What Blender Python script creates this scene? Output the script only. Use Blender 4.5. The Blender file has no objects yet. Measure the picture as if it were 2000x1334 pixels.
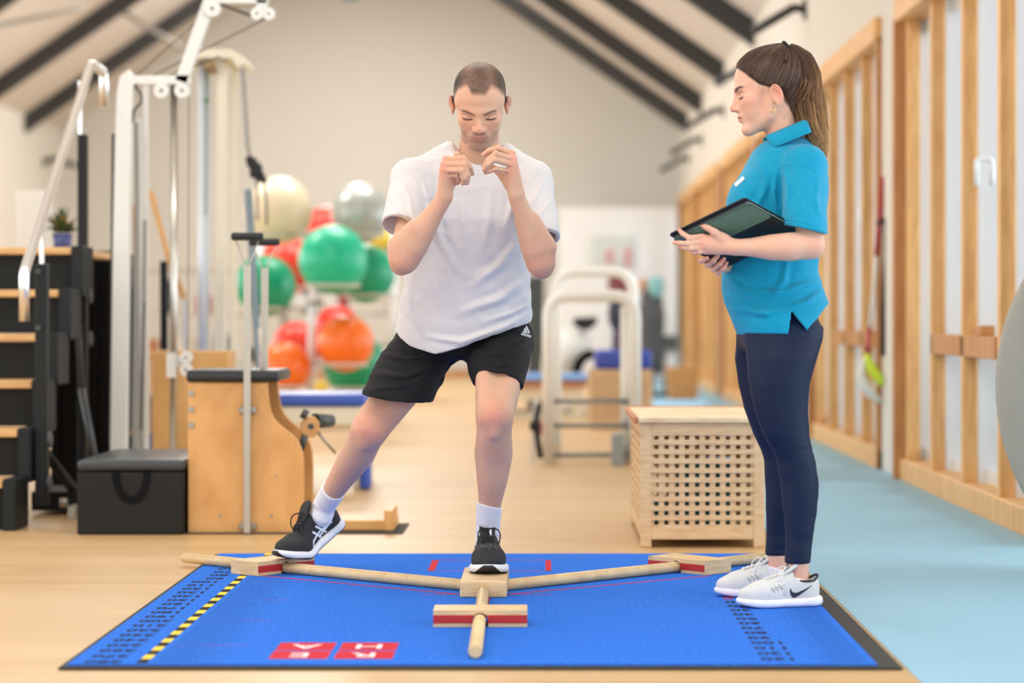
import bpy, bmesh, math, random
import numpy as np
from mathutils import Vector, Matrix
random.seed(7)
S = bpy.context.scene
COL = S.collection
PI = math.pi
# ------------------------------------------------------------------ camera
F = 4800.0; CH = 0.85; VX = 1067.0; VY = 618.0
cam_d = bpy.data.cameras.new('camera'); cam = bpy.data.objects.new('camera', cam_d); COL.objects.link(cam)
cam.location = (0, 0, CH); cam.rotation_euler = (PI/2, 0, 0)
cam_d.sensor_width = 36; cam_d.lens = 36*F/2000
cam_d.shift_x = -(VX-1000)/2000; cam_d.shift_y = -(667-VY)/2000
cam_d.dof.use_dof = True; cam_d.dof.focus_distance = 7.55; cam_d.dof.aperture_fstop = 1.9
cam_d.clip_end = 200
S.camera = cam
def P(px, py, Y):
    return Vector(((px-VX)*Y/F, Y, CH-(py-VY)*Y/F))
def G(px, py):            # a point on the floor
    return P(px, py, F*CH/(py-VY))
# ------------------------------------------------------------------ view, world, lights
S.view_settings.view_transform = 'Standard'; S.view_settings.look = 'None'
S.view_settings.gamma = 1.0; S.view_settings.exposure = -0.17
S.view_settings.use_curve_mapping = False
S.cycles.max_bounces = 7; S.cycles.diffuse_bounces = 4; S.cycles.glossy_bounces = 3
S.cycles.transmission_bounces = 4; S.cycles.transparent_max_bounces = 12
S.cycles.use_denoising = True
S.cycles.caustics_reflective = False; S.cycles.caustics_refractive = False
S.cycles.sample_clamp_indirect = 6.0
W = bpy.data.worlds.new('overcast_sky'); S.world = W; W.use_nodes = True
W.node_tree.nodes['Background'].inputs[0].default_value = (0.86, 0.93, 1.0, 1)
W.node_tree.nodes['Background'].inputs[1].default_value = 1.15
def area(name, loc, rot, sx, sy, power, color=(1, 1, 1), spread=PI):
    l = bpy.data.lights.new(name, 'AREA'); l.shape = 'RECTANGLE'; l.size = sx; l.size_y = sy
    l.energy = power; l.color = color; l.spread = spread
    o = bpy.data.objects.new(name, l); COL.objects.link(o); o.location = loc; o.rotation_euler = rot
    return o
# daylight entering through the glazed walls (outside the panes, aimed into the hall)
area('daylight_right', (2.75, 21.0, 1.6), (0, PI/2, 0), 2.6, 25.0, 800, (0.90, 0.95, 1.0))
area('daylight_right_near', (3.45, 2.6, 1.5), (0, PI/2, 0), 2.6, 12.0, 250, (0.90, 0.95, 1.0))
area('daylight_behind', (-2.5, -6.3, 2.2), (-PI/2, 0, PI), 8.6, 4.0, 250, (0.98, 0.99, 1.0))
area('daylight_left', (-7.6, 14.0, 1.8), (0, -PI/2, 0), 2.8, 34.0, 900, (1.0, 0.98, 0.95))
# unseen pendant lamps added to brighten hall and roof (fixtures are built further down)
ADDED_LAMPS = [(-0.4, 5.2, 3.52, 56), (-0.4, 9.2, 3.52, 34), (-3.6, 5.2, 3.52, 34), (-3.6, 9.2, 3.52, 34), (-2.2, 14.0, 3.6, 42), (-1.2, 19.5, 4.25, 85), (-3.9, 19.5, 4.25, 85), (-2.5, 25.5, 5.0, 180), (-2.5, 30.5, 5.65, 240)]
for lx, ly, lz, lp in ADDED_LAMPS:
    area('added_downlight', (lx, ly, lz), (0, 0, 0), 1.5, 0.5, lp, (1.0, 0.98, 0.95))
    area('added_uplight', (lx, ly, lz+0.13), (PI, 0, 0), 1.5, 0.5, lp*1.0+12, (1.0, 0.98, 0.95))
# ------------------------------------------------------------------ helpers: colour and materials
def srgb(r, g, b):
    f = lambda c: (c/255/12.92) if c/255 <= 0.04045 else (((c/255)+0.055)/1.055)**2.4
    return (f(r), f(g), f(b), 1.0)
MATS = {}
def mat(name, rgb, rough=0.5, metal=0.0, spec=0.5, bump=0.0, bscale=200.0, noise=0.0, nscale=8.0, trans=0.0, sub=0.0, subc=None, coat=0.0, sheen=0.0, stretch=None, ramp=None):
    if name in MATS: return MATS[name]
    m = bpy.data.materials.new(name); m.use_nodes = True; nt = m.node_tree; N = nt.nodes; L = nt.links
    b = N['Principled BSDF']; c = srgb(*rgb)
    b.inputs['Base Color'].default_value = c; b.inputs['Roughness'].default_value = rough
    b.inputs['Metallic'].default_value = metal; b.inputs['Specular IOR Level'].default_value = spec
    b.inputs['Coat Weight'].default_value = coat; b.inputs['Sheen Weight'].default_value = sheen
    b.inputs['Transmission Weight'].default_value = trans
    if sub:
        b.inputs['Subsurface Weight'].default_value = sub
        b.inputs['Subsurface Radius'].default_value = (0.012, 0.005, 0.003); b.inputs['Subsurface Scale'].default_value = 1.0
    tc = N.new('ShaderNodeTexCoord')
    mp = N.new('ShaderNodeMapping'); L.new(tc.outputs['Object'], mp.inputs[0])
    if stretch: mp.inputs['Scale'].default_value = stretch
    if noise or ramp:
        n = N.new('ShaderNodeTexNoise'); n.inputs['Scale'].default_value = nscale; n.inputs['Detail'].default_value = 5
        L.new(mp.outputs[0], n.inputs['Vector'])
        r = N.new('ShaderNodeValToRGB'); L.new(n.outputs[0], r.inputs[0])
        c2 = srgb(*ramp) if ramp else None
        if c2:
            r.color_ramp.elements[0].color = c2; r.color_ramp.elements[1].color = c
            r.color_ramp.elements[0].position = 0.35; r.color_ramp.elements[1].position = 0.62
        else:
            r.color_ramp.elements[0].color = tuple(x*(1-noise) for x in c[:3])+(1,)
            r.color_ramp.elements[1].color = tuple(min(1, x*(1+noise)) for x in c[:3])+(1,)
            r.color_ramp.elements[0].position = 0.3; r.color_ramp.elements[1].position = 0.7
        L.new(r.outputs[0], b.inputs['Base Color'])
    if bump:
        n2 = N.new('ShaderNodeTexNoise'); n2.inputs['Scale'].default_value = bscale; n2.inputs['Detail'].default_value = 3
        L.new(mp.outputs[0], n2.inputs['Vector'])
        bm_ = N.new('ShaderNodeBump'); bm_.inputs['Strength'].default_value = bump; bm_.inputs['Distance'].default_value = 0.002
        L.new(n2.outputs[0], bm_.inputs['Height']); L.new(bm_.outputs[0], b.inputs['Normal'])
    MATS[name] = m; return m
def vcol_mat(name, rough=0.5, sub=0.0, bump=0.0, bscale=300, spec=0.5, sheen=0.0, aniso=None):
    m = bpy.data.materials.new(name); m.use_nodes = True; nt = m.node_tree; N = nt.nodes; L = nt.links
    b = N['Principled BSDF']; a = N.new('ShaderNodeAttribute'); a.attribute_name = 'Col'
    L.new(a.outputs['Color'], b.inputs['Base Color']); b.inputs['Roughness'].default_value = rough
    b.inputs['Specular IOR Level'].default_value = spec; b.inputs['Sheen Weight'].default_value = sheen
    if sub:
        b.inputs['Subsurface Weight'].default_value = sub
        b.inputs['Subsurface Radius'].default_value = (0.010, 0.004, 0.0022); b.inputs['Subsurface Scale'].default_value = 1.0
    if bump:
        tc = N.new('ShaderNodeTexCoord'); mp = N.new('ShaderNodeMapping'); L.new(tc.outputs['Object'], mp.inputs[0])
        if aniso: mp.inputs['Scale'].default_value = aniso
        n2 = N.new('ShaderNodeTexNoise'); n2.inputs['Scale'].default_value = bscale; n2.inputs['Detail'].default_value = 3
        L.new(mp.outputs[0], n2.inputs['Vector'])
        bm_ = N.new('ShaderNodeBump'); bm_.inputs['Strength'].default_value = bump; bm_.inputs['Distance'].default_value = 0.0015
        L.new(n2.outputs[0], bm_.inputs['Height']); L.new(bm_.outputs[0], b.inputs['Normal'])
    return m
# ------------------------------------------------------------------ helpers: shapes
def B(): return bmesh.new()
def box(bm, x0, x1, y0, y1, z0, z1, bev=0.0, seg=2, M=None):
    r = bmesh.ops.create_cube(bm, size=1.0); vs = r['verts']
    for v in vs:
        v.co = Vector(((x0+x1)/2+v.co.x*(x1-x0), (y0+y1)/2+v.co.y*(y1-y0), (z0+z1)/2+v.co.z*(z1-z0)))
    if M is not None:
        for v in vs: v.co = M @ v.co
    if bev > 0:
        es = list({e for v in vs for e in v.link_edges})
        bmesh.ops.bevel(bm, geom=es, offset=bev, segments=seg, affect='EDGES', profile=0.5)
    return bm
def frame_of(d):
    d = Vector(d).normalized(); u = d.orthogonal().normalized(); return u, d.cross(u), d
def cyl(bm, a, b, r, r2=None, n=20, caps=True):
    a = Vector(a); b = Vector(b); r2 = r if r2 is None else r2; u, w, d = frame_of(b-a)
    R0 = [bm.verts.new(a+(u*math.cos(2*PI*i/n)+w*math.sin(2*PI*i/n))*r) for i in range(n)]
    R1 = [bm.verts.new(b+(u*math.cos(2*PI*i/n)+w*math.sin(2*PI*i/n))*r2) for i in range(n)]
    for i in range(n):
        f = bm.faces.new((R0[i], R0[(i+1) % n], R1[(i+1) % n], R1[i])); f.smooth = True
    if caps:
        bm.faces.new(R0[::-1]); bm.faces.new(R1)
    return bm
def tube(bm, pts, r, n=12, closed=False):
    pts = [Vector(p) for p in pts]; m = len(pts); rings = []
    t0 = (pts[1]-pts[0]).normalized(); u = t0.orthogonal().normalized()
    for i, p in enumerate(pts):
        if closed: t = (pts[(i+1) % m]-pts[i-1]).normalized()
        else: t = (pts[min(i+1, m-1)]-pts[max(i-1, 0)]).normalized()
        u = (u-t*u.dot(t)); u = u.normalized() if u.length > 1e-6 else t.orthogonal().normalized()
        w = t.cross(u); rr = r[i] if isinstance(r, (list, tuple)) else r
        rings.append([bm.verts.new(p+(u*math.cos(2*PI*k/n)+w*math.sin(2*PI*k/n))*rr) for k in range(n)])
    for i in range(m if closed else m-1):
        A = rings[i]; C = rings[(i+1) % m]
        for k in range(n):
            f = bm.faces.new((A[k], A[(k+1) % n], C[(k+1) % n], C[k])); f.smooth = True
    if not closed:
        bm.faces.new(rings[0][::-1]); bm.faces.new(rings[-1])
    return bm
def arc_pts(pts, rad, n=6):
    """polyline with rounded corners"""
    pts = [Vector(p) for p in pts]; out = [pts[0]]
    for i in range(1, len(pts)-1):
        a, b, c = pts[i-1], pts[i], pts[i+1]
        d1 = (a-b); d2 = (c-b); r = min(rad, d1.length*0.49, d2.length*0.49)
        p1 = b+d1.normalized()*r; p2 = b+d2.normalized()*r
        for k in range(n+1):
            t = k/n; out.append(p1*(1-t)**2+b*2*t*(1-t)+p2*t*t)
    out.append(pts[-1]); return out
def prism(bm, outline, y0, y1, axis='Y', bev=0.0):
    """extrude a closed outline [(x,z)] along Y (or [(y,z)] along X, [(x,y)] along Z)"""
    def mk(a, b, t):
        return Vector((a, t, b)) if axis == 'Y' else (Vector((t, a, b)) if axis == 'X' else Vector((a, b, t)))
    A = [bm.verts.new(mk(a, b, y0)) for a, b in outline]; C = [bm.verts.new(mk(a, b, y1)) for a, b in outline]
    n = len(A); fs = [bm.faces.new(A), bm.faces.new(C[::-1])]
    for i in range(n): fs.append(bm.faces.new((A[i], C[i], C[(i+1) % n], A[(i+1) % n])))
    if bev > 0:
        es = [e for f in fs[:2] for e in f.edges]
        bmesh.ops.bevel(bm, geom=es, offset=bev, segments=2, affect='EDGES', profile=0.5)
    return bm
def ball(bm, c, r, sc=(1, 1, 1), nu=40, nv=24):
    res = bmesh.ops.create_uvsphere(bm, u_segments=nu, v_segments=nv, radius=1.0)
    for v in res['verts']:
        v.co = Vector((c[0]+v.co.x*r*sc[0], c[1]+v.co.y*r*sc[1], c[2]+v.co.z*r*sc[2]))
        for f in v.link_faces: f.smooth = True
    return bm
def obj(name, bm, m, parent=None, kind=None, label=None):
    bmesh.ops.recalc_face_normals(bm, faces=bm.faces[:])
    me = bpy.data.meshes.new(name); bm.to_mesh(me); bm.free()
    o = bpy.data.objects.new(name, me); COL.objects.link(o)
    if m: me.materials.append(m)
    if parent:
        o.parent = parent; o.matrix_parent_inverse = Matrix.Translation(-parent.location)
    if kind: o['kind'] = kind
    if label: o['label'] = label
    return o
def objs(name, bm, m, parent=None, kind=None):
    """every loose piece of the bmesh becomes an object of its own"""
    bm.verts.ensure_lookup_table(); seen = set(); out = []
    for v in bm.verts:
        if v in seen: continue
        isl = []; st = [v]; seen.add(v)
        while st:
            q = st.pop(); isl.append(q)
            for ed in q.link_edges:
                w = ed.other_vert(q)
                if w not in seen: seen.add(w); st.append(w)
        ids = set(isl); nb = bmesh.new(); mp = {q: nb.verts.new(q.co) for q in isl}
        for f in {f for q in isl for f in q.link_faces}:
            nf = nb.faces.new([mp[q] for q in f.verts]); nf.smooth = f.smooth
        out.append(obj(name, nb, m, parent, kind))
    bm.free(); return out
def thing(name, label, cat, loc=(0, 0, 0), group=None):
    o = bpy.data.objects.new(name, None); COL.objects.link(o); o.empty_display_size = 0.1
    o.location = loc; o['label'] = label; o['category'] = cat
    if group: o['group'] = group
    return o
def tag(o, label, cat, group=None, kind=None):
    o['label'] = label; o['category'] = cat
    if group: o['group'] = group
    if kind: o['kind'] = kind
    return o
def dup(root, off, label=None, group=None):
    """copy of a thing with copies of its parts, moved by off"""
    r = root.copy(); COL.objects.link(r); r.location = Vector(root.location)+Vector(off)
    if label: r['label'] = label
    if group: r['group'] = group
    for ch in list(root.children):
        c = ch.copy(); COL.objects.link(c); c.parent = r
        for g in ch.children:
            d = g.copy(); COL.objects.link(d); d.parent = c
    return r
def struct(name, bm, m, parent=None):
    return obj(name, bm, m, parent, kind='structure')
def smooth_obj(o):
    for p in o.data.polygons: p.use_smooth = True
    return o
# ------------------------------------------------------------------ materials
def wood(name, light, dark, grain=(1, 1, 12), rough=0.45, sc=14.0):
    m = bpy.data.materials.new(name); m.use_nodes = True; N = m.node_tree.nodes; L = m.node_tree.links
    b = N['Principled BSDF']; b.inputs['Roughness'].default_value = rough
    tc = N.new('ShaderNodeTexCoord'); mp = N.new('ShaderNodeMapping'); L.new(tc.outputs['Object'], mp.inputs[0])
    mp.inputs['Scale'].default_value = grain
    n = N.new('ShaderNodeTexNoise'); n.inputs['Scale'].default_value = sc; n.inputs['Detail'].default_value = 6
    n.inputs['Distortion'].default_value = 0.4; L.new(mp.outputs[0], n.inputs['Vector'])
    r = N.new('ShaderNodeValToRGB'); r.color_ramp.elements[0].color = srgb(*dark); r.color_ramp.elements[1].color = srgb(*light)
    r.color_ramp.elements[0].position = 0.34; r.color_ramp.elements[1].position = 0.60
    L.new(n.outputs[0], r.inputs[0]); L.new(r.outputs[0], b.inputs['Base Color'])
    MATS[name] = m; return m
M_wall = mat('wall_plaster', (222, 218, 209), 0.9, bump=0.1, bscale=60)
M_farwall = mat('far_wall_plaster', (214, 213, 208), 0.9)
M_ceil = mat('ceiling_board', (214, 208, 202), 0.9)
M_beam = mat('dark_steel_beam', (52, 52, 52), 0.5)
M_rod = mat('grey_tie_rod', (150, 150, 145), 0.4, metal=0.3)
M_frame_wood = wood('glulam_frame', (234, 186, 124), (216, 164, 102), (3, 3, 0.5), 0.5, 9)
M_frame_dark = wood('glulam_jamb', (196, 140, 84), (176, 120, 66), (3, 3, 0.5), 0.5, 9)
M_white_frame = mat('white_window_frame', (228, 232, 234), 0.35)
M_blue_floor = mat('light_blue_rubber', (140, 186, 208), 0.55, noise=0.06, nscale=120, bump=0.15, bscale=300)
M_wall_white = mat('white_panel', (232, 234, 234), 0.7)
# glass: clear with a fresnel reflection
M_glass = bpy.data.materials.new('window_glass'); M_glass.use_nodes = True
nt = M_glass.node_tree; nt.nodes.clear()
o_ = nt.nodes.new('ShaderNodeOutputMaterial'); mx = nt.nodes.new('ShaderNodeMixShader'); fr = nt.nodes.new('ShaderNodeFresnel')
tr = nt.nodes.new('ShaderNodeBsdfTransparent'); gl = nt.nodes.new('ShaderNodeBsdfGlossy'); gl.inputs['Roughness'].default_value = 0.02
fr.inputs[0].default_value = 1.35
nt.links.new(fr.outputs[0], mx.inputs[0]); nt.links.new(tr.outputs[0], mx.inputs[1]); nt.links.new(gl.outputs[0], mx.inputs[2])
nt.links.new(mx.outputs[0], o_.inputs[0])
# wooden sports floor: long boards running across, with board joints
def floor_mat():
    m = bpy.data.materials.new('maple_sports_floor'); m.use_nodes = True; N = m.node_tree.nodes; L = m.node_tree.links
    b = N['Principled BSDF']; tc = N.new('ShaderNodeTexCoord')
    br = N.new('ShaderNodeTexBrick'); br.inputs['Scale'].default_value = 1.0
    br.inputs['Brick Width'].default_value = 1.8; br.inputs['Row Height'].default_value = 0.13; br.inputs['Mortar Size'].default_value = 0.0012
    br.inputs['Color1'].default_value = srgb(207, 173, 124); br.inputs['Color2'].default_value = srgb(197, 161, 110)
    br.inputs['Mortar'].default_value = srgb(178, 140, 88); br.inputs['Bias'].default_value = 0.1
    L.new(tc.outputs['Object'], br.inputs['Vector'])
    mp = N.new('ShaderNodeMapping'); mp.inputs['Scale'].default_value = (1.5, 14, 1); L.new(tc.outputs['Object'], mp.inputs[0])
    n = N.new('ShaderNodeTexNoise'); n.inputs['Scale'].default_value = 3; n.inputs['Detail'].default_value = 6; L.new(mp.outputs[0], n.inputs['Vector'])
    r = N.new('ShaderNodeValToRGB'); r.color_ramp.elements[0].color = (0.86, 0.86, 0.86, 1); r.color_ramp.elements[1].color = (1.08, 1.08, 1.08, 1)
    L.new(n.outputs[0], r.inputs[0])
    n3 = N.new('ShaderNodeTexNoise'); n3.inputs['Scale'].default_value = 0.9; n3.inputs['Detail'].default_value = 3; L.new(tc.outputs['Object'], n3.inputs['Vector'])
    r3 = N.new('ShaderNodeValToRGB'); r3.color_ramp.elements[0].color = (0.92, 0.92, 0.92, 1); r3.color_ramp.elements[1].color = (1.05, 1.05, 1.05, 1)
    L.new(n3.outputs[0], r3.inputs[0])
    mx = N.new('ShaderNodeMix'); mx.data_type = 'RGBA'; mx.blend_type = 'MULTIPLY'; mx.inputs[0].default_value = 1.0
    L.new(br.outputs[0], mx.inputs[6]); L.new(r.outputs[0], mx.inputs[7])
    mx2 = N.new('ShaderNodeMix'); mx2.data_type = 'RGBA'; mx2.blend_type = 'MULTIPLY'; mx2.inputs[0].default_value = 1.0
    L.new(mx.outputs[2], mx2.inputs[6]); L.new(r3.outputs[0], mx2.inputs[7])
    L.new(mx2.outputs[2], b.inputs['Base Color']); b.inputs['Roughness'].default_value = 0.42; b.inputs['Coat Weight'].default_value = 0.08
    b.inputs['Coat Roughness'].default_value = 0.25
    return m
M_floor = floor_mat()
# ------------------------------------------------------------------ room shell
XR = 1.86; XL = -6.85; YF = 34.7; YB = -6.0; EAVE = 3.5; XRI = -2.49; SL = 0.69; BX = 0.87
XA = 2.95       # recessed stretch of the right wall nearer than Y = 9
bm = B(); box(bm, XL-0.2, BX, YB, YF+0.2, -0.12, 0.0); struct('floor', bm, M_floor)
bm = B(); box(bm, BX, XA+0.2, YB, YF+0.2, -0.12, 0.002); struct('floor_runner', bm, M_blue_floor)
ZR = EAVE+SL*(XRI-XL)
bm = B()
prism(bm, [(XL-0.2, -0.1), (XR+0.3, -0.1), (XR+0.3, EAVE-SL*0.3), (XRI, EAVE+SL*(XR-XRI)), (XL-0.2, EAVE-0.14)], YF, YF+0.2)
struct('wall_far', bm, M_farwall)
# roof slopes
bm = B()
for y0, y1, xr in ((9.0, YF+0.2, XR+0.4), (YB-0.2, 9.0, XA+0.3)):
    prism(bm, [(XRI, EAVE+SL*(XR-XRI)), (xr, EAVE-SL*(xr-XR)), (xr, EAVE-SL*(xr-XR)+0.15), (XRI, EAVE+SL*(XR-XRI)+0.15)], y0, y1)
struct('ceiling', bm, M_ceil)
bm = B()
prism(bm, [(XRI, EAVE+SL*(XR-XRI)), (XL-0.4, EAVE-SL*0.4), (XL-0.4, EAVE-SL*0.4+0.15), (XRI, EAVE+SL*(XR-XRI)+0.15)], YB-0.2, YF+0.2)
struct('ceiling', bm, M_ceil)
# left wall: solid below, a glazed band, solid above
bm = B(); box(bm, XL-0.2, XL, YB, YF, 0, 0.7); box(bm, XL-0.2, XL, YB, YF, 2.9, EAVE+0.05)
box(bm, XL-0.2, XL, 29.5, YF, 0.7, 2.9)
for i in range(8):
    yy = YB+i*(YF-YB-0.9)/8; box(bm, XL-0.2, XL, yy, yy+0.9, 0.7, 2.9)
struct('wall_left', bm, M_wall)
# wall behind the camera with a wide glazed opening
bm = B(); box(bm, XL-0.2, -6.6, YB-0.2, YB, 0, EAVE); box(bm, 1.9, XA+0.2, YB-0.2, YB, 0, EAVE)
prism(bm, [(XL-0.2, 3.3), (XA+0.2, 3.3), (XA+0.2, EAVE-SL*(XA+.2-XR)), (XR, EAVE), (XRI, EAVE+SL*(XR-XRI)), (XL-0.2, EAVE-0.14)], YB-0.2, YB) if False else None
box(bm, -6.6, 1.9, YB-0.2, YB, 4.1, 6.6)
struct('wall_back', bm, M_wall)
# right wall: white above the glazing, pilasters between window units
UNITS = [(9.18, 12.86), (13.62, 17.12), (17.9, 21.4), (22.1, 25.6), (26.4, 29.9), (30.6, 34.0)]
ZW = 2.40
bm = B(); box(bm, XR, XR+0.3, 9.0, YF, ZW+0.02, EAVE+0.02)
prev = 9.0
for a, b in UNITS+[(YF, YF)]:
    box(bm, XR, XR+0.3, prev, a, 0, ZW+0.02); prev = b
struct('wall_right', bm, M_wall)
bm = B(); box(bm, XA, XA+0.2, YB, 9.0, 2.7, EAVE-0.2); box(bm, XR+0.3, XA+0.2, 9.0, 9.15, 0, EAVE)
for yy in (-6, -2.4, 1.2, 4.8, 8.4): box(bm, XA, XA+0.2, yy, yy+0.6, 0, 2.7)
box(bm, XR+0.1, XA, 8.97, 9.0, 2.62, EAVE)
struct('wall_alcove', bm, M_wall)
# window units, one object each with parts
wn = 0
def window_unit(i, y0, y1):
    bm = B()
    bays = 4; pts = [y0+0.04+(y1-y0-0.12)*k/bays for k in range(bays+1)]
    # header, base beam
    box(bm, XR-0.045, XR+0.12, y0, y1, ZW-0.02, ZW+0.11, 0.004, 1)
    box(bm, XR-0.02, XR+0.16, y0, y1, 0, 0.11, 0.004, 1)
    w = struct('window_%d' % i, bm, M_frame_wood)
    bm = B(); box(bm, XR-0.05, XR+0.064, y1-0.07, y1+0.0, 0, ZW+0.0, 0.004, 1); box(bm, XR-0.03, XR+0.10, y0, y0+0.05, 0, ZW, 0.004, 1)
    obj('jamb', bm, M_frame_dark, w, kind='structure')
    for k in range(bays):
        yy = pts[k+1]-0.10 if k == bays-1 else pts[k+1]
        bm = B(); box(bm, XR, XR+0.064, yy-0.03, yy+0.03, 0.11, ZW-0.02, 0.003, 1)
        # peg heads on the face towards the hall's near end
        for zz in (0.35, 1.0, 1.62, 2.2): cyl(bm, (XR+0.034, yy-0.0295, zz), (XR+0.034, yy-0.033, zz), 0.006, n=10)
        if k < bays-1 or True: obj('mullion', bm, M_frame_wood, w, kind='structure')
    bm = B()
    for k in range(bays):
        a = pts[k]+0.03; b = pts[k+1]-0.03
        for (p, q) in ((a, a+0.05), (b-0.05, b)): box(bm, XR+0.066, XR+0.18, p, q, 0.11, ZW-0.02)
        box(bm, XR+0.10, XR+0.16, a, b, 0.11, 0.17); box(bm, XR+0.10, XR+0.16, a, b, ZW-0.09, ZW-0.02)
    obj('window_frame', bm, M_white_frame, w, kind='structure')
    bm = B(); box(bm, XR+0.165, XR+0.17, y0+0.05, y1-0.05, 0.11, ZW-0.02); obj('pane', bm, M_glass, w, kind='structure')
    return w, pts
WIN = []
for i, (a, b) in enumerate(UNITS): WIN.append(window_unit(i+1, a, b))
# window handles (white hooks) and timber cross rails of the two nearest units
def handle(w, y, z):
    bm = B()
    tube(bm, arc_pts([(XR+0.0, y, z-0.115), (XR+0.0, y, z), (XR+0.066, y, z), (XR+0.066, y, z-0.115)], 0.02), 0.0125, 10)
    obj('handle', bm, M_white_frame, w, kind='structure')
handle(WIN[0][0], 10.62, 1.53); handle(WIN[1][0], 14.7, 1.51)
for w, ys in ((WIN[0], ((10.20, 11.02), (11.09, 11.9))), (WIN[1], ((14.1, 14.98), (15.1, 15.95)))):
    bm = B()
    for a, b in ys: box(bm, XR-0.0, XR+0.085, a, b, 0.67, 0.765, 0.003, 1)
    box(bm, XR+0.02, XR+0.085, ys[0][0]+0.45, ys[0][0]+0.62, 0.765, 0.81, 0.003, 1)
    obj('cross_rail', bm, M_frame_dark, w[0], kind='structure')
# roof trusses
def truss(y, i):
    bm = B(); h = 0.19; dz = 0.012
    for sgn, xe in ((1, XR), (-1, XL)):
        z0 = EAVE-dz; zr = EAVE+SL*(XR-XRI)-dz
        n = Vector((xe, y, z0)); r = Vector((XRI, y, zr))
        pr = [(n.x, n.z), (r.x, r.z), (r.x, r.z-h*1.2), (n.x, n.z-h*1.2)]
        prism(bm, pr, y-0.07, y+0.07)
    t = struct('trim_%d' % i, bm, M_beam)
    if i in (7, 8):
        bm = B()
        if i == 8: cyl(bm, P(205, 2, y), P(372, 104, y), 0.028, n=8)
        else: cyl(bm, P(-30, 56, y), P(165, 14, y), 0.024, n=8)
        obj('tie_rod', bm, M_rod, t, kind='structure')
for i, y in enumerate((3.5, 7.2, 10.9, 14.6, 18.3, 22.0, 25.7, 29.4, 32.3)): truss(y, i+1)
# skirting on the far and left wall
bm = B(); box(bm, XL, XR, YF-0.02, YF, 0, 0.09); struct('baseboard_far', bm, M_frame_dark)
bm = B(); box(bm, XL, XL+0.02, YB, YF, 0, 0.09); struct('baseboard_left', bm, M_frame_dark)
# ------------------------------------------------------------------ jump mat
M_mat = mat('blue_carpet_mat', (50, 122, 226), 0.95, noise=0.22, nscale=90, bump=0.9, bscale=420, ramp=(34, 98, 204), spec=0.15)
M_rubber = mat('black_rubber', (48, 48, 46), 0.8)
M_red = mat('red_print', (196, 44, 56), 0.9, spec=0.2)
M_yellow = mat('yellow_print', (232, 204, 72), 0.9, spec=0.2)
M_black = mat('black_print', (34, 36, 44), 0.9, spec=0.2)
M_whitep = mat('white_print', (238, 224, 226), 0.9, spec=0.2)
MX0, MX1, MY0, MY1 = -1.157, 0.845, 5.93, 8.70
mt = thing('jump_mat', 'bright blue measuring mat with numbered edges lying on the wooden floor', 'mat', (0, 7.3, 0))
bm = B(); box(bm, MX0-0.016, MX1+0.012, MY0-0.03, MY1+0.02, 0.0022, 0.0065, 0.001, 1); obj('rubber_border', bm, M_rubber, mt)
bm = B(); box(bm, MX0, MX1-0.045, MY0, MY1, 0.0065, 0.011, 0.001, 1); obj('carpet', bm, M_mat, mt)
ZM = 0.0113
def flat(bm, x0, x1, y0, y1, z=ZM):
    vs = [bm.verts.new(c) for c in ((x0, y0, z), (x1, y0, z), (x1, y1, z), (x0, y1, z))]; bm.faces.new(vs)
def strip(bm, a, b, w, z=ZM):
    a = Vector(a); b = Vector(b); d = (b-a).normalized(); n = Vector((-d.y, d.x))*w/2
    vs = [bm.verts.new((p.x, p.y, z)) for p in (a-n, b-n, b+n, a+n)]; bm.faces.new(vs)
y = MY0+0.01; k = 0; by = B(); bk = B()
while y < MY1-0.02:
    flat(by if k % 2 else bk, -0.993, -0.968, y, min(y+0.077, MY1)); y += 0.077; k += 1
obj('yellow_dashes', by, M_yellow, mt); obj('black_dashes', bk, M_black, mt)
bt = B(); br_ = B()
for i in range(0, 132):
    yy = MY0+0.02+i*0.02; n = round((7.77-yy)*100+100)
    big = (i % 5 == 0)
    flat(bt, -0.955, (-0.87, -0.83, -0.85, -0.81)[i % 4] if not big else -0.79, yy-0.0009, yy+0.0009)
for n in (50, 100, 150, 200, 250): flat(br_, -0.955, -0.76, 7.77-(n-100)/100-0.0015, 7.77-(n-100)/100+0.0015)
for i in range(0, 74):
    yy = MY0+0.02+i*0.02; big = (i % 5 == 0)
    flat(bt, 0.65 if big else (0.70, 0.67, 0.69)[i % 3], 0.78, yy-0.0009, yy+0.0009)
obj('tick_marks', bt, M_black, mt)
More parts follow.
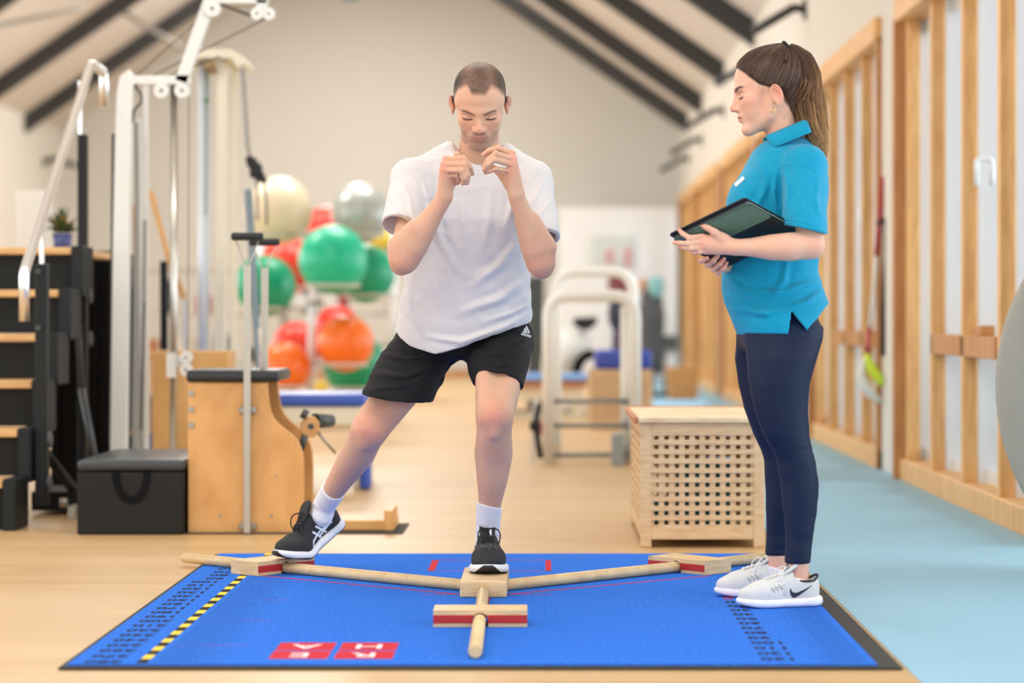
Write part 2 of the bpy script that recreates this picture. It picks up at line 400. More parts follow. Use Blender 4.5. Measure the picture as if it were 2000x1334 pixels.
# red guide lines
flat(br_, -0.374, 0.018, 7.412, 7.42)
for x0, x1 in ((-0.392, -0.369), (-0.003, 0.016)): flat(br_, x0, x1, 8.10, 8.46)
flat(br_, -0.392, 0.016, 8.10, 8.108); flat(br_, -0.392, 0.016, 8.452, 8.46)
flat(br_, -0.187, -0.168, 6.25, 7.45)
strip(br_, (-0.19, 7.36), (-0.92, 7.95), 0.014); strip(br_, (-0.19, 7.36), (0.53, 7.95), 0.014)
obj('red_lines', br_, M_red, mt)
def text_obj(name, s, size, loc, m, parent, rot=(0, 0, PI), align='LEFT', sx=1.0, extr=0.0003, bold=0.0):
    c = bpy.data.curves.new(name, 'FONT'); c.body = s; c.size = size; c.align_x = align; c.align_y = 'CENTER'
    c.extrude = extr; c.offset = bold
    t = bpy.data.objects.new(name, c); COL.objects.link(t)
    me = bpy.data.meshes.new_from_object(t); COL.objects.unlink(t); bpy.data.objects.remove(t)
    o = bpy.data.objects.new(name, me); COL.objects.link(o); me.materials.clear(); me.materials.append(m)
    for v in me.vertices: v.co.x *= sx
    Mx = Matrix.Translation(Vector(loc)) @ (rot if isinstance(rot, Matrix) else (Matrix.Rotation(rot[2], 4, 'Z') @ Matrix.Rotation(rot[1], 4, 'Y') @ Matrix.Rotation(rot[0], 4, 'X')))
    me.transform(Mx)
    if parent: o.parent = parent; o.matrix_parent_inverse = Matrix.Translation(-parent.location)
    return o
for n in range(50, 290, 10):
    text_obj('printed_number', str(n), 0.068, (-1.03, 7.77-(n-100)/100, ZM), M_black, mt, sx=0.9, align='LEFT', bold=0.0014)
for n in range(0, 140, 10):
    text_obj('printed_number', str(n), 0.068, (0.525, 7.32-n/100, ZM), M_black if n else M_red, mt, sx=0.9, align='RIGHT', bold=0.0014)
bm = B()
for x0, x1 in ((-0.682, -0.538), (-0.522, -0.378)):
    for y0, y1 in ((6.175, 6.32), (6.02, 6.162)): flat(bm, x0, x1, y0, y1)
obj('logo_squares', bm, M_red, mt)
for s, x, y in (('A', -0.61, 6.247), ('H', -0.45, 6.247), ('E', -0.61, 6.09), ('R', -0.45, 6.09)):
    text_obj('logo_letter', s, 0.11, (x, y, ZM+0.0004), M_whitep, mt, align='CENTER', sx=1.0, bold=0.001)
# ------------------------------------------------------------------ wooden balance tester (centre block, three pipes, three reach blocks)
M_birch = wood('birch_block', (226, 196, 150), (210, 176, 128), (2, 2, 14), 0.5, 8)
M_pipe = wood('birch_pipe', (228, 200, 152), (214, 182, 132), (2, 2, 2), 0.45, 8)
M_redpaint = mat('red_painted_band', (188, 34, 34), 0.5)
M_ink = mat('ruler_ink', (120, 92, 60), 0.7)
kit = thing('balance_test_frame', 'pale wooden centre block with three round pipes radiating across the blue mat', 'balance trainer', (-0.19, 7.5, 0.0113))
Z0 = 0.0115; ZB = Z0+0.047
bm = B(); box(bm, -0.258, -0.118, 7.33, 7.76, Z0, ZB, 0.004, 2); obj('centre_platform', bm, M_birch, kit)
bm = B(); box(bm, -0.235, -0.14, 7.352, 7.357, ZB, ZB+0.0008); obj('start_line', bm, M_whitep, kit)
PR = 0.0172; PZ = Z0+PR+0.0005
ends = {'front': (Vector((-0.188, 7.38, PZ)), Vector((-0.174, 6.02, PZ))),
        'left': (Vector((-0.235, 7.50, PZ)), Vector((-1.232, 8.36, PZ))),
        'right': (Vector((-0.14, 7.50, PZ)), Vector((0.78, 8.40, PZ)))}
for k_, (a, b) in ends.items():
    bm = B(); cyl(bm, a, b, PR, n=28)
    bmesh.ops.bevel(bm, geom=[e for e in bm.edges if len(e.link_faces) == 2 and any(len(f.verts) > 6 for f in e.link_faces)], offset=0.002, segments=2, affect='EDGES')
    o = obj('measuring_pipe', bm, M_pipe, kit)
    # ruler ticks along the top of the pipe
    bm = B(); d = (b-a); L_ = d.length; d.normalize(); s_ = Vector((-d.y, d.x, 0))
    if s_.y > 0: s_ = -s_
    i = 0
    while 0.05+i*0.01 < L_-0.03:
        c = a+d*(0.05+i*0.01); ln = 3 if i % 5 else 5
        for q in range(ln):
            an = 0.5+q*0.13; an2 = an+0.13
            p1 = c+(s_*math.sin(an)+Vector((0, 0, 1))*math.cos(an))*(PR+0.0002); p2 = c+(s_*math.sin(an2)+Vector((0, 0, 1))*math.cos(an2))*(PR+0.0002)
            w_ = d*0.0006
            bm.faces.new([bm.verts.new(p) for p in (p1-w_, p1+w_, p2+w_, p2-w_)])
        i += 1
    tube(bm, [a+d*(L_*0.62)+(s_*math.sin(t)+Vector((0, 0, 1))*math.cos(t))*(PR+0.0001) for t in [x*PI/12-1.6 for x in range(25)]], 0.0006, 4)
    obj('ruler_marks', bm, M_ink, o)
def reach_block(c, d, wd, dp, label):
    """c: centre of the block on its pipe, d: pipe direction away from the centre; wd across, dp along"""
    d = Vector((d.x, d.y, 0)).normalized(); s_ = Vector((d.y, -d.x, 0))
    t = thing('reach_indicator', label, 'reach block', (c.x, c.y, Z0), 'sliding reach blocks on the pipes')
    M = Matrix(((s_.x, d.x, 0, c.x), (s_.y, d.y, 0, c.y), (0, 0, 1, 0), (0, 0, 0, 1)))
    h = 0.045; hw = wd/2; g = PR+0.004
    # block with an arched tunnel for the pipe
    prof = [(-hw, Z0), (-g, Z0)]+[(-g*math.cos(x*PI/12), Z0+PR+(g)*math.sin(x*PI/12)) for x in range(13)]+[(g, Z0), (hw, Z0), (hw, Z0+h), (-hw, Z0+h)]
    bm = B(); prism(bm, prof, -dp/2, dp/2)
    for v in bm.verts: v.co = M @ v.co
    obj('block', bm, M_birch, t)
    bm = B(); yb = -dp/2-0.0012; z1, z2 = Z0+0.010, Z0+0.032
    n = 12
    for sg in (-1, 1):
        P_ = [(sg*hw, z1)]+[(sg*math.sqrt(max(g*g-(z-Z0-PR)**2, 0)) if z > Z0+PR else sg*g, z) for z in [z1+(z2-z1)*i/n for i in range(n+1)]]+[(sg*hw, z2)]
        prism(bm, P_, yb, yb+0.002)
    for v in bm.verts: v.co = M @ v.co
    obj('red_band', bm, M_redpaint, t)
    return t
a, b = ends['front']; d = b-a
reach_block(Vector((-0.179, 6.70, 0)), -d, 0.254, 0.13, 'wooden reach block with red band crossing the front pipe')
a, b = ends['left']; d = (b-a); c = a+d*0.665
reach_block(Vector((c.x, c.y, 0)), d, 0.25, 0.13, 'wooden reach block on the left pipe under the raised black trainer')
a, b = ends['right']; d = (b-a); c = a+d*0.665
reach_block(Vector((c.x, c.y, 0)), d, 0.25, 0.13, 'wooden reach block on the right pipe beside the white trainers')
# ------------------------------------------------------------------ black vaulting box
M_leather = mat('black_vinyl', (22, 21, 20), 0.5, spec=0.3, noise=0.08, nscale=6)
M_vinyl_top = mat('dark_grey_vinyl_top', (54, 60, 64), 0.34)
M_strap = mat('black_webbing', (7, 9, 13), 0.8, spec=0.2)
t = thing('padded_step_box', 'low black vinyl step box with a strap handle on the wooden floor', 'step box', (-1.61, 9.95, 0))
bm = B(); box(bm, -1.826, -1.413, 9.56, 10.38, 0.0, 0.245, 0.008, 2); obj('box_body', bm, M_leather, t)
bm = B(); box(bm, -1.828, -1.410, 9.558, 10.382, 0.246, 0.292, 0.02, 4); smooth_obj(obj('padded_top', bm, M_vinyl_top, t))
bm = B(); pts = [Vector((-1.613+0.075*math.cos(a), 9.552-0.006*math.sin(a), 0.245-0.125*math.sin(a))) for a in [PI*k/16 for k in range(17)]]
for q in range(16):
    a, b = pts[q], pts[q+1]; wv = Vector((0.0, 0, 0)); ra = (a-Vector((-1.613, 9.552, 0.245))); rb = (b-Vector((-1.613, 9.552, 0.245)))
    sa = 1-0.030/max(ra.length, .01); sb = 1-0.030/max(rb.length, .01)
    A_ = Vector((-1.613, 9.552, 0.245))+ra*sa; B_ = Vector((-1.613, 9.552, 0.245))+rb*sb
    for dy in (0,):
        f1 = [a, b, B_, A_]; vs = [bm.verts.new(v) for v in f1]; vs2 = [bm.verts.new(v+Vector((0, 0.003, 0))) for v in f1]
        bm.faces.new(vs); bm.faces.new(vs2[::-1])
        for i in range(4): bm.faces.new((vs[i], vs2[i], vs2[(i+1) % 4], vs[(i+1) % 4]))
obj('strap_handle', bm, M_strap, t)
# ------------------------------------------------------------------ combo chair (plywood, black pad, pedals, sprung)
M_ply = wood('maple_plywood', (226, 174, 108), (212, 156, 90), (2, 2, 1.2), 0.4, 5)
M_ply2 = wood('birch_plywood_panel', (222, 176, 112), (208, 160, 96), (2, 2, 1.2), 0.45, 5)
M_chrome = mat('brushed_chrome', (196, 192, 184), 0.25, metal=0.9)
M_steel = mat('satin_steel_post', (176, 170, 158), 0.35, metal=0.7)
M_bolt = mat('steel_bolt', (150, 145, 135), 0.3, metal=0.9)
M_blackfoam = mat('black_foam_grip', (30, 31, 33), 0.6)
M_pad = mat('black_pad', (30, 33, 36), 0.35)
M_grey_dark = mat('dark_grey_metal', (66, 70, 74), 0.45)
def chair_profile(Y):
    pts = [(367, 747), (522, 747), (523, 790), (527, 806), (534, 820), (545, 832), (558, 840), (570, 849), (580, 860), (588, 876), (592, 895), (593, 930), (593, 1042), (367, 1042)]
    return [((px-VX)*9.62/F, CH-(py-VY)*9.62/F) for px, py in pts]
t = thing('exercise_chair', 'maple plywood exercise chair with curved sides and black padded seat', 'exercise chair', (-1.2, 9.85, 0))
pr = chair_profile(0); pr[-1] = (pr[-1][0], 0.002); pr[-2] = (pr[-2][0], 0.002)
for y0, lab in ((9.62, None), (10.0, None)):
    bm = B(); prism(bm, pr, y0, y0+0.035, bev=0.004); obj('side_panel', bm, M_ply, t)
bm = B(); xb = pr[0][0]; box(bm, xb+0.01, xb+0.045, 9.655, 10.0, 0.02, pr[0][1]-0.02); obj('back_panel', bm, M_ply, t)
bm = B(); box(bm, pr[0][0]-0.005, -1.045, 9.60, 10.05, 0.594, 0.640, 0.014, 4); smooth_obj(obj('seat_pad', bm, M_pad, t))
bm = B()
for px, py in ((374, 768), (374, 800), (374, 831)): c = P(px, py, 9.62); cyl(bm, c, c-Vector((0, 0.008, 0)), 0.011, n=14)
for px, py in ((430, 1008), (530, 1008), (540, 929)): c = P(px, py, 9.62); cyl(bm, c, c-Vector((0, 0.003, 0)), 0.006 if py > 950 else 0.004, n=14)
objs('bolt', bm, M_bolt, t)
bm = B(); box(bm, -0.94, -0.60, 9.70, 9.98, 0.005, 0.045, 0.003, 1); obj('base_board', bm, M_ply, t)
bm = B(); box(bm, -0.64, -0.605, 9.69, 9.99, 0.004, 0.085, 0.003, 1); obj('base_end', bm, M_ply, t)
bm = B(); prism(bm, [(P(607+19*math.cos(a), 833+22*math.sin(a), 9.85).x, P(607+19*math.cos(a), 833+22*math.sin(a), 9.85).z) for a in [k*PI/4+PI/8 for k in range(8)]], 9.80, 9.84, bev=0.003)
pd = obj('pedal_board', bm, M_ply, t)
bm = B(); c = P(607, 833, 9.795); cyl(bm, c, c+Vector((0, 0.01, 0)), 0.012, n=16); cyl(bm, P(596, 850, 9.8), P(588, 878, 9.8), 0.014, n=12); cyl(bm, P(600, 812, 9.8), P(590, 806, 9.8), 0.02, n=12)
obj('spring_mount', bm, M_grey_dark, t)
bm = B(); cyl(bm, P(615, 822, 9.86), P(646, 822, 9.94), 0.03, 0.026, n=20); obj('foot_pedal', bm, M_grey_dark, t)
bm = B(); cyl(bm, P(622, 846, 9.9), P(655, 885, 10.0), 0.006, n=10); cyl(bm, P(590, 862, 9.82), P(600, 840, 9.82), 0.012, n=12); obj('spring_rod', bm, M_steel, t)
def chair_pole(pxc, ytop, Y, bottom, gx0, gx1, gy, gyY):
    bm = B(); c = P(pxc, ytop, Y); w = 0.0135
    box(bm, c.x-w, c.x+w, Y-w, Y+w, bottom, c.z, 0.002, 1); p_ = obj('pole', bm, M_steel, t)
    bm = B(); tube(bm, arc_pts([P(gx0+6, gy, gyY), P(pxc-2, ytop+6, Y), P(pxc+2, ytop+6, Y), P(gx1-6, gy, gyY)], 0.01), 0.0028, 8); obj('wire_yoke', bm, M_steel, p_)
    bm = B(); cyl(bm, P(gx0, gy, gyY), P(gx1, gy, gyY), 0.0155, n=20)
    bmesh.ops.bevel(bm, geom=[e for e in bm.edges if any(len(f.verts) > 6 for f in e.link_faces)], offset=0.004, segments=2, affect='EDGES')
    obj('hand_grip', bm, M_blackfoam, p_)
chair_pole(483, 517, 9.585, 0.005, 452, 514, 462, 9.585)
chair_pole(517, 524, 10.055, 0.35, 487, 546, 473, 10.05)
bm = B()
for py in (801, 1028):
    c = P(483, py, 9.60); box(bm, c.x-0.034, c.x+0.034, 9.604, 9.618, c.z-0.012, c.z+0.012, 0.002, 1)
    for dx in (-0.026, 0.026): cyl(bm, (c.x+dx, 9.604, c.z), (c.x+dx, 9.600, c.z), 0.006, n=10)
objs('pole_clamp', bm, M_bolt, t)
bm = B(); box(bm, -1.46, -0.56, 9.585, 10.06, 0.0, 0.004); tag(obj('floor_pad', bm, M_rubber), 'thin dark rubber sheet under the plywood exercise chair', 'floor mat')
# ------------------------------------------------------------------ training staircase
M_slate = mat('slate_steel', (27, 31, 33), 0.55, spec=0.3)
M_slate_d = mat('slate_riser', (22, 25, 26), 0.65, spec=0.3)
M_tread = wood('oak_tread', (220, 178, 122), (204, 160, 104), (2, 12, 12), 0.45, 6)
M_inox = mat('polished_steel', (245, 245, 245), 0.28, metal=1.0)
M_redcap = mat('red_cap', (190, 50, 48), 0.5)
st = thing('training_stairs', 'slate grey training stairs with oak treads and steel handrail', 'stairs', (-2.6, 10.3, 0))
XS = -2.10; XS0 = -3.3; tr_ = [(9.75, 0.20), (9.97, 0.392), (10.19, 0.583), (10.41, 0.775), (10.63, 0.965), (10.85, 1.155)]
for i, (y_, z_) in enumerate(tr_):
    xr = XS-0.055+0.012*i
    bm = B(); box(bm, XS0, xr, y_-0.015, y_+0.24 if i < 5 else y_+1.0, z_-0.032, z_, 0.006, 2); obj('tread', bm, M_tread, st)
    zb = 0.0 if i == 0 else tr_[i-1][1]
    bm = B(); box(bm, XS0, xr-0.005, y_+0.02, y_+0.04, zb+0.002, z_-0.033); obj('riser', bm, M_slate_d, st)
    bm = B(); box(bm, xr+0.002, xr+0.055, y_-0.02, y_+0.22, z_-0.215 if i else 0.0, z_+0.006, 0.004, 1); obj('side_block', bm, M_slate, st)
bm = B()
for px0, px1, py0, Y in ((68, 91, 515, 10.0), (151, 168, 262, 11.05)):
    a = P(px0, py0, Y); b = P(px1, 975, Y); box(bm, a.x, b.x, Y, Y+0.06, 0.08 if Y < 10.5 else 0.0, a.z, 0.003, 1)
objs('rail_post', bm, M_slate, st)
bm = B()
for px, py, Y in ((75, 530, 9.99), (75, 640, 9.99)): c = P(px, py, Y); cyl(bm, c, c-Vector((0, 0.01, 0)), 0.011, n=14)
for px, py, Y in ((95, 858, 9.98), (94, 945, 9.98), (174, 578, 11.0), (174, 662, 11.0)):
    c = P(px, py, Y); cyl(bm, c, c+Vector((0.012, 0, 0)), 0.033, n=18)
objs('knob', bm, M_grey_dark, st)
bm = B(); pts = [P(47, 628, 9.7), P(47, 534, 9.7), P(178, 124, 11.0), P(203, 142, 11.15), P(205, 208, 11.15)]
tube(bm, arc_pts(pts, 0.03, 5), 0.0205, 20); obj('handrail', bm, M_inox, st)
bm = B(); a = P(78, 440, 10.03); b = P(86, 520, 10.03); box(bm, a.x, b.x, 10.02, 10.04, b.z, a.z+0.05); a = P(154, 180, 11.08); b = P(161, 266, 11.08); box(bm, a.x, b.x, 11.06, 11.08, b.z, a.z+0.05)
objs('rail_bracket', bm, M_inox, st)
bm = B(); cyl(bm, P(85, 880, 10.1), P(150, 965, 10.6), 0.022, n=12); box(bm, -2.2, -1.98, 10.5, 10.9, 0.02, 0.10); obj('diagonal_brace', bm, M_slate_d, st)
bm = B(); cyl(bm, P(147, 530, 10.9), P(160, 760, 10.9), 0.014, n=12); cyl(bm, P(160, 760, 10.9), P(186, 900, 10.7), 0.016, n=12); lv = obj('lever', bm, M_grey_dark, st)
bm = B(); cyl(bm, P(147, 518, 10.9), P(147.3, 530, 10.9), 0.016, n=14); obj('lever_tip', bm, M_redcap, lv)
M_blackcab = mat('matt_black_cabinet', (6, 6, 7), 0.8, spec=0.2)
bm = B(); a = P(98, 500, 11.95); box(bm, a.x, P(217, 500, 11.95).x, 11.95, 12.6, 0.0, 1.17, 0.01, 2)
for k in range(3): box(bm, a.x+0.09*k+0.03, a.x+0.09*k+0.045, 11.93, 11.95, 0.1, 1.1)
tag(obj('equipment_cabinet', bm, M_blackcab), 'tall matt black cabinet standing behind the training stairs', 'cabinet')
t = thing('stair_castor', 'small beige block with a castor wheel behind the stairs beside the step box', 'castor', P(140, 982, 10.4))
bm = B(); cyl(bm, P(118, 982, 10.35), P(131, 982, 10.35), 0.02, n=16); obj('castor_wheel', bm, M_steel, t)
bm = B(); box(bm, P(132, 980, 10.3).x, P(148, 980, 10.3).x, 10.3, 10.42, 0.0, 0.055, 0.003, 1); obj('castor_block', bm, M_steel, t)
# items on the top landing of the stairs
M_wht = mat('white_board', (226, 226, 222), 0.7)
bm = B(); a = P(34, 372, 11.6); b = P(107, 478, 11.6); prism(bm, [(a.x, 1.156), (b.x, 1.156), (b.x-0.01, a.z-0.0), (a.x-0.005, a.z)], 11.58, 11.60)
tag(obj('white_panel_board', bm, M_wht), 'plain white board standing upright on the stair landing', 'board')
M_pot = mat('blue_glazed_pot', (74, 84, 140), 0.35); M_leaf = mat('dark_green_leaf', (58, 88, 44), 0.55, noise=0.3, nscale=30); M_leaf2 = mat('orange_green_leaf', (150, 120, 60), 0.6)
t = thing('potted_plant', 'small green leafy plant in a blue pot on the stair landing', 'plant', (P(122, 470, 11.6).x, 11.6, 1.156))
c = Vector((P(122, 470, 11.6).x, 11.6, 1.156))
bm = B(); cyl(bm, c, c+Vector((0, 0, 0.085)), 0.036, 0.048, n=24); obj('pot', bm, M_pot, t)
bm = B(); bm2 = B()
for k in range(70):
    a = random.uniform(0, 2*PI); el = random.uniform(0.2, 1.5); L_ = random.uniform(0.05, 0.13); d = Vector((math.cos(a)*math.cos(el), math.sin(a)*math.cos(el), math.sin(el)))
    p0 = c+Vector((0, 0, 0.085))+d*0.01; p2 = p0+d*L_; p1 = p0+d*L_*0.5+Vector((0, 0, 0.008)); s_ = d.cross(Vector((0, 0, 1))).normalized()*0.011
    T = bm2 if k % 5 == 0 else bm
    T.faces.new([T.verts.new(v) for v in (p0, p1-s_, p2, p1+s_)])
obj('foliage', bm, M_leaf, t); obj('tinted_leaves', bm2, M_leaf2, t)
# ------------------------------------------------------------------ cable machine with white posts
M_ivory = mat('white_powder_coat', (226, 226, 221), 0.45)
M_cream = mat('cream_powder_coat', (236, 230, 208), 0.4)
M_cable = mat('dark_cable', (70, 68, 64), 0.6)
M_green_cable = mat('green_cable', (70, 130, 110), 0.6)
def lin(bm, pts, w, dep, Y):
    """flat bar through pixel points at depth Y, w px wide in the image plane, dep deep"""
    P_ = [P(x, y_, Y) for x, y_ in pts]; n = len(P_); hw = w*Y/F/2; Lft = []; Rgt = []
    for i in range(n):
        a = P_[max(i-1, 0)]; b = P_[min(i+1, n-1)]; d = (b-a).normalized(); nrm = Vector((d.z, 0, -d.x))
        Lft.append(P_[i]+nrm*hw); Rgt.append(P_[i]-nrm*hw)
    ol = [(v.x, v.z) for v in Lft]+[(v.x, v.z) for v in Rgt[::-1]]
    prism(bm, ol, Y-dep/2, Y+dep/2)
def cordbm(bm, pts, Y, r=0.0025): tube(bm, [P(x, y_, Y) for x, y_ in pts], r, 6)
def pulley(parent, px, py, Y, r=16, m=None):
    bm = B(); c = P(px, py, Y); rr = r*Y/F
    cyl(bm, c-Vector((0, 0.03, 0)), c-Vector((0, 0.018, 0)), rr, n=28); cyl(bm, c+Vector((0, 0.0, 0)), c+Vector((0, 0.012, 0)), rr, n=28)
    o = obj('pulley', bm, m or M_ivory, parent)
    bm = B(); cyl(bm, c-Vector((0, 0.018, 0)), c, rr*0.9, n=24); cyl(bm, c-Vector((0, 0.034, 0)), c-Vector((0, 0.03, 0)), rr*0.2, n=12); obj('pulley_wheel', bm, M_cable, o)
YM = 11.0
t = thing('cable_machine', 'tall white cable pulley machine with chrome guide rod behind the step box', 'cable machine', (-1.75, YM, 0))
bm = B(); yb_ = VY+F*CH/YM
lin(bm, [(232, yb_), (233, 885), (238, 500), (243, 250), (246, 180), (250, 158), (262, 150)], 30, 0.07, YM); obj('main_post', bm, M_ivory, t)
bm = B(); lin(bm, [(250, 157), (372, 157)], 17, 0.06, YM); obj('cross_arm', bm, M_ivory, t)
bm = B(); lin(bm, [(355, 160), (412, -2)], 23, 0.06, YM); lin(bm, [(400, 1), (524, 1)], 13, 0.05, YM); lin(bm, [(512, 0), (512, 22)], 20, 0.05, YM); obj('overhead_boom', bm, M_ivory, t)
for px, py, r in ((317, 178, 15), (357, 178, 15), (416, 18, 16), (503, 28, 12), (526, 28, 12)): pulley(t, px, py, YM-0.02, r)
bm = B(); cyl(bm, P(340, 168, YM), P(339, yb_-6, YM), 0.0165, n=20); obj('guide_rod', bm, M_chrome, t)
bm = B(); lin(bm, [(336, 690), (336, 737)], 18, 0.06, YM); lin(bm, [(342, 705), (362, 705)], 22, 0.03, YM); sl = obj('sliding_carriage', bm, M_ivory, t)
for py in (698, 722): pulley(sl if False else t, 365, py, YM-0.02, 12)
bm = B(); lin(bm, [(240, 960), (345, 960)], 26, 0.5, YM); box(bm, P(330, 0, YM).x, P(350, 0, YM).x, YM-0.04, YM+0.04, 0, 0.22) ; box(bm, P(225, 0, YM).x, P(352, 0, YM).x, YM-0.2, YM+0.4, 0, 0.04); obj('base_frame', bm, M_ivory, t)
bm = B(); lin(bm, [(285, 150), (286, 885)], 9, 0.03, YM+0.35); lin(bm, [(272, 230), (272, 880)], 7, 0.03, YM+0.2); objs('rear_upright', bm, M_ivory, t)
bm = B(); lin(bm, [(266, 240), (268, 400), (262, 880)], 7, 0.03, YM+0.1); lin(bm, [(283, 430), (276, 880)], 6, 0.02, YM+0.15); objs('weight_column', bm, M_rod, t)
bm = B(); lin(bm, [(224, 262), (218, 870)], 8, 0.05, YM+0.12); lin(bm, [(258, 560), (252, 840)], 7, 0.05, YM+0.12); objs('weight_stack_edge', bm, M_grey_dark, t)
bm = B(); cordbm(bm, [(262, 165), (276, 185), (276, 200), (262, 215), (258, 240)], YM, 0.006); cordbm(bm, [(264, 150), (400, 28)], YM+0.02); cordbm(bm, [(290, 152), (520, 36)], YM+0.02, 0.003); cordbm(bm, [(320, 152), (430, 110)], YM+0.02, 0.003)
cordbm(bm, [(369, 190), (367, 700)], YM, 0.002); cordbm(bm, [(418, 4), (505, 36)], YM, 0.006); cordbm(bm, [(282, 590), (276, 840)], YM, 0.005)
obj('cable', bm, M_cable, t)
M_tan = mat('tan_strap', (196, 150, 118), 0.7)
bm = B(); lin(bm, [(264, 400), (268, 560), (258, 850)], 10, 0.01, YM+0.3); obj('tan_strap', bm, M_tan, t)
# ------------------------------------------------------------------ cream cable tower further back
YT = 12.9
t = thing('pulley_tower', 'cream framed pulley tower with silver rails behind the exercise chair', 'pulley tower', (-1.7, YT, 0))
ybt = VY+F*CH/YT
bm = B(); lin(bm, [(372, 125), (388, 118), (405, 113), (460, 113), (472, 120), (480, 135)], 17, 0.45, YT+0.1); obj('top_arch', bm, M_cream, t)
bm = B(); lin(bm, [(435, 120), (430, ybt)], 19, 0.08, YT); lin(bm, [(459, 120), (455, ybt)], 12, 0.05, YT+0.25); obj('upright', bm, M_cream, t)
bm = B(); cyl(bm, P(395, 120, YT), P(395, ybt, YT), 0.022, n=20); cyl(bm, P(405, 120, YT+.05), P(403, ybt, YT+.05), 0.012, n=20); obj('silver_rail', bm, mat('silver_rail', (222, 230, 240), 0.35, metal=0.15), t)
bm = B(); cordbm(bm, [(404, 130), (402, 420)], YT-0.05, 0.004); c = P(403, 197, YT-0.05); ball(bm, c, 0.013, nu=12, nv=8); obj('green_cord', bm, M_green_cable, t)
bm = B(); lin(bm, [(474, 135), (484, 290)], 7, 0.02, YT); obj('drop_strap', bm, M_rod, t)
bm = B(); lin(bm, [(398, 128), (420, 128)], 14, 0.06, YT-0.1); cyl(bm, P(415, 138, YT-.1), P(415, 138, YT-.06), 0.025, n=16); obj('top_bracket', bm, mat('bronze', (150, 120, 80), 0.5), t)
# hanging black handles with ropes
t = thing('strap_handles', 'black cluster of straps with two ropes hanging from the pulley tower', 'strap', P(495, 320, YT))
bm = B(); rnd = random.Random(3)
for x, y_, r in ((492, 318, 11), (500, 330, 13), (508, 345, 10), (486, 312, 7), (516, 352, 6), (495, 340, 8)): ball(bm, P(x, y_, YT-0.1+rnd.uniform(-.02, .02)), r*YT/F, (1, 0.8, 1.1), 14, 10)
obj('handle_cluster', bm, M_blackfoam, t)
bm = B(); cordbm(bm, [(500, 340), (502, 380), (503, 430)], YT-0.1, 0.006); cordbm(bm, [(516, 350), (520, 390), (521, 440)], YT-0.1, 0.006); cordbm(bm, [(484, 290), (490, 310)], YT-0.1, 0.006); obj('rope', bm, M_cable, t)
# blue-grey pole leaning
M_bgpole = mat('blue_grey_pole', (120, 138, 150), 0.45)
bm = B(); cyl(bm, P(482, 372, 12.4), P(520, VY+F*CH/11.6-2, 11.6), 0.013, n=14); cyl(bm, P(490, 370, 12.5), P(505, 640, 12.2), 0.008, n=12)
tag(obj('leaning_pole', bm, M_bgpole), 'thin blue-grey pole leaning behind the black hand grips', 'pole')
t = thing('propped_stick', 'pale wooden stick slanting between the white posts on a white tube lengthened to the floor', 'stick', P(328, 500, 12.95))
bm = B(); lin(bm, [(294, 372), (328, 500), (366, 600)], 9, 0.03, 12.95); obj('wooden_stick', bm, M_ply, t)
bm = B(); lin(bm, [(362, 584), (362, VY+F*CH/12.95)], 9, 0.034, 12.95); obj('lengthened_tube', bm, M_white_frame, t)  # tube end lengthened down to the floor to hold the stick up
bm = B(); lin(bm, [(320, 510), (322, VY+F*CH/12.85)], 13, 0.04, 12.85); tag(obj('dark_strap_to_floor', bm, M_slate), 'narrow dark strap lengthened to the floor behind the plywood bench end', 'post')  # hanging strap continued down to the floor so that it stands
# ------------------------------------------------------------------ plywood boards
bm = B(); a = P(297, 686, 11.7); b = P(366, 686, 11.7); box(bm, a.x, b.x, 11.7, 12.0, 0.0, a.z, 0.004, 1); a2 = P(447, 686, 11.72); box(bm, b.x, a2.x, 11.72, 11.98, a.z-0.15, a.z, 0.004, 1)
box(bm, a2.x-0.03, a2.x, 11.72, 11.98, 0, a.z-0.15)
tag(obj('plywood_bench_end', bm, M_ply2), 'tall plywood bench end standing behind the chrome guide rod', 'plywood frame')
bm = B(); a = P(256, 686, 12.6); b = P(296, 686, 12.6); box(bm, a.x, b.x, 12.55, 12.6, 0.25, a.z, 0.004, 1); box(bm, a.x, a.x+0.03, 12.55, 12.6, 0, 0.25)
tag(obj('narrow_plywood_board', bm, M_ply2), 'narrow plywood board between the white post and the bench end', 'board')
# ------------------------------------------------------------------ blue reformer bench
M_bluepad = mat('royal_blue_vinyl', (58, 92, 186), 0.35)
t = thing('reformer_bench', 'long bench with royal blue padded top and cream frame behind the exercise chair', 'bench', (-1.45, 12.4, 0))
bm = B(); a = P(318, 770, 12.1); b = P(712, 794, 12.1); box(bm, a.x, b.x, 12.1, 12.75, b.z, a.z, 0.018, 3); smooth_obj(obj('padded_top', bm, M_bluepad, t))
bm = B(); box(bm, a.x+0.02, b.x-0.02, 12.12, 12.72, b.z-0.09, b.z-0.001, 0.004, 1); obj('cream_frame', bm, M_cream, t)
for px in (330, 455, 700):
    c = P(px, 0, 12.1)
    for yy in (12.14, 12.66):
        bm = B(); box(bm, c.x-0.03, c.x+0.03, yy, yy+0.05, 0.0, b.z-0.09, 0.004, 1); obj('leg', bm, M_cream, t)
bm = B(); c = P(714, 920, 12.08); box(bm, c.x-0.028, c.x+0.028, 12.02, 12.12, 0.0, 0.185, 0.022, 3); smooth_obj(obj('blue_foot_pad', bm, M_bluepad, t))
bm = B(); a = P(252, 770, 12.9); b = P(298, 794, 12.9); box(bm, a.x-0.2, b.x, 12.9, 13.3, b.z, a.z, 0.018, 3); box(bm, a.x-0.18, b.x-0.01, 12.92, 13.28, 0.0, b.z, 0.004, 1)
tag(obj('blue_topped_stool', bm, M_bluepad), 'blue padded block just right of the white machine post', 'stool')
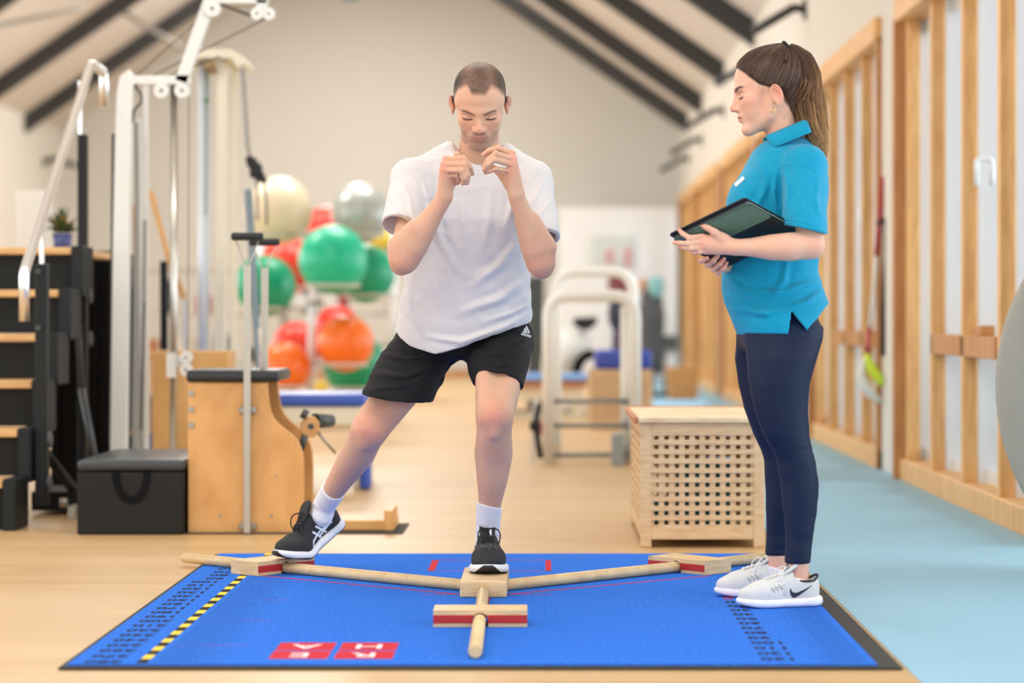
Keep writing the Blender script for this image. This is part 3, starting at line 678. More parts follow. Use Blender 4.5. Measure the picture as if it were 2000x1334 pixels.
# ------------------------------------------------------------------ exercise balls on their rack
M_g = mat('turquoise_ball', (22, 190, 148), 0.3); M_g2 = mat('green_ball', (10, 160, 118), 0.32); M_o = mat('orange_ball', (246, 116, 34), 0.3); M_r = mat('red_ball', (226, 62, 46), 0.32)
M_pearl = mat('pearl_ball', (228, 214, 186), 0.25); M_silver = mat('silver_ball', (176, 182, 178), 0.25, metal=0.2); M_y = mat('yellow_ball', (226, 196, 70), 0.4)
RK = 'exercise balls on the rack'
M_clearp = mat('pale_plastic_ring', (206, 206, 196), 0.35)
CR = []
def eball(px, py, r, Y, m, label, post=None):
    t = thing('exercise_ball', label, 'exercise ball', P(px, py, Y), RK)
    bm = B(); c = P(px, py, Y); rr = r*Y/F; ball(bm, c, rr, (1, 1, 1), 48, 32)
    o = obj('ball_shell', bm, m, t)
    bm = B()
    for k in range(-6, 7):
        if abs(k) % 2 == 0: continue
        z_ = k*0.12; q = math.sqrt(1-z_*z_)*rr*1.001
        tube(bm, [c+Vector((q*math.cos(a), q*math.sin(a), z_*rr)) for a in [i*2*PI/40 for i in range(40)]], 0.0012, 4, True)
    obj('grip_ridges', bm, m, t)
    CR.append((c, rr))
eball(545, 412, 66, 19.3, M_pearl, 'large pearl cream exercise ball at the top left of the ball rack')
eball(705, 416, 58, 19.3, M_silver, 'silver grey exercise ball at the top right of the ball rack')
eball(640, 448, 46, 20.7, M_r, 'red exercise ball peeping out behind the turquoise ball, below the silver one')
eball(562, 520, 56, 20.2, M_r, 'red exercise ball wedged between the pearl ball and the turquoise balls')
eball(650, 508, 68, 18.5, M_g, 'bright turquoise exercise ball nearest the middle of the ball rack')
eball(715, 535, 57, 19.6, M_g2, 'turquoise green exercise ball just beside the man in the white shirt')
eball(518, 558, 60, 19.0, M_g2, 'green exercise ball at the left end behind the black hand grips')
eball(748, 470, 26, 20.6, M_y, 'small yellow ball just behind the sleeve of the white T-shirt')
eball(675, 671, 55, 18.6, M_o, 'orange exercise ball right of the rack post, with green behind it')
eball(557, 718, 50, 18.6, M_o, 'orange exercise ball left of the rack post, just above the blue bench')
eball(580, 676, 48, 19.8, M_r, 'darker red-orange exercise ball behind the orange one left of the post')
eball(658, 640, 44, 20.2, M_r, 'bright red exercise ball behind the top of the orange ball')
eball(692, 712, 62, 19.9, M_g2, 'deep green exercise ball at the bottom of the rack under the orange one')
eball(627, 757, 14, 18.4, M_y, 'small yellow ball low on the rack between the orange and green balls')
t = thing('ball_rack', 'white tubular rack carrying the coloured exercise balls', 'rack', (-1.8, 19.3, 0))
posts = []
for px, yy in ((608, 18.75), (508, 20.75), (770, 20.25), (610, 20.95)):
    c = P(px, 0, yy); posts.append(c); bm = B(); cyl(bm, (c.x, yy, 0), (c.x, yy, 1.55 if yy > 19 else P(0, 585, yy).z), 0.03, n=14); obj('rack_post', bm, M_white_frame, t)
for c, rr in CR:
    q = rr+0.014; ro = 0.72*q; z_ = c.z-0.694*q
    bm = B(); tube(bm, [Vector((c.x+ro*math.cos(a), c.y+ro*math.sin(a), z_)) for a in [i*2*PI/36 for i in range(36)]], 0.014, 8, True)
    obj('ball_cradle', bm, M_clearp, t)
    pp = min(posts[:3] if c.y < 20 else posts[1:], key=lambda v: (v.x-c.x)**2+(v.y-c.y)**2); d = Vector((pp.x-c.x, pp.y-c.y, 0)); L_ = d.length; d.normalize()
    if L_ > ro: bm = B(); cyl(bm, Vector((c.x, c.y, z_))+d*ro, (pp.x, pp.y, z_), 0.012, n=8); obj('cradle_arm', bm, M_rod, t)
for px in (588, 646):
    c = P(px, 587, 18.3); bm = B(); cyl(bm, c-Vector((0, 0.05, 0)), c+Vector((0, 0.03, 0)), 0.05, n=18); obj('tube_end_cap', bm, M_white_frame, t)
bm = B(); cyl(bm, P(580, 592, 18.33), P(655, 592, 18.33), 0.018, n=10); cyl(bm, P(608, 592, 18.33), P(608, 592, 18.75), 0.018, n=10); obj('cross_tube', bm, M_rod, t)
# low background shelves with assorted gear behind the rack
M_shelf = mat('grey_shelf', (176, 172, 164), 0.6)
t = thing('storage_shelf', 'grey shelf unit with assorted small gear against the far wall on the left', 'shelf', (-3.2, 25, 0))
bm = B()
for z_ in (0.35, 0.85, 1.3): box(bm, -4.2, -1.2, 24.9, 25.4, z_, z_+0.03)
for x_ in (-4.2, -2.7, -1.23): box(bm, x_, x_+0.03, 24.9, 25.4, 0, 1.33)
obj('shelf_board', bm, M_shelf, t)
cols = [(176, 120, 80), (60, 66, 70), (210, 200, 190), (150, 60, 50), (90, 110, 120), (220, 214, 206), (60, 50, 48), (200, 150, 90)]
rr_ = random.Random(11); GI = []
for i in range(16):
    z_ = (0.38, 0.88)[i % 2]; x_ = -4.1+0.18*i; h = rr_.uniform(0.14, 0.36); w_ = rr_.uniform(0.09, 0.16)
    cn = ['tan', 'charcoal', 'off-white', 'brick red', 'slate blue', 'ivory', 'dark brown', 'ochre'][i % 8]
    bm = B(); box(bm, x_, x_+w_, 25.0, 25.25, z_+0.001, z_+h, 0.01, 2)
    tag(obj('storage_bin', bm, mat('bin_%d' % (i % 8), cols[i % 8], 0.6)), '%s storage box on the %s board of the grey shelf unit, %s' % (cn, 'middle' if z_ > 0.5 else 'bottom', 'left half' if i < 8 else 'right half'), 'storage box', 'boxes on the grey shelf')
# ------------------------------------------------------------------ slatted wooden chest
M_acacia = wood('pale_acacia', (222, 192, 152), (206, 172, 130), (1.5, 1.5, 8), 0.55, 9)
M_acacia2 = wood('pale_acacia_lid', (232, 210, 176), (214, 184, 146), (1.5, 1.5, 8), 0.55, 9)
M_acacia_d = wood('reddish_acacia_edge', (190, 126, 84), (172, 108, 68), (1.5, 1.5, 8), 0.55, 9)
M_teal = mat('teal_foam', (44, 110, 112), 0.7)
def lattice(bm, u0, u1, z0, z1, n, m, f, hole=0.0165):
    """square-holed lattice; f(u,z,d) -> Vector, d into the box"""
    pu = (u1-u0)/n; pz = (z1-z0)/m
    def slab(ua, ub, za, zb, d0, d1):
        vs = [bm.verts.new(f(u, z, d)) for d in (d0, d1) for u, z in ((ua, za), (ub, za), (ub, zb), (ua, zb))]
        for q in ((0, 1, 2, 3), (7, 6, 5, 4), (0, 4, 5, 1), (1, 5, 6, 2), (2, 6, 7, 3), (3, 7, 4, 0)): bm.faces.new([vs[i] for i in q])
    for j in range(m+1):
        zc = z0+j*pz; hw = (pz-hole)/2; slab(u0, u1, max(zc-hw, z0), min(zc+hw, z1), 0.0, 0.007)
    for i in range(n+1):
        uc = u0+i*pu; hw = (pu-hole)/2; slab(max(uc-hw, u0), min(uc+hw, u1), z0, z1, 0.007, 0.014)
CX0, CX1, CY0, CY1, CZ = 0.346, 0.802, 9.03, 10.05, 0.462
def chest(X0, X1, Y0, Y1, Z1, label, n=10, m=10, lid=True, nside=22):
    t = thing('slatted_chest', label, 'chest', ((X0+X1)/2, (Y0+Y1)/2, 0))
    k = 0.040
    bm = B()
    for x0 in (X0, X1-k):
        for y0 in (Y0, Y1-k): box(bm, x0, x0+k, y0, y0+k, 0, Z1, 0.003, 1)
    objs('corner_post', bm, M_acacia, t)
    bm = B()
    for y0 in (Y0, Y1-0.02):
        box(bm, X0+k, X1-k, y0+0.002, y0+0.02, Z1-0.04, Z1, 0.002, 1); box(bm, X0+k, X1-k, y0+0.002, y0+0.02, 0.03, 0.075, 0.002, 1)
    for x0 in (X0, X1-0.02):
        box(bm, x0+0.002, x0+0.018, Y0+k, Y1-k, Z1-0.04, Z1, 0.002, 1); box(bm, x0+0.002, x0+0.018, Y0+k, Y1-k, 0.03, 0.075, 0.002, 1)
    objs('rail', bm, M_acacia, t)
    bm = B(); lattice(bm, X0+k, X1-k, 0.075, Z1-0.04, n, m, lambda u, z, d: Vector((u, Y0+0.003+d, z))); obj('front_lattice', bm, M_acacia, t)
    bm = B(); lattice(bm, X0+k, X1-k, 0.075, Z1-0.04, n, m, lambda u, z, d: Vector((u, Y1-0.003-d, z))); obj('back_lattice', bm, M_acacia, t)
    for nm, xx, s_ in (('left', X0, 1), ('right', X1, -1)):
        bm = B(); lattice(bm, Y0+k, Y1-k, 0.075, Z1-0.04, nside, m, lambda u, z, d: Vector((xx+s_*(0.003+d), u, z))); obj('side_lattice', bm, M_acacia, t)
    bm = B(); box(bm, X0+0.02, X1-0.02, Y0+0.02, Y1-0.02, 0.045, 0.055); obj('floor_board', bm, M_acacia, t)
    if lid:
        bm = B(); n_ = 15
        for i in range(n_):
            y0 = Y0-0.008+(Y1-Y0+0.016)*i/n_; box(bm, X0-0.008, X1+0.004, y0+0.002, y0+(Y1-Y0+0.016)/n_-0.002, Z1+0.002, Z1+0.018, 0.002, 1)
        obj('lid_slats', bm, M_acacia2, t)
        bm = B(); box(bm, X0-0.026, X0-0.009, Y0-0.012, Y1+0.012, Z1-0.006, Z1+0.019, 0.003, 1); box(bm, X0-0.012, X1+0.012, Y1+0.009, Y1+0.024, Z1+0.0, Z1+0.022, 0.003, 1); obj('lid_edge', bm, M_acacia_d, t)
        bm = B(); box(bm, X0-0.008, X1+0.010, Y0-0.024, Y0-0.009, Z1-0.002, Z1+0.018, 0.003, 1); obj('lid_front_edge', bm, M_acacia2, t)
    return t
chest(CX0, CX1, CY0, CY1, CZ, 'low pale acacia chest with a grid of square holes beside the woman')
bm = B(); box(bm, 0.49, 0.70, 9.14, 9.32, 0.056, 0.30, 0.03, 3); smooth_obj(tag(obj('foam_block', bm, M_teal), 'teal foam block seen through the holes of the low acacia chest', 'foam block'))
bm = B(); cyl(bm, (0.41, 9.22, 0.056), (0.41, 9.22, 0.17), 0.045, n=24); tag(obj('foam_roller', bm, M_teal), 'short teal roller inside the low acacia chest, left of the foam block', 'roller')
# taller slatted cabinet with blue cushion in the background
chest(P(1150, 0, 18.6).x, P(1274, 0, 18.6).x, 18.6, 19.1, P(0, 722, 18.6).z, 'pale slatted chest far behind the white walking frame, topped with a blue cushion', 7, 7, False, 7)
bm = B(); a = P(1162, 684, 18.62); b = P(1273, 722, 18.62); box(bm, a.x, b.x, 18.62, 19.08, b.z+0.001, a.z, 0.03, 3); smooth_obj(tag(obj('blue_cushion', bm, mat('deep_blue_vinyl', (54, 78, 176), 0.4)), 'thick deep blue cushion on the far slatted chest', 'cushion'))
# ------------------------------------------------------------------ white walking frame / parallel arches
M_arch = mat('arch_white', (240, 239, 233), 0.4)
t = thing('walking_frame', 'large white tubular arch frame standing in the middle of the hall', 'frame', (0.25, 14.9, 0))
def arch(pxl, pxr, ytop, Y, r, cr):
    zt = P(0, ytop, Y).z; xl = P(pxl, 0, Y).x; xr = P(pxr, 0, Y).x
    bm = B(); tube(bm, arc_pts([(xl, Y, 0.0), (xl, Y, zt), (xr, Y, zt), (xr, Y, 0.0)], cr, 8), r, 20); return bm
obj('front_arch', arch(1071, 1240, 578, 14.2, 0.036, 0.13), M_arch, t)
bm = arch(1086, 1236, 530, 15.3, 0.034, 0.14); obj('rear_arch', bm, M_arch, t)
bm = B(); a = P(1222, 600, 14.25); tube(bm, [(a.x, 14.25, 0.0), (a.x, 14.25, a.z)], 0.03, 16); obj('inner_upright', bm, M_arch, t)
bm = B()
for z_ in (0.05, 0.22, 0.36):
    cyl(bm, P(1075, 0, 14.2).xy.to_3d()+Vector((0, 0, z_)), P(1240, 0, 14.2).xy.to_3d()+Vector((0, 0, z_)), 0.016, n=12)
for px in (1071, 1240): c = P(px, 0, 14.2); c2 = P(px, 0, 15.3); cyl(bm, (c.x, 14.2, 0.09), (P(1086 if px < 1100 else 1236, 0, 15.3).x, 15.3, 0.09), 0.02, n=12)
objs('base_rail', bm, M_rod, t)
bm = B(); a = P(1195, 848, 13.95); b = P(1218, 0, 13.95); box(bm, a.x, b.x, 13.95, 14.1, 0.0, a.z, 0.006, 2); obj('counterweight_housing', bm, mat('blue_grey_box', (150, 160, 164), 0.5), t)
bm = B(); tube(bm, [P(1052, 790, 14.1), P(1046, 830, 14.1), P(1052, 870, 14.1), P(1056, 895, 14.1)], 0.018, 10); ball(bm, P(1045, 832, 14.1), 0.035, (1, .7, 1), 14, 10); obj('hanging_straps', bm, M_slate, t)
bm = B(); ball(bm, P(1054, 836, 14.12), 0.03, (0.6, .6, 1.6), 14, 10); obj('red_tag', bm, mat('dull_red', (176, 84, 76), 0.6), t)
bm = B(); lin(bm, [(1047, 780), (1040, 905)], 11, 0.03, 14.3); obj('side_plate', bm, M_ivory, t)
# ------------------------------------------------------------------ far treatment table, exercise bike, stool, coats, chairs, board
t = thing('treatment_table', 'low treatment table with a light blue top far behind the man\'s leg', 'table', (-0.15, 20.5, 0))
a = P(1018, 734, 20.2); b = P(1152, 744, 20.2)
bm = B(); box(bm, a.x-0.3, b.x, 20.2, 21.3, b.z, a.z, 0.015, 2); obj('blue_top', bm, mat('sky_blue_vinyl', (110, 156, 214), 0.4), t)
bm = B(); box(bm, a.x-0.28, b.x-0.02, 20.22, 21.28, b.z-0.05, b.z-0.001); objs('wooden_rim', bm, M_acacia_d, t)
bm = B(); box(bm, a.x-0.25, b.x-0.05, 20.3, 21.2, b.z-0.16, b.z-0.051); 
for x_ in (a.x-0.2, b.x-0.14): box(bm, x_, x_+0.08, 20.35, 21.1, 0.05, b.z-0.16)
box(bm, a.x-0.25, b.x-0.05, 20.35, 21.1, 0, 0.05); obj('white_base', bm, M_cream, t)
t = thing('exercise_bike', 'white and black exercise bike standing far behind inside the white arch', 'exercise bike', (0.3, 22, 0))
YK = 22.0
bm = B(); tube(bm, [P(1085, 745, YK), P(1100, 700, YK), P(1125, 668, YK), P(1150, 660, YK)], [0.14, 0.2, 0.16, 0.05], 16); box(bm, P(1080, 0, YK).x, P(1180, 0, YK).x, YK-0.2, YK+0.2, 0, 0.1, 0.02, 2); cyl(bm, P(1135, 700, YK), P(1140, 640, YK), 0.035, n=12); cyl(bm, P(1100, 738, YK), P(1100, 800, YK), 0.1, n=12)
obj('bike_body', bm, M_ivory, t)
bm = B(); tube(bm, arc_pts([P(1122, 628, YK-.1), P(1135, 640, YK-.1), P(1150, 640, YK-.1), P(1163, 626, YK-.1)], 0.05), 0.025, 10); cyl(bm, P(1120, 628, YK), P(1166, 626, YK), 0.035, n=12); obj('handlebar', bm, M_slate, t)
bm = B(); tube(bm, [P(1124, 730, YK-.25), P(1132, 706, YK-.25), P(1145, 694, YK-.25), P(1160, 690, YK-.25)], 0.045, 12); obj('pedal_guard', bm, M_blackcab, t)
bm = B(); ball(bm, P(1203, 612, YK), 0.13, (0.55, 0.5, 1.2), 20, 14); cyl(bm, P(1204, 630, YK), P(1196, 760, YK), 0.03, n=12); obj('backrest', bm, mat('navy_pad', (48, 52, 72), 0.5), t)
bm = B(); prism(bm, [(P(1308, 765, 24).x, 0.05), (P(1362, 765, 24).x, 0.05), (P(1366, 718, 24).x, P(0, 718, 24).z), (P(1304, 718, 24).x, P(0, 718, 24).z)], 24, 24.4); box(bm, P(1308, 0, 24).x, P(1362, 0, 24).x, 24.02, 24.38, 0, 0.05)
tag(obj('wooden_step_stool', bm, wood('amber_wood', (206, 150, 88), (188, 130, 70))), 'small amber wooden stool standing near the far end of the window wall', 'stool')
t = thing('coat_stand', 'coat stand hung with dark grey coats and a teal bag far in the background', 'coat stand', (1.2, 26, 0))
YC = 26.0
bm = B(); cyl(bm, (P(1272, 0, YC).x, YC, 0), (P(1272, 0, YC).x, YC, P(0, 545, YC).z), 0.03, n=10); cyl(bm, (P(1272, 0, YC).x, YC, 0), (P(1272, 0, YC).x, YC, 0.04), 0.25, n=20); obj('stand_pole', bm, M_slate, t)
rc = random.Random(4)
bm = B()
for k in range(9): x0 = rc.uniform(1258, 1286); y0 = rc.uniform(560, 640); tube(bm, [P(x0, y0, YC-.05), P(x0+rc.uniform(-3, 3), y0+50, YC-.08), P(x0+rc.uniform(-5, 5), y0+100, YC-.05)], [0.05, 0.085, 0.06], 10)
obj('dark_coats', bm, mat('charcoal_cloth', (88, 92, 98), 0.9), t)
bm = B(); ball(bm, P(1282, 560, YC-.15), 0.085, (1, .6, 1.4), 14, 10); obj('teal_bag', bm, mat('pale_teal_cloth', (136, 196, 200), 0.8), t)
bm = B(); ball(bm, P(1256, 556, YC-.1), 0.06, (1, .6, 1.2), 14, 10); obj('tan_hat', bm, mat('tan_cloth', (204, 160, 136), 0.8), t)
# tall dark cabinet behind the man's elbow
bm = B(); a = P(1030, 540, 22.5); b = P(1062, 700, 22.5); box(bm, a.x, b.x, 22.5, 22.9, 0, a.z, 0.01, 1)
tag(obj('dark_locker', bm, mat('dark_green_grey', (62, 70, 70), 0.6)), 'dark green-grey locker partly hidden behind the man\'s elbow', 'locker')
# white screen wall panel at far right, notice picture
bm = B(); a = P(1188, 405, 33.4); box(bm, P(1090, 0, 33.4).x, P(1322, 0, 33.4).x, 33.4, 33.5, 0, a.z, 0.005, 1)
tag(obj('partition_screen', bm, M_wall_white), 'tall plain white partition screen standing before the far wall', 'partition')
t = thing('notice_board', 'pale notice board with pinkish pictures hung on the white partition', 'notice board', P(1200, 500, 33.38))
a = P(1158, 460, 33.38); b = P(1240, 520, 33.38)
bm = B(); box(bm, a.x, b.x, 33.36, 33.395, b.z, a.z, 0.004, 1); obj('board', bm, mat('pale_board', (206, 214, 210), 0.7), t)
bm = B(); 
for x0, y0, x1, y1 in ((1184, 488, 1198, 514), (1220, 484, 1234, 520)): a = P(x0, y0, 33.35); b = P(x1, y1, 33.35); box(bm, a.x, b.x, 33.345, 33.358, b.z, a.z)
obj('pink_picture', bm, mat('dusty_pink', (206, 152, 150), 0.7), t)
bm = B(); a = P(1200, 520, 33.0); ball(bm, P(1210, 555, 33.0), 0.16, (1, .4, 1.4), 16, 10); cyl(bm, P(1210, 570, 33.0), (P(1210, 0, 33).x, 33.0, 0), 0.03, n=10); cyl(bm, (P(1210, 0, 33).x, 33, 0), (P(1210, 0, 33).x, 33, 0.03), 0.2, n=16)
tag(obj('anatomy_model', bm, mat('dark_maroon', (120, 60, 66), 0.6)), 'dark maroon anatomy model on a stand in front of the white partition', 'anatomy model')
t = thing('folding_chair', 'grey folding chair at the far end beside the window wall', 'chair', (1.4, 27, 0))
YH = 27.0; bm = B(); 
for px in (1296, 1324): cyl(bm, (P(px, 0, YH).x, YH, 0), (P(px, 0, YH).x, YH, P(0, 655, YH).z), 0.018, n=8); cyl(bm, (P(px, 0, YH).x, YH-.4, 0), (P(px, 0, YH).x, YH-.4, 0.45), 0.018, n=8)
objs('chair_frame', bm, M_rod, t)
bm = B(); box(bm, P(1294, 0, YH).x, P(1326, 0, YH).x, YH-.42, YH, 0.44, 0.48, 0.01, 1); obj('seat', bm, mat('grey_plastic', (160, 166, 168), 0.6), t)
bm = B(); box(bm, P(1294, 0, YH).x, P(1326, 0, YH).x, YH-.02, YH+.02, P(0, 690, YH).z, P(0, 655, YH).z, 0.01, 1); obj('backrest', bm, mat('dark_green_plastic', (70, 84, 80), 0.6), t)
bm = B(); box(bm, P(1276, 0, 20).x, P(1276, 0, 20).x+0.62, 19.2, 23.8, 0.003, 0.045, 0.01, 2); tag(obj('gym_mat', bm, mat('pale_blue_mat', (150, 200, 232), 0.7)), 'pale blue exercise mat on the floor far behind the acacia chest', 'mat')
# ------------------------------------------------------------------ brackets on the wall tops
for i, (y_, z_) in enumerate(((17.6, 3.05), (21.6, 3.05), (25.7, 3.0), (29.3, 2.95), (32.0, 2.90))):
    lab = ['nearest dark angled wall bracket above the windows, right of the ponytail top', 'dark angled wall bracket level with the woman\'s forehead', 'dark angled wall bracket in front of the woman\'s chin height, third from the near end', 'dark wall bracket above the windows, second from the far end', 'dark wall bracket nearest the far gable wall'][i]
    t = thing('wall_bracket', lab, 'bracket', (XR, y_, z_), 'dark brackets above the windows')
    bm = B(); tube(bm, [(XR-0.001, y_, z_), (XR-0.09, y_, z_+0.01), (XR-0.38, y_, z_-0.16)], 0.034, 10); obj('arm', bm, M_beam, t)
    bm = B(); box(bm, XR-0.02, XR-0.001, y_-0.06, y_+0.06, z_-0.07, z_+0.07); obj('wall_plate', bm, M_beam, t)
t = thing('wall_bracket', 'dark angled bracket high on the left wall above the stairs', 'bracket', (XL, 33.5, 2.95))
bm = B(); tube(bm, [(XL+0.001, 33.5, 2.95), (XL+0.12, 33.5, 3.0), (XL+0.45, 33.5, 2.9)], 0.04, 10); obj('arm', bm, M_beam, t)
bm = B(); box(bm, XL+0.001, XL+0.02, 33.44, 33.56, 2.88, 3.02); obj('wall_plate', bm, M_beam, t)
# added pendant lamps out of view, then the visible dome lamp
M_lamp = mat('added_lamp_housing', (150, 166, 176), 0.4)
M_diff = bpy.data.materials.new('added_lamp_diffuser'); M_diff.use_nodes = True
M_diff.node_tree.nodes['Principled BSDF'].inputs['Emission Color'].default_value = (1, 0.95, 0.87, 1); M_diff.node_tree.nodes['Principled BSDF'].inputs['Emission Strength'].default_value = 2.0
lamp_pos = ['nearest the camera on the window side', 'over the acacia chest', 'nearest the camera on the stair side', 'over the training stairs', 'over the hall just behind the exercise chair', 'above the treatment table, window side', 'above the ball rack', 'under the ridge before the last truss but one', 'under the ridge closest to the gable wall']
for i, (lx, ly, lz, lp) in enumerate(ADDED_LAMPS):
    t = thing('added_pendant_lamp', 'added unseen long grey pendant lamp '+lamp_pos[i], 'lamp', (lx, ly, lz+0.03), 'added pendant lamps under the roof')
    bm = B(); box(bm, lx-0.78, lx+0.78, ly-0.28, ly+0.28, lz+0.04, lz+0.12, 0.02, 2); obj('housing', bm, M_lamp, t)
    bm = B(); box(bm, lx-0.74, lx+0.74, ly-0.24, ly+0.24, lz+0.03, lz+0.039); obj('diffuser', bm, M_diff, t)
    for dx in (-0.5, 0.5):
        zr = EAVE+SL*(XR-XRI)-SL*abs(lx+dx-XRI)
        bm = B(); cyl(bm, (lx+dx, ly, lz+0.12), (lx+dx, ly, zr+0.02), 0.004, n=6); obj('suspension_wire', bm, M_rod, t)
t = thing('dome_pendant_lamp', 'blue-grey dome pendant lamp just cut by the top edge of the photo', 'lamp', P(684, -20, 20.0))
bm = B(); c = P(684, -40, 20.0); ball(bm, c, 0.17, (1, 1, 1.05), 24, 16); obj('dome', bm, mat('blue_grey_dome', (120, 150, 166), 0.4), t)
bm = B(); cyl(bm, c, (c.x, c.y, 6.2), 0.006, n=6); obj('cord', bm, M_cable, t)
# ------------------------------------------------------------------ floorball sticks hung on the window frame
M_whp = mat('white_plastic', (228, 230, 226), 0.4); M_lime = mat('lime_plastic', (206, 232, 60), 0.4); M_redst = mat('red_grip', (170, 36, 40), 0.5)
YS = 13.55
t = thing('floorball_stick', 'red and white floorball stick with lime blade hung upside down by the pilaster', 'floorball stick', P(1710, 500, YS))
bm = B(); tube(bm, [P(1724, 345, YS), P(1719, 430, YS), P(1712, 500, YS)], 0.014, 10); s1 = obj('red_grip', bm, M_redst, t)
bm = B(); tube(bm, [P(1712, 500, YS), P(1705, 580, YS), P(1698, 640, YS)], 0.011, 10); obj('white_shaft', bm, M_whp, t)
bm = B(); tube(bm, [P(1698, 640, YS), P(1694, 690, YS)], 0.012, 10); obj('red_throat', bm, mat('red_throat', (190, 70, 84), 0.5), t)
bm = B(); tube(bm, [P(1692, 690, YS), P(1702, 720, YS), P(1720, 744, YS), P(1740, 752, YS)], [0.012, 0.03, 0.03, 0.016], 12); obj('lime_blade', bm, M_lime, t)
bm = B(); tube(bm, [P(1690, 695, YS+.02), P(1680, 735, YS+.02), P(1700, 770, YS+.02), P(1722, 785, YS+.02)], [0.008, 0.03, 0.028, 0.012], 12); obj('white_blade', bm, M_whp, t)
bm = B(); tube(bm, [P(1729, 425, YS-.05), P(1731, 500, YS-.05), P(1727, 600, YS-.05), P(1727, 695, YS-.05)], [0.012, 0.016, 0.018, 0.019], 12); tube(bm, [P(1712, 437, YS-.05), P(1734, 428, YS-.05)], 0.012, 8)
tag(obj('black_stick_bag', bm, M_blackfoam), 'long narrow black stick hanging beside the red floorball stick', 'stick')
# ------------------------------------------------------------------ mini trampoline on edge at the right
M_greyfab = mat('grey_trampoline_pad', (156, 154, 144), 0.75, noise=0.06, nscale=8, bump=0.5, bscale=14)
M_rim = mat('dark_rim', (72, 72, 76), 0.5)
t = thing('mini_trampoline', 'large round grey mini trampoline stood on edge at the right border', 'trampoline', (1.945, 8.0, 0))
R_ = 0.613; cpt = Vector((1.945, 8.0, R_)); uu = Vector((0.63, -0.78, 0)).normalized(); nn = Vector((-0.78, -0.63, 0)).normalized(); vv = Vector((0, 0, 1))
def ring_pts(r, off, n=72): return [cpt+uu*r*math.cos(a)+vv*r*math.sin(a)+nn*off for a in [2*PI*k/n for k in range(n)]]
bm = B(); tube(bm, ring_pts(R_-0.018, 0.0), 0.018, 12, True); obj('frame_ring', bm, M_rim, t)
bm = B(); prof = [(R_-0.012, -0.02), (R_-0.012, 0.03), (R_-0.05, 0.055), (R_-0.14, 0.06), (R_-0.20, 0.045)]
rg = [[bm.verts.new(p) for p in ring_pts(r, o)] for r, o in prof]
for q in range(len(rg)-1):
    for k in range(72):
        f = bm.faces.new((rg[q][k], rg[q][(k+1) % 72], rg[q+1][(k+1) % 72], rg[q+1][k])); f.smooth = True
obj('padded_skirt', bm, M_greyfab, t)
bm = B(); rg = [[bm.verts.new(p) for p in ring_pts(r, o)] for r, o in ((R_-0.19, 0.044), (0.3, 0.04), (0.1, 0.038))]
for q in range(2):
    for k in range(72): f = bm.faces.new((rg[q][k], rg[q][(k+1) % 72], rg[q+1][(k+1) % 72], rg[q+1][k])); f.smooth = True
bm.faces.new(rg[2]); obj('jumping_sheet', bm, M_greyfab, t)
for k in range(6):
    a = k*PI/3+PI/6; p0 = cpt+uu*(R_-0.1)*math.cos(a)+vv*(R_-0.1)*math.sin(a); bm = B(); cyl(bm, p0-nn*0.02, p0-nn*0.2, 0.014, n=12); obj('leg', bm, M_rim, t)
# ------------------------------------------------------------------ sculpting kit: smooth solids sampled on a graded grid and skinned
def rx(a): c, s = math.cos(a), math.sin(a); return np.array([[1, 0, 0], [0, c, -s], [0, s, c]])
def ry(a): c, s = math.cos(a), math.sin(a); return np.array([[c, 0, s], [0, 1, 0], [-s, 0, c]])
def rz(a): c, s = math.cos(a), math.sin(a); return np.array([[c, -s, 0], [s, c, 0], [0, 0, 1]])
I3 = np.eye(3)
class Fr:
    """local frame: world = R @ p * s + o"""
    def __init__(s, o=(0, 0, 0), R=I3, sc=1.0): s.o = np.array(o, float); s.R = np.array(R, float); s.sc = sc
    def w(s, p): return s.R @ (np.array(p, float)*s.sc)+s.o
    def inv(s, X, Y, Z):
        dx, dy, dz = X-s.o[0], Y-s.o[1], Z-s.o[2]; R = s.R.T/s.sc
        return (R[0, 0]*dx+R[0, 1]*dy+R[0, 2]*dz, R[1, 0]*dx+R[1, 1]*dy+R[1, 2]*dz, R[2, 0]*dx+R[2, 1]*dy+R[2, 2]*dz)
def A3(p): return np.array(p, float)
class Chain:
    def __init__(s, pts): s.p = [(A3(p), r) for p, r in pts]; P_ = np.array([p for p, r in s.p]); R_ = max(r for p, r in s.p); s.lo = P_.min(0)-R_; s.hi = P_.max(0)+R_
    def __call__(s, X, Y, Z):
        out = None
        L_ = s.p if len(s.p) > 1 else s.p*2
        for (a, ra), (b, rb) in zip(L_[:-1], L_[1:]):
            ba = b-a; q = float(ba@ba)+1e-12
            px, py, pz = X-a[0], Y-a[1], Z-a[2]
            h = np.clip((px*ba[0]+py*ba[1]+pz*ba[2])/q, 0, 1)
            d = np.sqrt((px-h*ba[0])**2+(py-h*ba[1])**2+(pz-h*ba[2])**2)-(ra+(rb-ra)*h)
            out = d if out is None else np.minimum(out, d)
        return out
class Ell:
    def __init__(s, c, r, R=I3):
        s.c = A3(c); s.r = A3(r); s.R = np.array(R, float); e = np.sqrt(((s.R*s.r)**2).sum(1)); s.lo = s.c-e; s.hi = s.c+e
    def __call__(s, X, Y, Z):
        dx, dy, dz = X-s.c[0], Y-s.c[1], Z-s.c[2]; R = s.R.T; r = s.r
        a = R[0, 0]*dx+R[0, 1]*dy+R[0, 2]*dz; b = R[1, 0]*dx+R[1, 1]*dy+R[1, 2]*dz; c = R[2, 0]*dx+R[2, 1]*dy+R[2, 2]*dz
        k0 = np.sqrt((a/r[0])**2+(b/r[1])**2+(c/r[2])**2); k1 = np.sqrt((a/r[0]**2)**2+(b/r[1]**2)**2+(c/r[2]**2)**2)+1e-9
        return k0*(k0-1)/k1
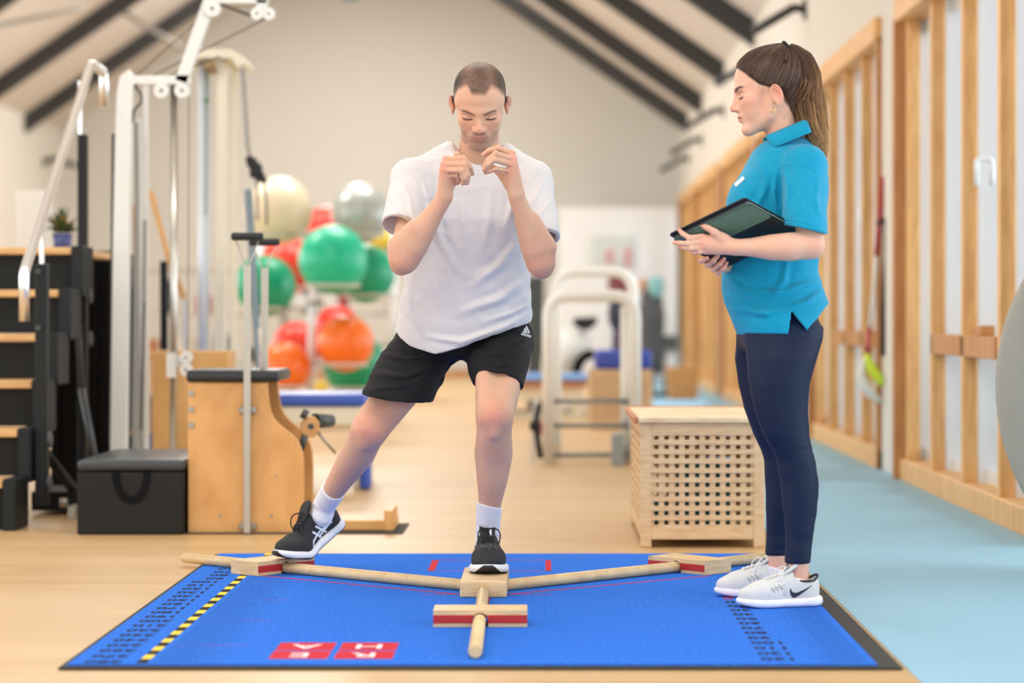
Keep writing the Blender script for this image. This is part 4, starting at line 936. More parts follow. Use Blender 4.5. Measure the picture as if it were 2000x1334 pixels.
class Loft:
    """stack of ellipses along z: rows (z, cx, cy, a, b)"""
    def __init__(s, rows, p=2.0, round_=0.01):
        s.t = np.array(sorted(rows), float); s.p = p; s.rd = round_; t = s.t
        s.lo = np.array([(t[:, 1]-t[:, 3]).min(), (t[:, 2]-t[:, 4]).min(), t[0, 0]]); s.hi = np.array([(t[:, 1]+t[:, 3]).max(), (t[:, 2]+t[:, 4]).max(), t[-1, 0]])
    def __call__(s, X, Y, Z):
        t = s.t; zz = Z[0, 0, :] if Z.ndim == 3 else Z
        f = lambda i: np.interp(zz, t[:, 0], t[:, i])
        cx, cy, a, b = f(1), f(2), f(3), f(4)
        if Z.ndim == 3: cx, cy, a, b = [q[None, None, :] for q in (cx, cy, a, b)]
        u = np.abs((X-cx)/a); v = np.abs((Y-cy)/b); k0 = (u**s.p+v**s.p)**(1/s.p)+1e-9
        k1 = np.sqrt((u/a)**2+(v/b)**2)/np.sqrt(u*u+v*v+1e-9)
        d = (k0-1)/np.maximum(k1, 1e-6)
        e = np.maximum(Z-t[-1, 0], t[0, 0]-Z)+s.rd
        dd = d+s.rd
        return np.minimum(np.maximum(dd, e), 0)+np.sqrt(np.maximum(dd, 0)**2+np.maximum(e, 0)**2)-s.rd
class RBox:
    def __init__(s, c, h, R=I3, rd=0.004):
        s.c = A3(c); s.h = A3(h); s.R = np.array(R, float); s.rd = rd; e = (np.abs(s.R)*s.h).sum(1); s.lo = s.c-e; s.hi = s.c+e
    def __call__(s, X, Y, Z):
        dx, dy, dz = X-s.c[0], Y-s.c[1], Z-s.c[2]; R = s.R.T; h = s.h-s.rd
        q = [np.abs(R[i, 0]*dx+R[i, 1]*dy+R[i, 2]*dz)-h[i] for i in range(3)]
        return np.sqrt(sum(np.maximum(v, 0)**2 for v in q))+np.minimum(np.maximum(np.maximum(q[0], q[1]), q[2]), 0)-s.rd
def graded(lo, hi, base, fine=()):
    """axis samples from lo to hi with step base, finer in [(a,b,step)]"""
    out = [lo]; x = lo
    while x < hi:
        st = base
        for a, b, s_ in fine:
            if a <= x <= b: st = min(st, s_)
            elif x < a: st = min(st, max(s_, (a-x)*0.25+s_))
            else: st = min(st, max(s_, (x-b)*0.25+s_))
        x += st; out.append(x)
    return np.array(out)
def fold_fn(polys, ymax=None, gain=1.45):
    """soft cloth folds: (pixel polyline, width m, height m); seen from the front"""
    L_ = []
    for pts, w, amp, Yq in polys: L_.append(([PP(x, y, Yq) for x, y in pts], w, amp*gain))
    def f(x, y, z):
        out = np.zeros_like(x)
        for ps, w, amp in L_:
            best = np.full_like(x, 9.0); tt = np.zeros_like(x); n = len(ps)-1
            for i in range(n):
                a, b = ps[i], ps[i+1]; ux, uz = b[0]-a[0], b[2]-a[2]; q = ux*ux+uz*uz
                h = np.clip(((x-a[0])*ux+(z-a[2])*uz)/q, 0, 1); d = np.hypot(x-a[0]-h*ux, z-a[2]-h*uz)
                m = d < best; best = np.where(m, d, best); tt = np.where(m, (i+h)/n, tt)
            out -= amp*np.exp(-(best/w)**2)*np.sin(np.clip(tt, 0.02, 0.98)*PI)**0.7
            out += 0.45*amp*np.exp(-((best-1.7*w)/w)**2)*np.sin(np.clip(tt, 0.02, 0.98)*PI)
        if ymax is not None: out = out*ss(ymax+0.03, ymax-0.03, y)
        return out
    return f
class Field:
    def __init__(s, xs, ys, zs, pad=0.03):
        s.xs, s.ys, s.zs = [np.asarray(a, np.float32) for a in (xs, ys, zs)]
        s.D = np.full((len(xs), len(ys), len(zs)), 0.15, np.float32); s.pad = pad
    def rng(s, lo, hi):
        r = []
        for ax, l, h in zip((s.xs, s.ys, s.zs), lo, hi):
            i = max(int(np.searchsorted(ax, l))-1, 0); j = min(int(np.searchsorted(ax, h))+1, len(ax)); r.append(slice(i, max(j, i+1)))
        return tuple(r)
    def grid(s, r): return s.xs[r[0]][:, None, None], s.ys[r[1]][None, :, None], s.zs[r[2]][None, None, :]
    def full(s): return s.grid((slice(None),)*3)
    def _ev(s, pr, r):
        X, Y, Z = s.grid(r)
        if isinstance(pr, Loft): return pr(X, Y, Z).astype(np.float32)
        return pr(X, Y, Z).astype(np.float32)
    def add(s, pr, k=0.01, off=0.0):
        m = k+s.pad+abs(off); r = s.rng(pr.lo-m, pr.hi+m); b = s._ev(pr, r)-off; a = s.D[r]
        if k <= 0: s.D[r] = np.minimum(a, b)
        else:
            h = np.maximum(k-np.abs(a-b), 0)/k; s.D[r] = np.minimum(a, b)-h*h*k*0.25
        return s
    def sub(s, pr, k=0.005):
        m = k+s.pad; r = s.rng(pr.lo-m, pr.hi+m); b = -s._ev(pr, r); a = s.D[r]
        h = np.maximum(k-np.abs(a-b), 0)/max(k, 1e-6); s.D[r] = np.maximum(a, b)+h*h*k*0.25
        return s
    def clip(s, d, k=0.004):
        """keep where d <= 0 (d broadcastable)"""
        a = s.D; h = np.maximum(k-np.abs(a-d), 0)/k; s.D = (np.maximum(a, d)+h*h*k*0.25).astype(np.float32); return s
    def disp(s, fn):
        X, Y, Z = s.full(); near = np.abs(s.D) < 0.03
        i = np.nonzero(near); s.D[i] += fn(s.xs[i[0]], s.ys[i[1]], s.zs[i[2]]).astype(np.float32); return s
    def mesh(s):
        D = s.D; ins = D < 0; nx, ny, nz = D.shape
        c = np.zeros((nx-1, ny-1, nz-1), np.uint8)
        for i in (0, 1):
            for j in (0, 1):
                for k in (0, 1): c += ins[i:nx-1+i, j:ny-1+j, k:nz-1+k]
        act = (c > 0) & (c < 8); I, J, K = np.nonzero(act); n = len(I)
        idx = np.full(act.shape, -1, np.int32); idx[I, J, K] = np.arange(n)
        acc = np.zeros((n, 3)); cnt = np.zeros(n); ax = (s.xs, s.ys, s.zs)
        for a in range(3):
            o1, o2 = [q for q in range(3) if q != a]
            for u in (0, 1):
                for v in (0, 1):
                    p0 = [I, J, K]; p0[o1] = p0[o1]+u; p0[o2] = p0[o2]+v; p1 = list(p0); p1[a] = p1[a]+1
                    d0 = D[tuple(p0)]; d1 = D[tuple(p1)]; cr = (d0 < 0) != (d1 < 0)
                    t = np.where(cr, d0/np.where(cr, d0-d1, 1), 0)
                    for b in range(3):
                        q = ax[b][p0[b]].astype(float)
                        if b == a: q = q+t*(ax[b][p1[b]]-ax[b][p0[b]])
                        acc[:, b] += np.where(cr, q, 0)
                    cnt += cr
        V = acc/np.maximum(cnt, 1)[:, None]; Q = []
        for a in range(3):
            o1, o2 = [(1, 2), (2, 0), (0, 1)][a]
            sl0 = [slice(None)]*3; sl1 = [slice(None)]*3; sl0[a] = slice(0, -1); sl1[a] = slice(1, None)
            cr = ins[tuple(sl0)] != ins[tuple(sl1)]; e = np.nonzero(cr); e = [q.copy() for q in e]
            ok = (e[o1] > 0) & (e[o2] > 0) & (e[o1] < D.shape[o1]-1) & (e[o2] < D.shape[o2]-1); e = [q[ok] for q in e]
            fl = ins[tuple(e)]
            def cell(d1, d2):
                q = list(e); q[o1] = q[o1]-d1; q[o2] = q[o2]-d2; return idx[tuple(q)]
            f = np.stack([cell(1, 1), cell(0, 1), cell(0, 0), cell(1, 0)], 1)
            f[~fl] = f[~fl][:, ::-1]; Q.append(f)
        Fc = np.concatenate(Q); Fc = Fc[(Fc >= 0).all(1)]
        return V, Fc
def smooth_verts(V, Fc, it=1, lam=0.5):
    n = len(V); e = np.concatenate([Fc[:, [0, 1]], Fc[:, [1, 2]], Fc[:, [2, 3]], Fc[:, [3, 0]]]); deg = np.bincount(e[:, 0], minlength=n)+np.bincount(e[:, 1], minlength=n)
    for _ in range(it):
        S_ = np.stack([np.bincount(e[:, 0], V[e[:, 1], k], n)+np.bincount(e[:, 1], V[e[:, 0], k], n) for k in range(3)], 1)
        V = V+lam*(S_/np.maximum(deg, 1)[:, None]-V)
    return V
def np_obj(name, V, Fc, m, parent=None, col=None, label=None):
    me = bpy.data.meshes.new(name); me.vertices.add(len(V)); me.vertices.foreach_set('co', V.astype(np.float32).ravel())
    k = Fc.shape[1]; me.loops.add(len(Fc)*k); me.loops.foreach_set('vertex_index', Fc.astype(np.int32).ravel())
    me.polygons.add(len(Fc)); me.polygons.foreach_set('loop_start', np.arange(0, len(Fc)*k, k, dtype=np.int32)); me.polygons.foreach_set('loop_total', np.full(len(Fc), k, np.int32))
    me.update(calc_edges=True); me.polygons.foreach_set('use_smooth', np.ones(len(Fc), bool)); me.validate()
    if col is not None:
        a = me.color_attributes.new('Col', 'FLOAT_COLOR', 'POINT'); a.data.foreach_set('color', np.concatenate([col, np.ones((len(V), 1))], 1).astype(np.float32).ravel())
    me.materials.append(m); o = bpy.data.objects.new(name, me); COL.objects.link(o)
    if parent: o.parent = parent; o.matrix_parent_inverse = Matrix.Translation(-parent.location)
    if label: o['label'] = label
    return o
def wv(p): return np.array([p.x, p.y, p.z]) if isinstance(p, Vector) else A3(p)
def PP(px, py, Y): return wv(P(px, py, Y))
def ss(a, b, x): t = np.clip((x-a)/(b-a), 0, 1); return t*t*(3-2*t)
def lin3(c): return np.array(srgb(*c)[:3])
_rs = np.random.RandomState(5); _NT = _rs.rand(32, 32, 32).astype(np.float32)
def vnoise(x, y, z):
    xi, yi, zi = np.floor(x).astype(int), np.floor(y).astype(int), np.floor(z).astype(int); fx, fy, fz = x-xi, y-yi, z-zi
    fx, fy, fz = [f*f*(3-2*f) for f in (fx, fy, fz)]; out = 0
    for i in (0, 1):
        for j in (0, 1):
            for k in (0, 1): out = out+_NT[(xi+i) & 31, (yi+j) & 31, (zi+k) & 31]*(fx if i else 1-fx)*(fy if j else 1-fy)*(fz if k else 1-fz)
    return out*2-1
from mathutils.bvhtree import BVHTree
def bvh(V, Fc): return BVHTree.FromPolygons([tuple(v) for v in V], [tuple(int(i) for i in f) for f in Fc])
def inpoly(poly, u, v):
    c = False; n = len(poly); j = n-1
    for i in range(n):
        (x1, y1), (x2, y2) = poly[i], poly[j]
        if (y1 > v) != (y2 > v) and u < (x2-x1)*(v-y1)/(y2-y1)+x1: c = not c
        j = i
    return c
def decal(name, tree, polys, org, ud, vd, nd, m, parent, step=0.0012, off=0.0009, post=None, label=None):
    """filled 2-D outlines projected along nd on a surface; org + ud*u + vd*v is the ray start"""
    org, ud, vd, nd = [Vector(q) for q in (org, ud, vd, nd)]; vid = {}; V = []; Fs = []
    def vert(i, j):
        if (i, j) not in vid:
            o = org+ud*(i*step)+vd*(j*step); h, nn_, _, _ = tree.ray_cast(o, nd)
            if h is None: vid[(i, j)] = None
            else: V.append(h-nd*off); vid[(i, j)] = len(V)-1
        return vid[(i, j)]
    for poly in polys:
        us = [q[0] for q in poly]; vs = [q[1] for q in poly]
        for i in range(int(min(us)/step)-1, int(max(us)/step)+2):
            for j in range(int(min(vs)/step)-1, int(max(vs)/step)+2):
                if inpoly(poly, (i+.5)*step, (j+.5)*step):
                    q = [vert(i, j), vert(i+1, j), vert(i+1, j+1), vert(i, j+1)]
                    if None not in q: Fs.append(q)
    if not Fs: return None
    V = np.array([tuple(v) for v in V])
    if post is not None: V = post(V)
    return np_obj(name, V, np.array(Fs), m, parent, label=label)
def tubes_np(curves, n=5):
    """curves: list of (points Nx3, radii N, colour Nx3) -> V, F, col"""
    V = []; Fs = []; C = []; base = 0
    for pts, rad, col in curves:
        pts = np.asarray(pts, float); m = len(pts); t = np.gradient(pts, axis=0); t /= np.linalg.norm(t, axis=1)[:, None]+1e-9
        u = np.cross(t, np.array([0.3, 0.5, 0.8])); u /= np.linalg.norm(u, axis=1)[:, None]+1e-9; w = np.cross(t, u)
        for k in range(n):
            a = 2*PI*k/n; V.append(pts+(u*math.cos(a)+w*math.sin(a))*np.asarray(rad)[:, None]); C.append(np.asarray(col))
        for k in range(n):
            i = np.arange(m-1); a = base+k*m+i; b = base+((k+1) % n)*m+i; Fs.append(np.stack([a, b, b+1, a+1], 1))
        base += n*m
    return np.concatenate(V), np.concatenate(Fs), np.concatenate(C)
# ------------------------------------------------------------------ head, hand and shoe builders
def head_prims(fr, g):
    """g: dict of proportions. returns list of (op, primitive, k)"""
    w = fr.w; R = fr.R; s = fr.sc; L_ = []
    def E(c, r, k, op='+', Rl=I3): L_.append((op, Ell(w(c), A3(r)*s, R@Rl), k))
    def Cn(pts, k, op='+'): L_.append((op, Chain([(w(p), r*s) for p, r in pts]), k))
    hw = g.get('hw', 0.080); jw = g.get('jw', 0.050); ex = g.get('ex', 0.034)
    E((0, 0.014, 0.045), (hw, 0.098, 0.086), 0.0)
    E((0, -0.028, 0.035), (hw*0.90, 0.060, 0.070), 0.02)
    E((0, -0.026, -0.022), (g.get('fw', 0.064), 0.058, 0.078), 0.025)
    for q in (-1, 1):
        Cn([((q*(jw+0.010), 0.008, -0.030), 0.018), ((q*jw, -0.012, -0.068), 0.018), ((q*0.018, -0.070, -0.098), 0.018)], 0.022)
        E((q*0.046, -0.058, -0.018), (0.020, 0.024, 0.020), 0.022)          # cheekbone
        E((q*0.036, -0.058, -0.048), (0.022, 0.022, 0.026), 0.02)           # cheek
    E((0, -0.050, -0.075), (0.040, 0.034, 0.032), 0.02)
    E((0, -0.080, -0.098), (0.019, 0.014, 0.016), 0.014)                    # chin
    Cn([((-0.040, -0.070, 0.024), 0.010), ((-0.016, -0.084, 0.020), 0.011), ((0.016, -0.084, 0.020), 0.011), ((0.040, -0.070, 0.024), 0.010)], 0.016)   # brow ridge
    for q in (-1, 1):
        E((q*ex, -0.0945, 0.003), (0.020, 0.0175, 0.0130), 0.013, '-')         # socket
    E((0, -0.066, -0.024), (0.036, 0.026, 0.030), 0.016)                     # upper jaw beside the nose
    for q in (-1, 1):
        E((q*ex, -0.0705, 0.000), (0.0155, 0.0140, 0.0122), 0.003)           # lidded eye ball
        L_.append(('-', Chain([(w((q*(ex-0.014), -0.084, -0.0050)), 0.0014*s), (w((q*ex, -0.0862, -0.0070)), 0.0016*s), (w((q*(ex+0.014), -0.080, -0.0040)), 0.0014*s)]), 0.0015))
    nt = g.get('nose', -0.110)
    nw = g.get('nw', 1.0); Cn([((0, -0.083, 0.018), 0.0080*nw), ((0, -0.094, -0.004), 0.0085*nw), ((0, nt+0.004, -0.024), 0.0105*nw)], 0.012)
    E((0, nt, -0.030), (0.0120*nw, 0.0105, 0.0100), 0.008)
    for q in (-1, 1):
        E((q*0.0140*nw, nt+0.013, -0.0335), (0.0078, 0.012, 0.0085), 0.006)
        E((q*0.0065, nt+0.009, -0.0415), (0.0035, 0.0055, 0.004), 0.003, '-')
    mz, mw = g.get('mz', 0.0), g.get('mw', 1.0)
    E((0, -0.080, -0.058+mz), (0.026*mw, 0.018, 0.022), 0.014)                     # muzzle
    lp = g.get('lip', -0.0965)
    Cn([((-0.024*mw, lp+0.017, -0.0605+mz), 0.0018), ((-0.008*mw, lp+0.001, -0.0555+mz), 0.0042), ((0, lp+0.0005, -0.0570+mz), 0.0040), ((0.008*mw, lp+0.001, -0.0555+mz), 0.0042), ((0.024*mw, lp+0.017, -0.0605+mz), 0.0018)], 0.004)
    Cn([((-0.022*mw, lp+0.017, -0.0635+mz), 0.002), ((-0.007*mw, lp+0.003, -0.0675+mz), 0.0050), ((0.007*mw, lp+0.003, -0.0675+mz), 0.0050), ((0.022*mw, lp+0.017, -0.0635+mz), 0.002)], 0.004)
    sm = g.get('sm', 0.0); Cn([((-0.028*mw, lp+0.014, -0.0615+sm+mz), 0.0010), ((-0.012*mw, lp+0.002, -0.0615+mz+sm*0.2), 0.0010), ((0, lp-0.006, -0.0615+mz), 0.0012), ((0.012*mw, lp+0.002, -0.0615+mz+sm*0.2), 0.0010), ((0.028*mw, lp+0.014, -0.0615+sm+mz), 0.0010)], 0.002, '-')
    E((0, lp+0.002, -0.0800), (0.016, 0.006, 0.005), 0.008, '-')             # chin groove
    for q in (-1, 1):                                                        # ears
        Re = rz(q*(-0.38))@rx(0.16)
        c0 = A3((q*(hw-0.001), 0.020, -0.003+g.get('ez', 0.0)))
        E(c0+A3((q*0.004, 0, 0)), (0.0075, 0.0165, 0.030), 0.005, '+', Re)
        pts = []
        for a in np.linspace(-0.6, 3.9, 14): pts.append((c0+Re@A3((q*0.0095, 0.0155*math.cos(a)+0.001, 0.028*math.sin(a)+0.001)), 0.0032 if a < 2.8 else 0.0026))
        E(c0+Re@A3((q*0.012, -0.001, 0.004)), (0.0085, 0.0108, 0.0195), 0.002, '-', Re)
        Cn(pts, 0.002)
        pts = [(c0+Re@A3((q*0.008, 0.008*math.cos(a)-0.001, 0.017*math.sin(a)+0.003)), 0.0020) for a in np.linspace(-0.9, 1.7, 8)]
        Cn(pts, 0.002)
        E(c0+Re@A3((q*0.0055, -0.005, -0.027)), (0.004, 0.0075, 0.008), 0.004, '+', Re)   # lobe
        E(c0+Re@A3((q*0.0085, -0.0135, -0.004)), (0.003, 0.003, 0.0055), 0.003, '+', Re)    # tragus
    return L_
def run(Fd, L_, off=0.0):
    for op, pr, k in L_: (Fd.add(pr, k) if op == '+' else Fd.sub(pr, k))
    return Fd
def finger(Fd, pts, r0, r1, k=0.004, knuckles=True):
    """pts: joints from knuckle to tip"""
    n = len(pts); rr = [r0+(r1-r0)*i/(n-1) for i in range(n)]
    Fd.add(Chain([(p, r) for p, r in zip(pts, rr)]), k)
    if knuckles:
        for p, r in list(zip(pts, rr))[1:-1]: Fd.add(Ell(p, (r*1.07,)*3), 0.003)
def nail(V_F, pts): pass
# ---- shoe in its own frame: heel at y=0, toe towards -y, sole on z=0, x across
def shoe_fields(L=0.285, hw=0.048, h=0.5, step=0.0026, sole_h=0.030, toe_spring=0.014, heel_bulge=0.0):
    xs = np.arange(-0.065, 0.066, step); ys = np.arange(-L-0.02, 0.035, step); zs = np.arange(-0.006, 0.150, step)
    foot = [((0, -0.040), 0.039), ((0.002, -0.10), 0.036), ((0.004, -L+0.10), hw), ((0.002, -L+0.058), hw*0.98), ((-0.002, -L+0.036), hw*0.70)]
    def fp(X, Y, grow=0.0):
        out = None
        for (a, ra), (b, rb) in zip(foot[:-1], foot[1:]):
            ba = (b[0]-a[0], b[1]-a[1]); q = ba[0]**2+ba[1]**2; hh = np.clip(((X-a[0])*ba[0]+(Y-a[1])*ba[1])/q, 0, 1)
            d = np.sqrt((X-a[0]-hh*ba[0])**2+(Y-a[1]-hh*ba[1])**2)-(ra+(rb-ra)*hh)-grow
            out = d if out is None else np.where(np.maximum(0.02-np.abs(out-d), 0) > 0, np.minimum(out, d)-(np.maximum(0.02-np.abs(out-d), 0)/0.02)**2*0.005, np.minimum(out, d))
        return out
    S_ = Field(xs, ys, zs); X, Y, Z = S_.full()
    lift = toe_spring*np.clip((-Y-(L-0.09))/0.09, 0, 1.3)**2+0.004*np.clip((Y+0.03)/0.04, 0, 1)**2
    top = sole_h+lift*0.55+0.006*np.clip((Y+0.09)/0.09, 0, 1)
    zc = (top+lift)/2; hh = (top-lift)/2
    rq = min(0.011, sole_h*0.42); d = fp(X, Y, 0.0035+0.002*np.cos((Z-0.012)*90)+heel_bulge*ss(-0.06, 0.0, Y)); e = np.abs(Z-zc)-hh+rq; dd = d+rq
    S_.D = (np.minimum(np.maximum(dd, e), 0)+np.sqrt(np.maximum(dd, 0)**2+np.maximum(e, 0)**2)-rq).astype(np.float32)*np.ones_like(S_.D)
    U = Field(xs, ys, zs)
    U.add(Ell((0, -0.040, 0.055), (0.042, 0.040, 0.066)), 0.0)
    U.add(Chain([((0, -0.042, 0.050), 0.037), ((0.002, -0.11, 0.045), 0.034), ((0.004, -L+0.085, 0.040), 0.038)]), 0.02)
    U.add(Chain([((0, -0.088, 0.088), 0.031), ((0.002, -0.15, 0.068), 0.034), ((0.002, -L+0.085, 0.047), 0.034)]), 0.03)
    U.add(Ell((0.001, -L+0.070, 0.036), (hw*0.98, 0.068, 0.037)), 0.02)
    U.add(Ell((0.003, -L+0.11, 0.040), (hw*1.0, 0.06, 0.034)), 0.02)
    X, Y, Z = U.full(); U.clip(fp(X, Y, 0.0015)*np.ones_like(U.D), 0.010)
    low = sole_h-0.008+lift*0.5; U.clip((low-Z)*np.ones_like(U.D), 0.003)
    # collar cut: top plane dips at the ankle, rises at heel tab and tongue
    tz = 0.084+0.020*ss(-0.035, 0.0, Y)+0.000*Y
    inside = Field(xs, ys, zs); inside.add(Ell((0, -0.050, 0.108), (0.0345, 0.043, 0.052)), 0.0)
    colr = np.where(Y > -0.095, Z-tz, Z-0.16)
    U.clip((colr*np.ones_like(U.D)), 0.006); U.clip(-inside.D, 0.006)
    T = Field(xs, ys, zs)   # tongue
    T.add(Chain([((0, -0.165, 0.080), 0.016), ((0, -0.118, 0.104), 0.024), ((0, -0.094, 0.128), 0.026), ((0, -0.086, 0.134), 0.022)]), 0.0)
    X, Y, Z = T.full(); n_ = A3((0, -0.55, 0.83)); pl = (Y+0.115)*n_[1]+(Z-0.104)*n_[2]
    T.clip((np.abs(pl-0.010-0.0*Y)-0.0055)*np.ones_like(T.D), 0.004); T.clip(((Z-0.146))*np.ones_like(T.D), 0.004)
    return S_, U, T
SHOES = {}
def make_shoe(parent, name, label, fr, colours, bend=0.0, key='a', mirror=False, style='dark', **kw):
    """places sole, upper, tongue, laces; returns post-transform and BVH of the upper in shoe space"""
    if key not in SHOES:
        S_, U, T = shoe_fields(**kw); SHOES[key] = [f.mesh() for f in (S_, U, T)]
    (sv, sf), (uv, uf), (tv, tf) = SHOES[key]
    piv = A3((0, -0.185, 0.012))
    def post(V):
        V = np.array(V, float)
        if mirror: V = V*A3((-1, 1, 1))
        if bend:
            t = ss(-0.215, -0.15, V[:, 1])*bend; dy = V[:, 1]-piv[1]; dz = V[:, 2]-piv[2]
            V = np.stack([V[:, 0], piv[1]+dy*np.cos(t)-dz*np.sin(t), piv[2]+dy*np.sin(t)+dz*np.cos(t)], 1)
        return (V*fr.sc)@fr.R.T+fr.o
    fx = (lambda f: f[:, ::-1]) if mirror else (lambda f: f)
    sv_, uv_, tv_ = smooth_verts(sv, sf, 1), smooth_verts(uv, uf, 2), smooth_verts(tv, tf, 1)
    o = thing(name, label, 'shoe', tuple(fr.o)) if parent is None else parent
    sole = np_obj('sole', post(sv_), fx(sf), colours['sole'], o)
    up = np_obj('upper', post(uv_), fx(uf), colours['upper'], o)
    tg = np_obj('tongue', post(tv_), fx(tf), colours['tongue'], o)
    return o, post, uv_, uf, sv_, sf, up, sole, tg
# ------------------------------------------------------------------ the man in the white T-shirt
SKIN_M = vcol_mat('skin_man', 0.5, sub=0.25, bump=0.08, bscale=500, spec=0.35)
def body_mesh(Fd, it=1):
    V, Fc = Fd.mesh(); return smooth_verts(V, Fc, it, 0.5), Fc
man = thing('person', 'man in a white T-shirt and black shorts lunging on the balance pipes, fists at chin', 'person', (-0.2, 7.75, 0.0))
HM = Fr(PP(937, 207, 7.64), rx(math.radians(31))@ry(math.radians(0)), 1.0)
GM = dict(sm=0.004, mz=-0.004, mw=1.18, nw=1.03, hw=0.0815, jw=0.043, fw=0.0585, ex=0.0355, nose=-0.110, lip=-0.0955)
xs = graded(-0.98, 0.12, 0.0050, [(-0.335, -0.085, 0.0021)])
ys = graded(7.34, 8.20, 0.0050, [(7.38, 7.49, 0.0026), (7.535, 7.66, 0.0020)])
zs = graded(0.02, 1.665, 0.0050, [(1.22, 1.66, 0.0021)])
BD = Field(xs, ys, zs, 0.022)
# arms first (so that the head blends last with its own small radii)
def add_arm(sh, el, wr, r=(0.052, 0.043, 0.046, 0.036, 0.0255)):
    sh, el, wr = A3(sh), A3(el), A3(wr); m = el*0.62+wr*0.38
    BD.add(Chain([(sh, r[0]), (sh*0.5+el*0.5, r[0]*0.90), (el, r[1])]), 0.02)
    BD.add(Chain([(el, r[1]*0.92), (el*0.78+wr*0.22, r[2]), (m, r[2]*0.88), (el*0.2+wr*0.8, r[4]*1.1), (wr, r[4])]), 0.018)
shR, elR, wrR = PP(808, 362, 7.68), PP(789, 505, 7.50), PP(868, 386, 7.43)
shL, elL, wrL = PP(1037, 364, 7.68), PP(1056, 512, 7.52), PP(1009, 384, 7.43)
add_arm(shR, elR, wrR, (0.043, 0.046, 0.048, 0.036, 0.025)); add_arm(shL, elL, wrL, (0.043, 0.044, 0.046, 0.036, 0.025))
# trunk (under the clothes) and neck
BD.add(Loft([(PP(0, y, 7.8)[2], (x0+x1)/2, cy, (x1-x0)/2, b) for y, x0, x1, cy, b in [(y, PP(l, y, 7.78)[0], PP(r_, y, 7.78)[0], c, b_) for y, l, r_, c, b_ in
      ((320, 835, 1010, 7.74, 0.075), (345, 818, 1030, 7.74, 0.09), (430, 822, 1022, 7.76, 0.105), (520, 832, 1008, 7.80, 0.10), (600, 836, 1004, 7.86, 0.10), (665, 832, 1010, 7.90, 0.11))]], 2.2, 0.03), 0.03)
BD.add(Chain([(PP(838, 345, 7.72), 0.040), (PP(935, 322, 7.75), 0.052), (PP(1012, 345, 7.72), 0.040)]), 0.025)
BD.add(Chain([(PP(935, 320, 7.745), 0.066), (HM.w((0, 0.030, -0.045)), 0.058)]), 0.02)
for q in (): BD.add(Chain([(PP(q, 268, 7.66), 0.012), (PP(935+(q-935)*0.4, 330, 7.665), 0.011)]), 0.02)
# legs
hipR, knR, anR = PP(850, 668, 7.90), PP(722, 838, 7.76), PP(632, 990, 8.075)
hipL, knL, anL = PP(985, 668, 7.90), PP(966, 812, 7.565), PP(952, 1045, 7.748)
BD.add(Chain([(hipR, 0.084), (hipR*0.45+knR*0.55, 0.069), (knR*0.86+hipR*0.14, 0.062), (knR, 0.056)]), 0.03)
BD.add(Chain([(knR, 0.054), (knR*0.72+anR*0.28+A3((0.004, 0.014, -0.006)), 0.056), (knR*0.5+anR*0.5+A3((0.004, 0.010, 0)), 0.048), (knR*0.2+anR*0.8, 0.036), (anR, 0.034)]), 0.022)
BD.add(Ell(knR+A3((0.0, -0.024, 0.008)), (0.030, 0.034, 0.034)), 0.02); BD.add(Ell(knR+A3((-0.018, -0.018, -0.045)), (0.016, 0.022, 0.022)), 0.02)
BD.add(Chain([(hipL, 0.078), (hipL*0.45+knL*0.55, 0.072), (knL*0.84+hipL*0.16, 0.064), (knL, 0.054)]), 0.03)
BD.add(Chain([(knL, 0.053), (PP(965, 850, 7.60), 0.055), (PP(964, 885, 7.645), 0.0605), (PP(962, 930, 7.665), 0.050), (PP(957, 985, 7.70), 0.036), (anL, 0.031)]), 0.022)
BD.add(Ell(knL+A3((0, -0.026, 0.004)), (0.032, 0.034, 0.036)), 0.02); BD.add(Ell(knL+A3((0.0, -0.028, -0.050)), (0.015, 0.02, 0.022)), 0.02)
# muscle relief
BD.add(Chain([(PP(948, 740, 7.64), 0.03), (PP(950, 785, 7.58), 0.022)]), 0.03); BD.add(Chain([(PP(995, 745, 7.64), 0.03), (PP(985, 785, 7.58), 0.02)]), 0.03)
BD.add(Chain([(PP(955, 850, 7.565), 0.020), (PP(958, 950, 7.655), 0.014)]), 0.025)
BD.add(Chain([(PP(776, 480, 7.49), 0.030), (PP(808, 446, 7.455), 0.024)]), 0.02); BD.add(Chain([(PP(1072, 482, 7.50), 0.026), (PP(1042, 430, 7.465), 0.020)]), 0.02); BD.add(Ell(PP(781, 520, 7.51), (0.024, 0.026, 0.026)), 0.02); BD.add(Ell(PP(1061, 528, 7.53), (0.024, 0.026, 0.026)), 0.02)
# hands: palm as a few blended solids, each finger its own jointed chain
def palm(wr, kn, w0, w1):
    """wr wrist, kn list of 4 knuckle points"""
    wr = A3(wr)
    for i, k_ in enumerate(kn): BD.add(Chain([(wr+(A3(k_)-wr)*0.12, w0), (A3(k_), w1)]), 0.012)
knRt = [PP(871, 311, 7.405), PP(867, 321, 7.392), PP(868, 332, 7.392), PP(873, 343, 7.400)]
palm(wrR, knRt, 0.019, 0.0115)
BD.add(Ell(PP(877, 352, 7.425), (0.024, 0.018, 0.036), ry(0.25)), 0.012)
YH_ = 7.40
for pts, a, b in (([knRt[0], PP(905, 309, 7.375), PP(917, 326, 7.385), PP(922, 339, 7.40)], 0.0098, 0.0076),
                  ([knRt[1], PP(907, 321, 7.365), PP(914, 341, 7.372), PP(912, 357, 7.385)], 0.0100, 0.0078),
                  ([knRt[2], PP(901, 333, 7.365), PP(907, 348, 7.372), PP(904, 358, 7.385)], 0.0096, 0.0074),
                  ([knRt[3], PP(893, 343, 7.385), PP(897, 353, 7.40), PP(893, 358, 7.412)], 0.0082, 0.0066)): finger(BD, pts, a, b)
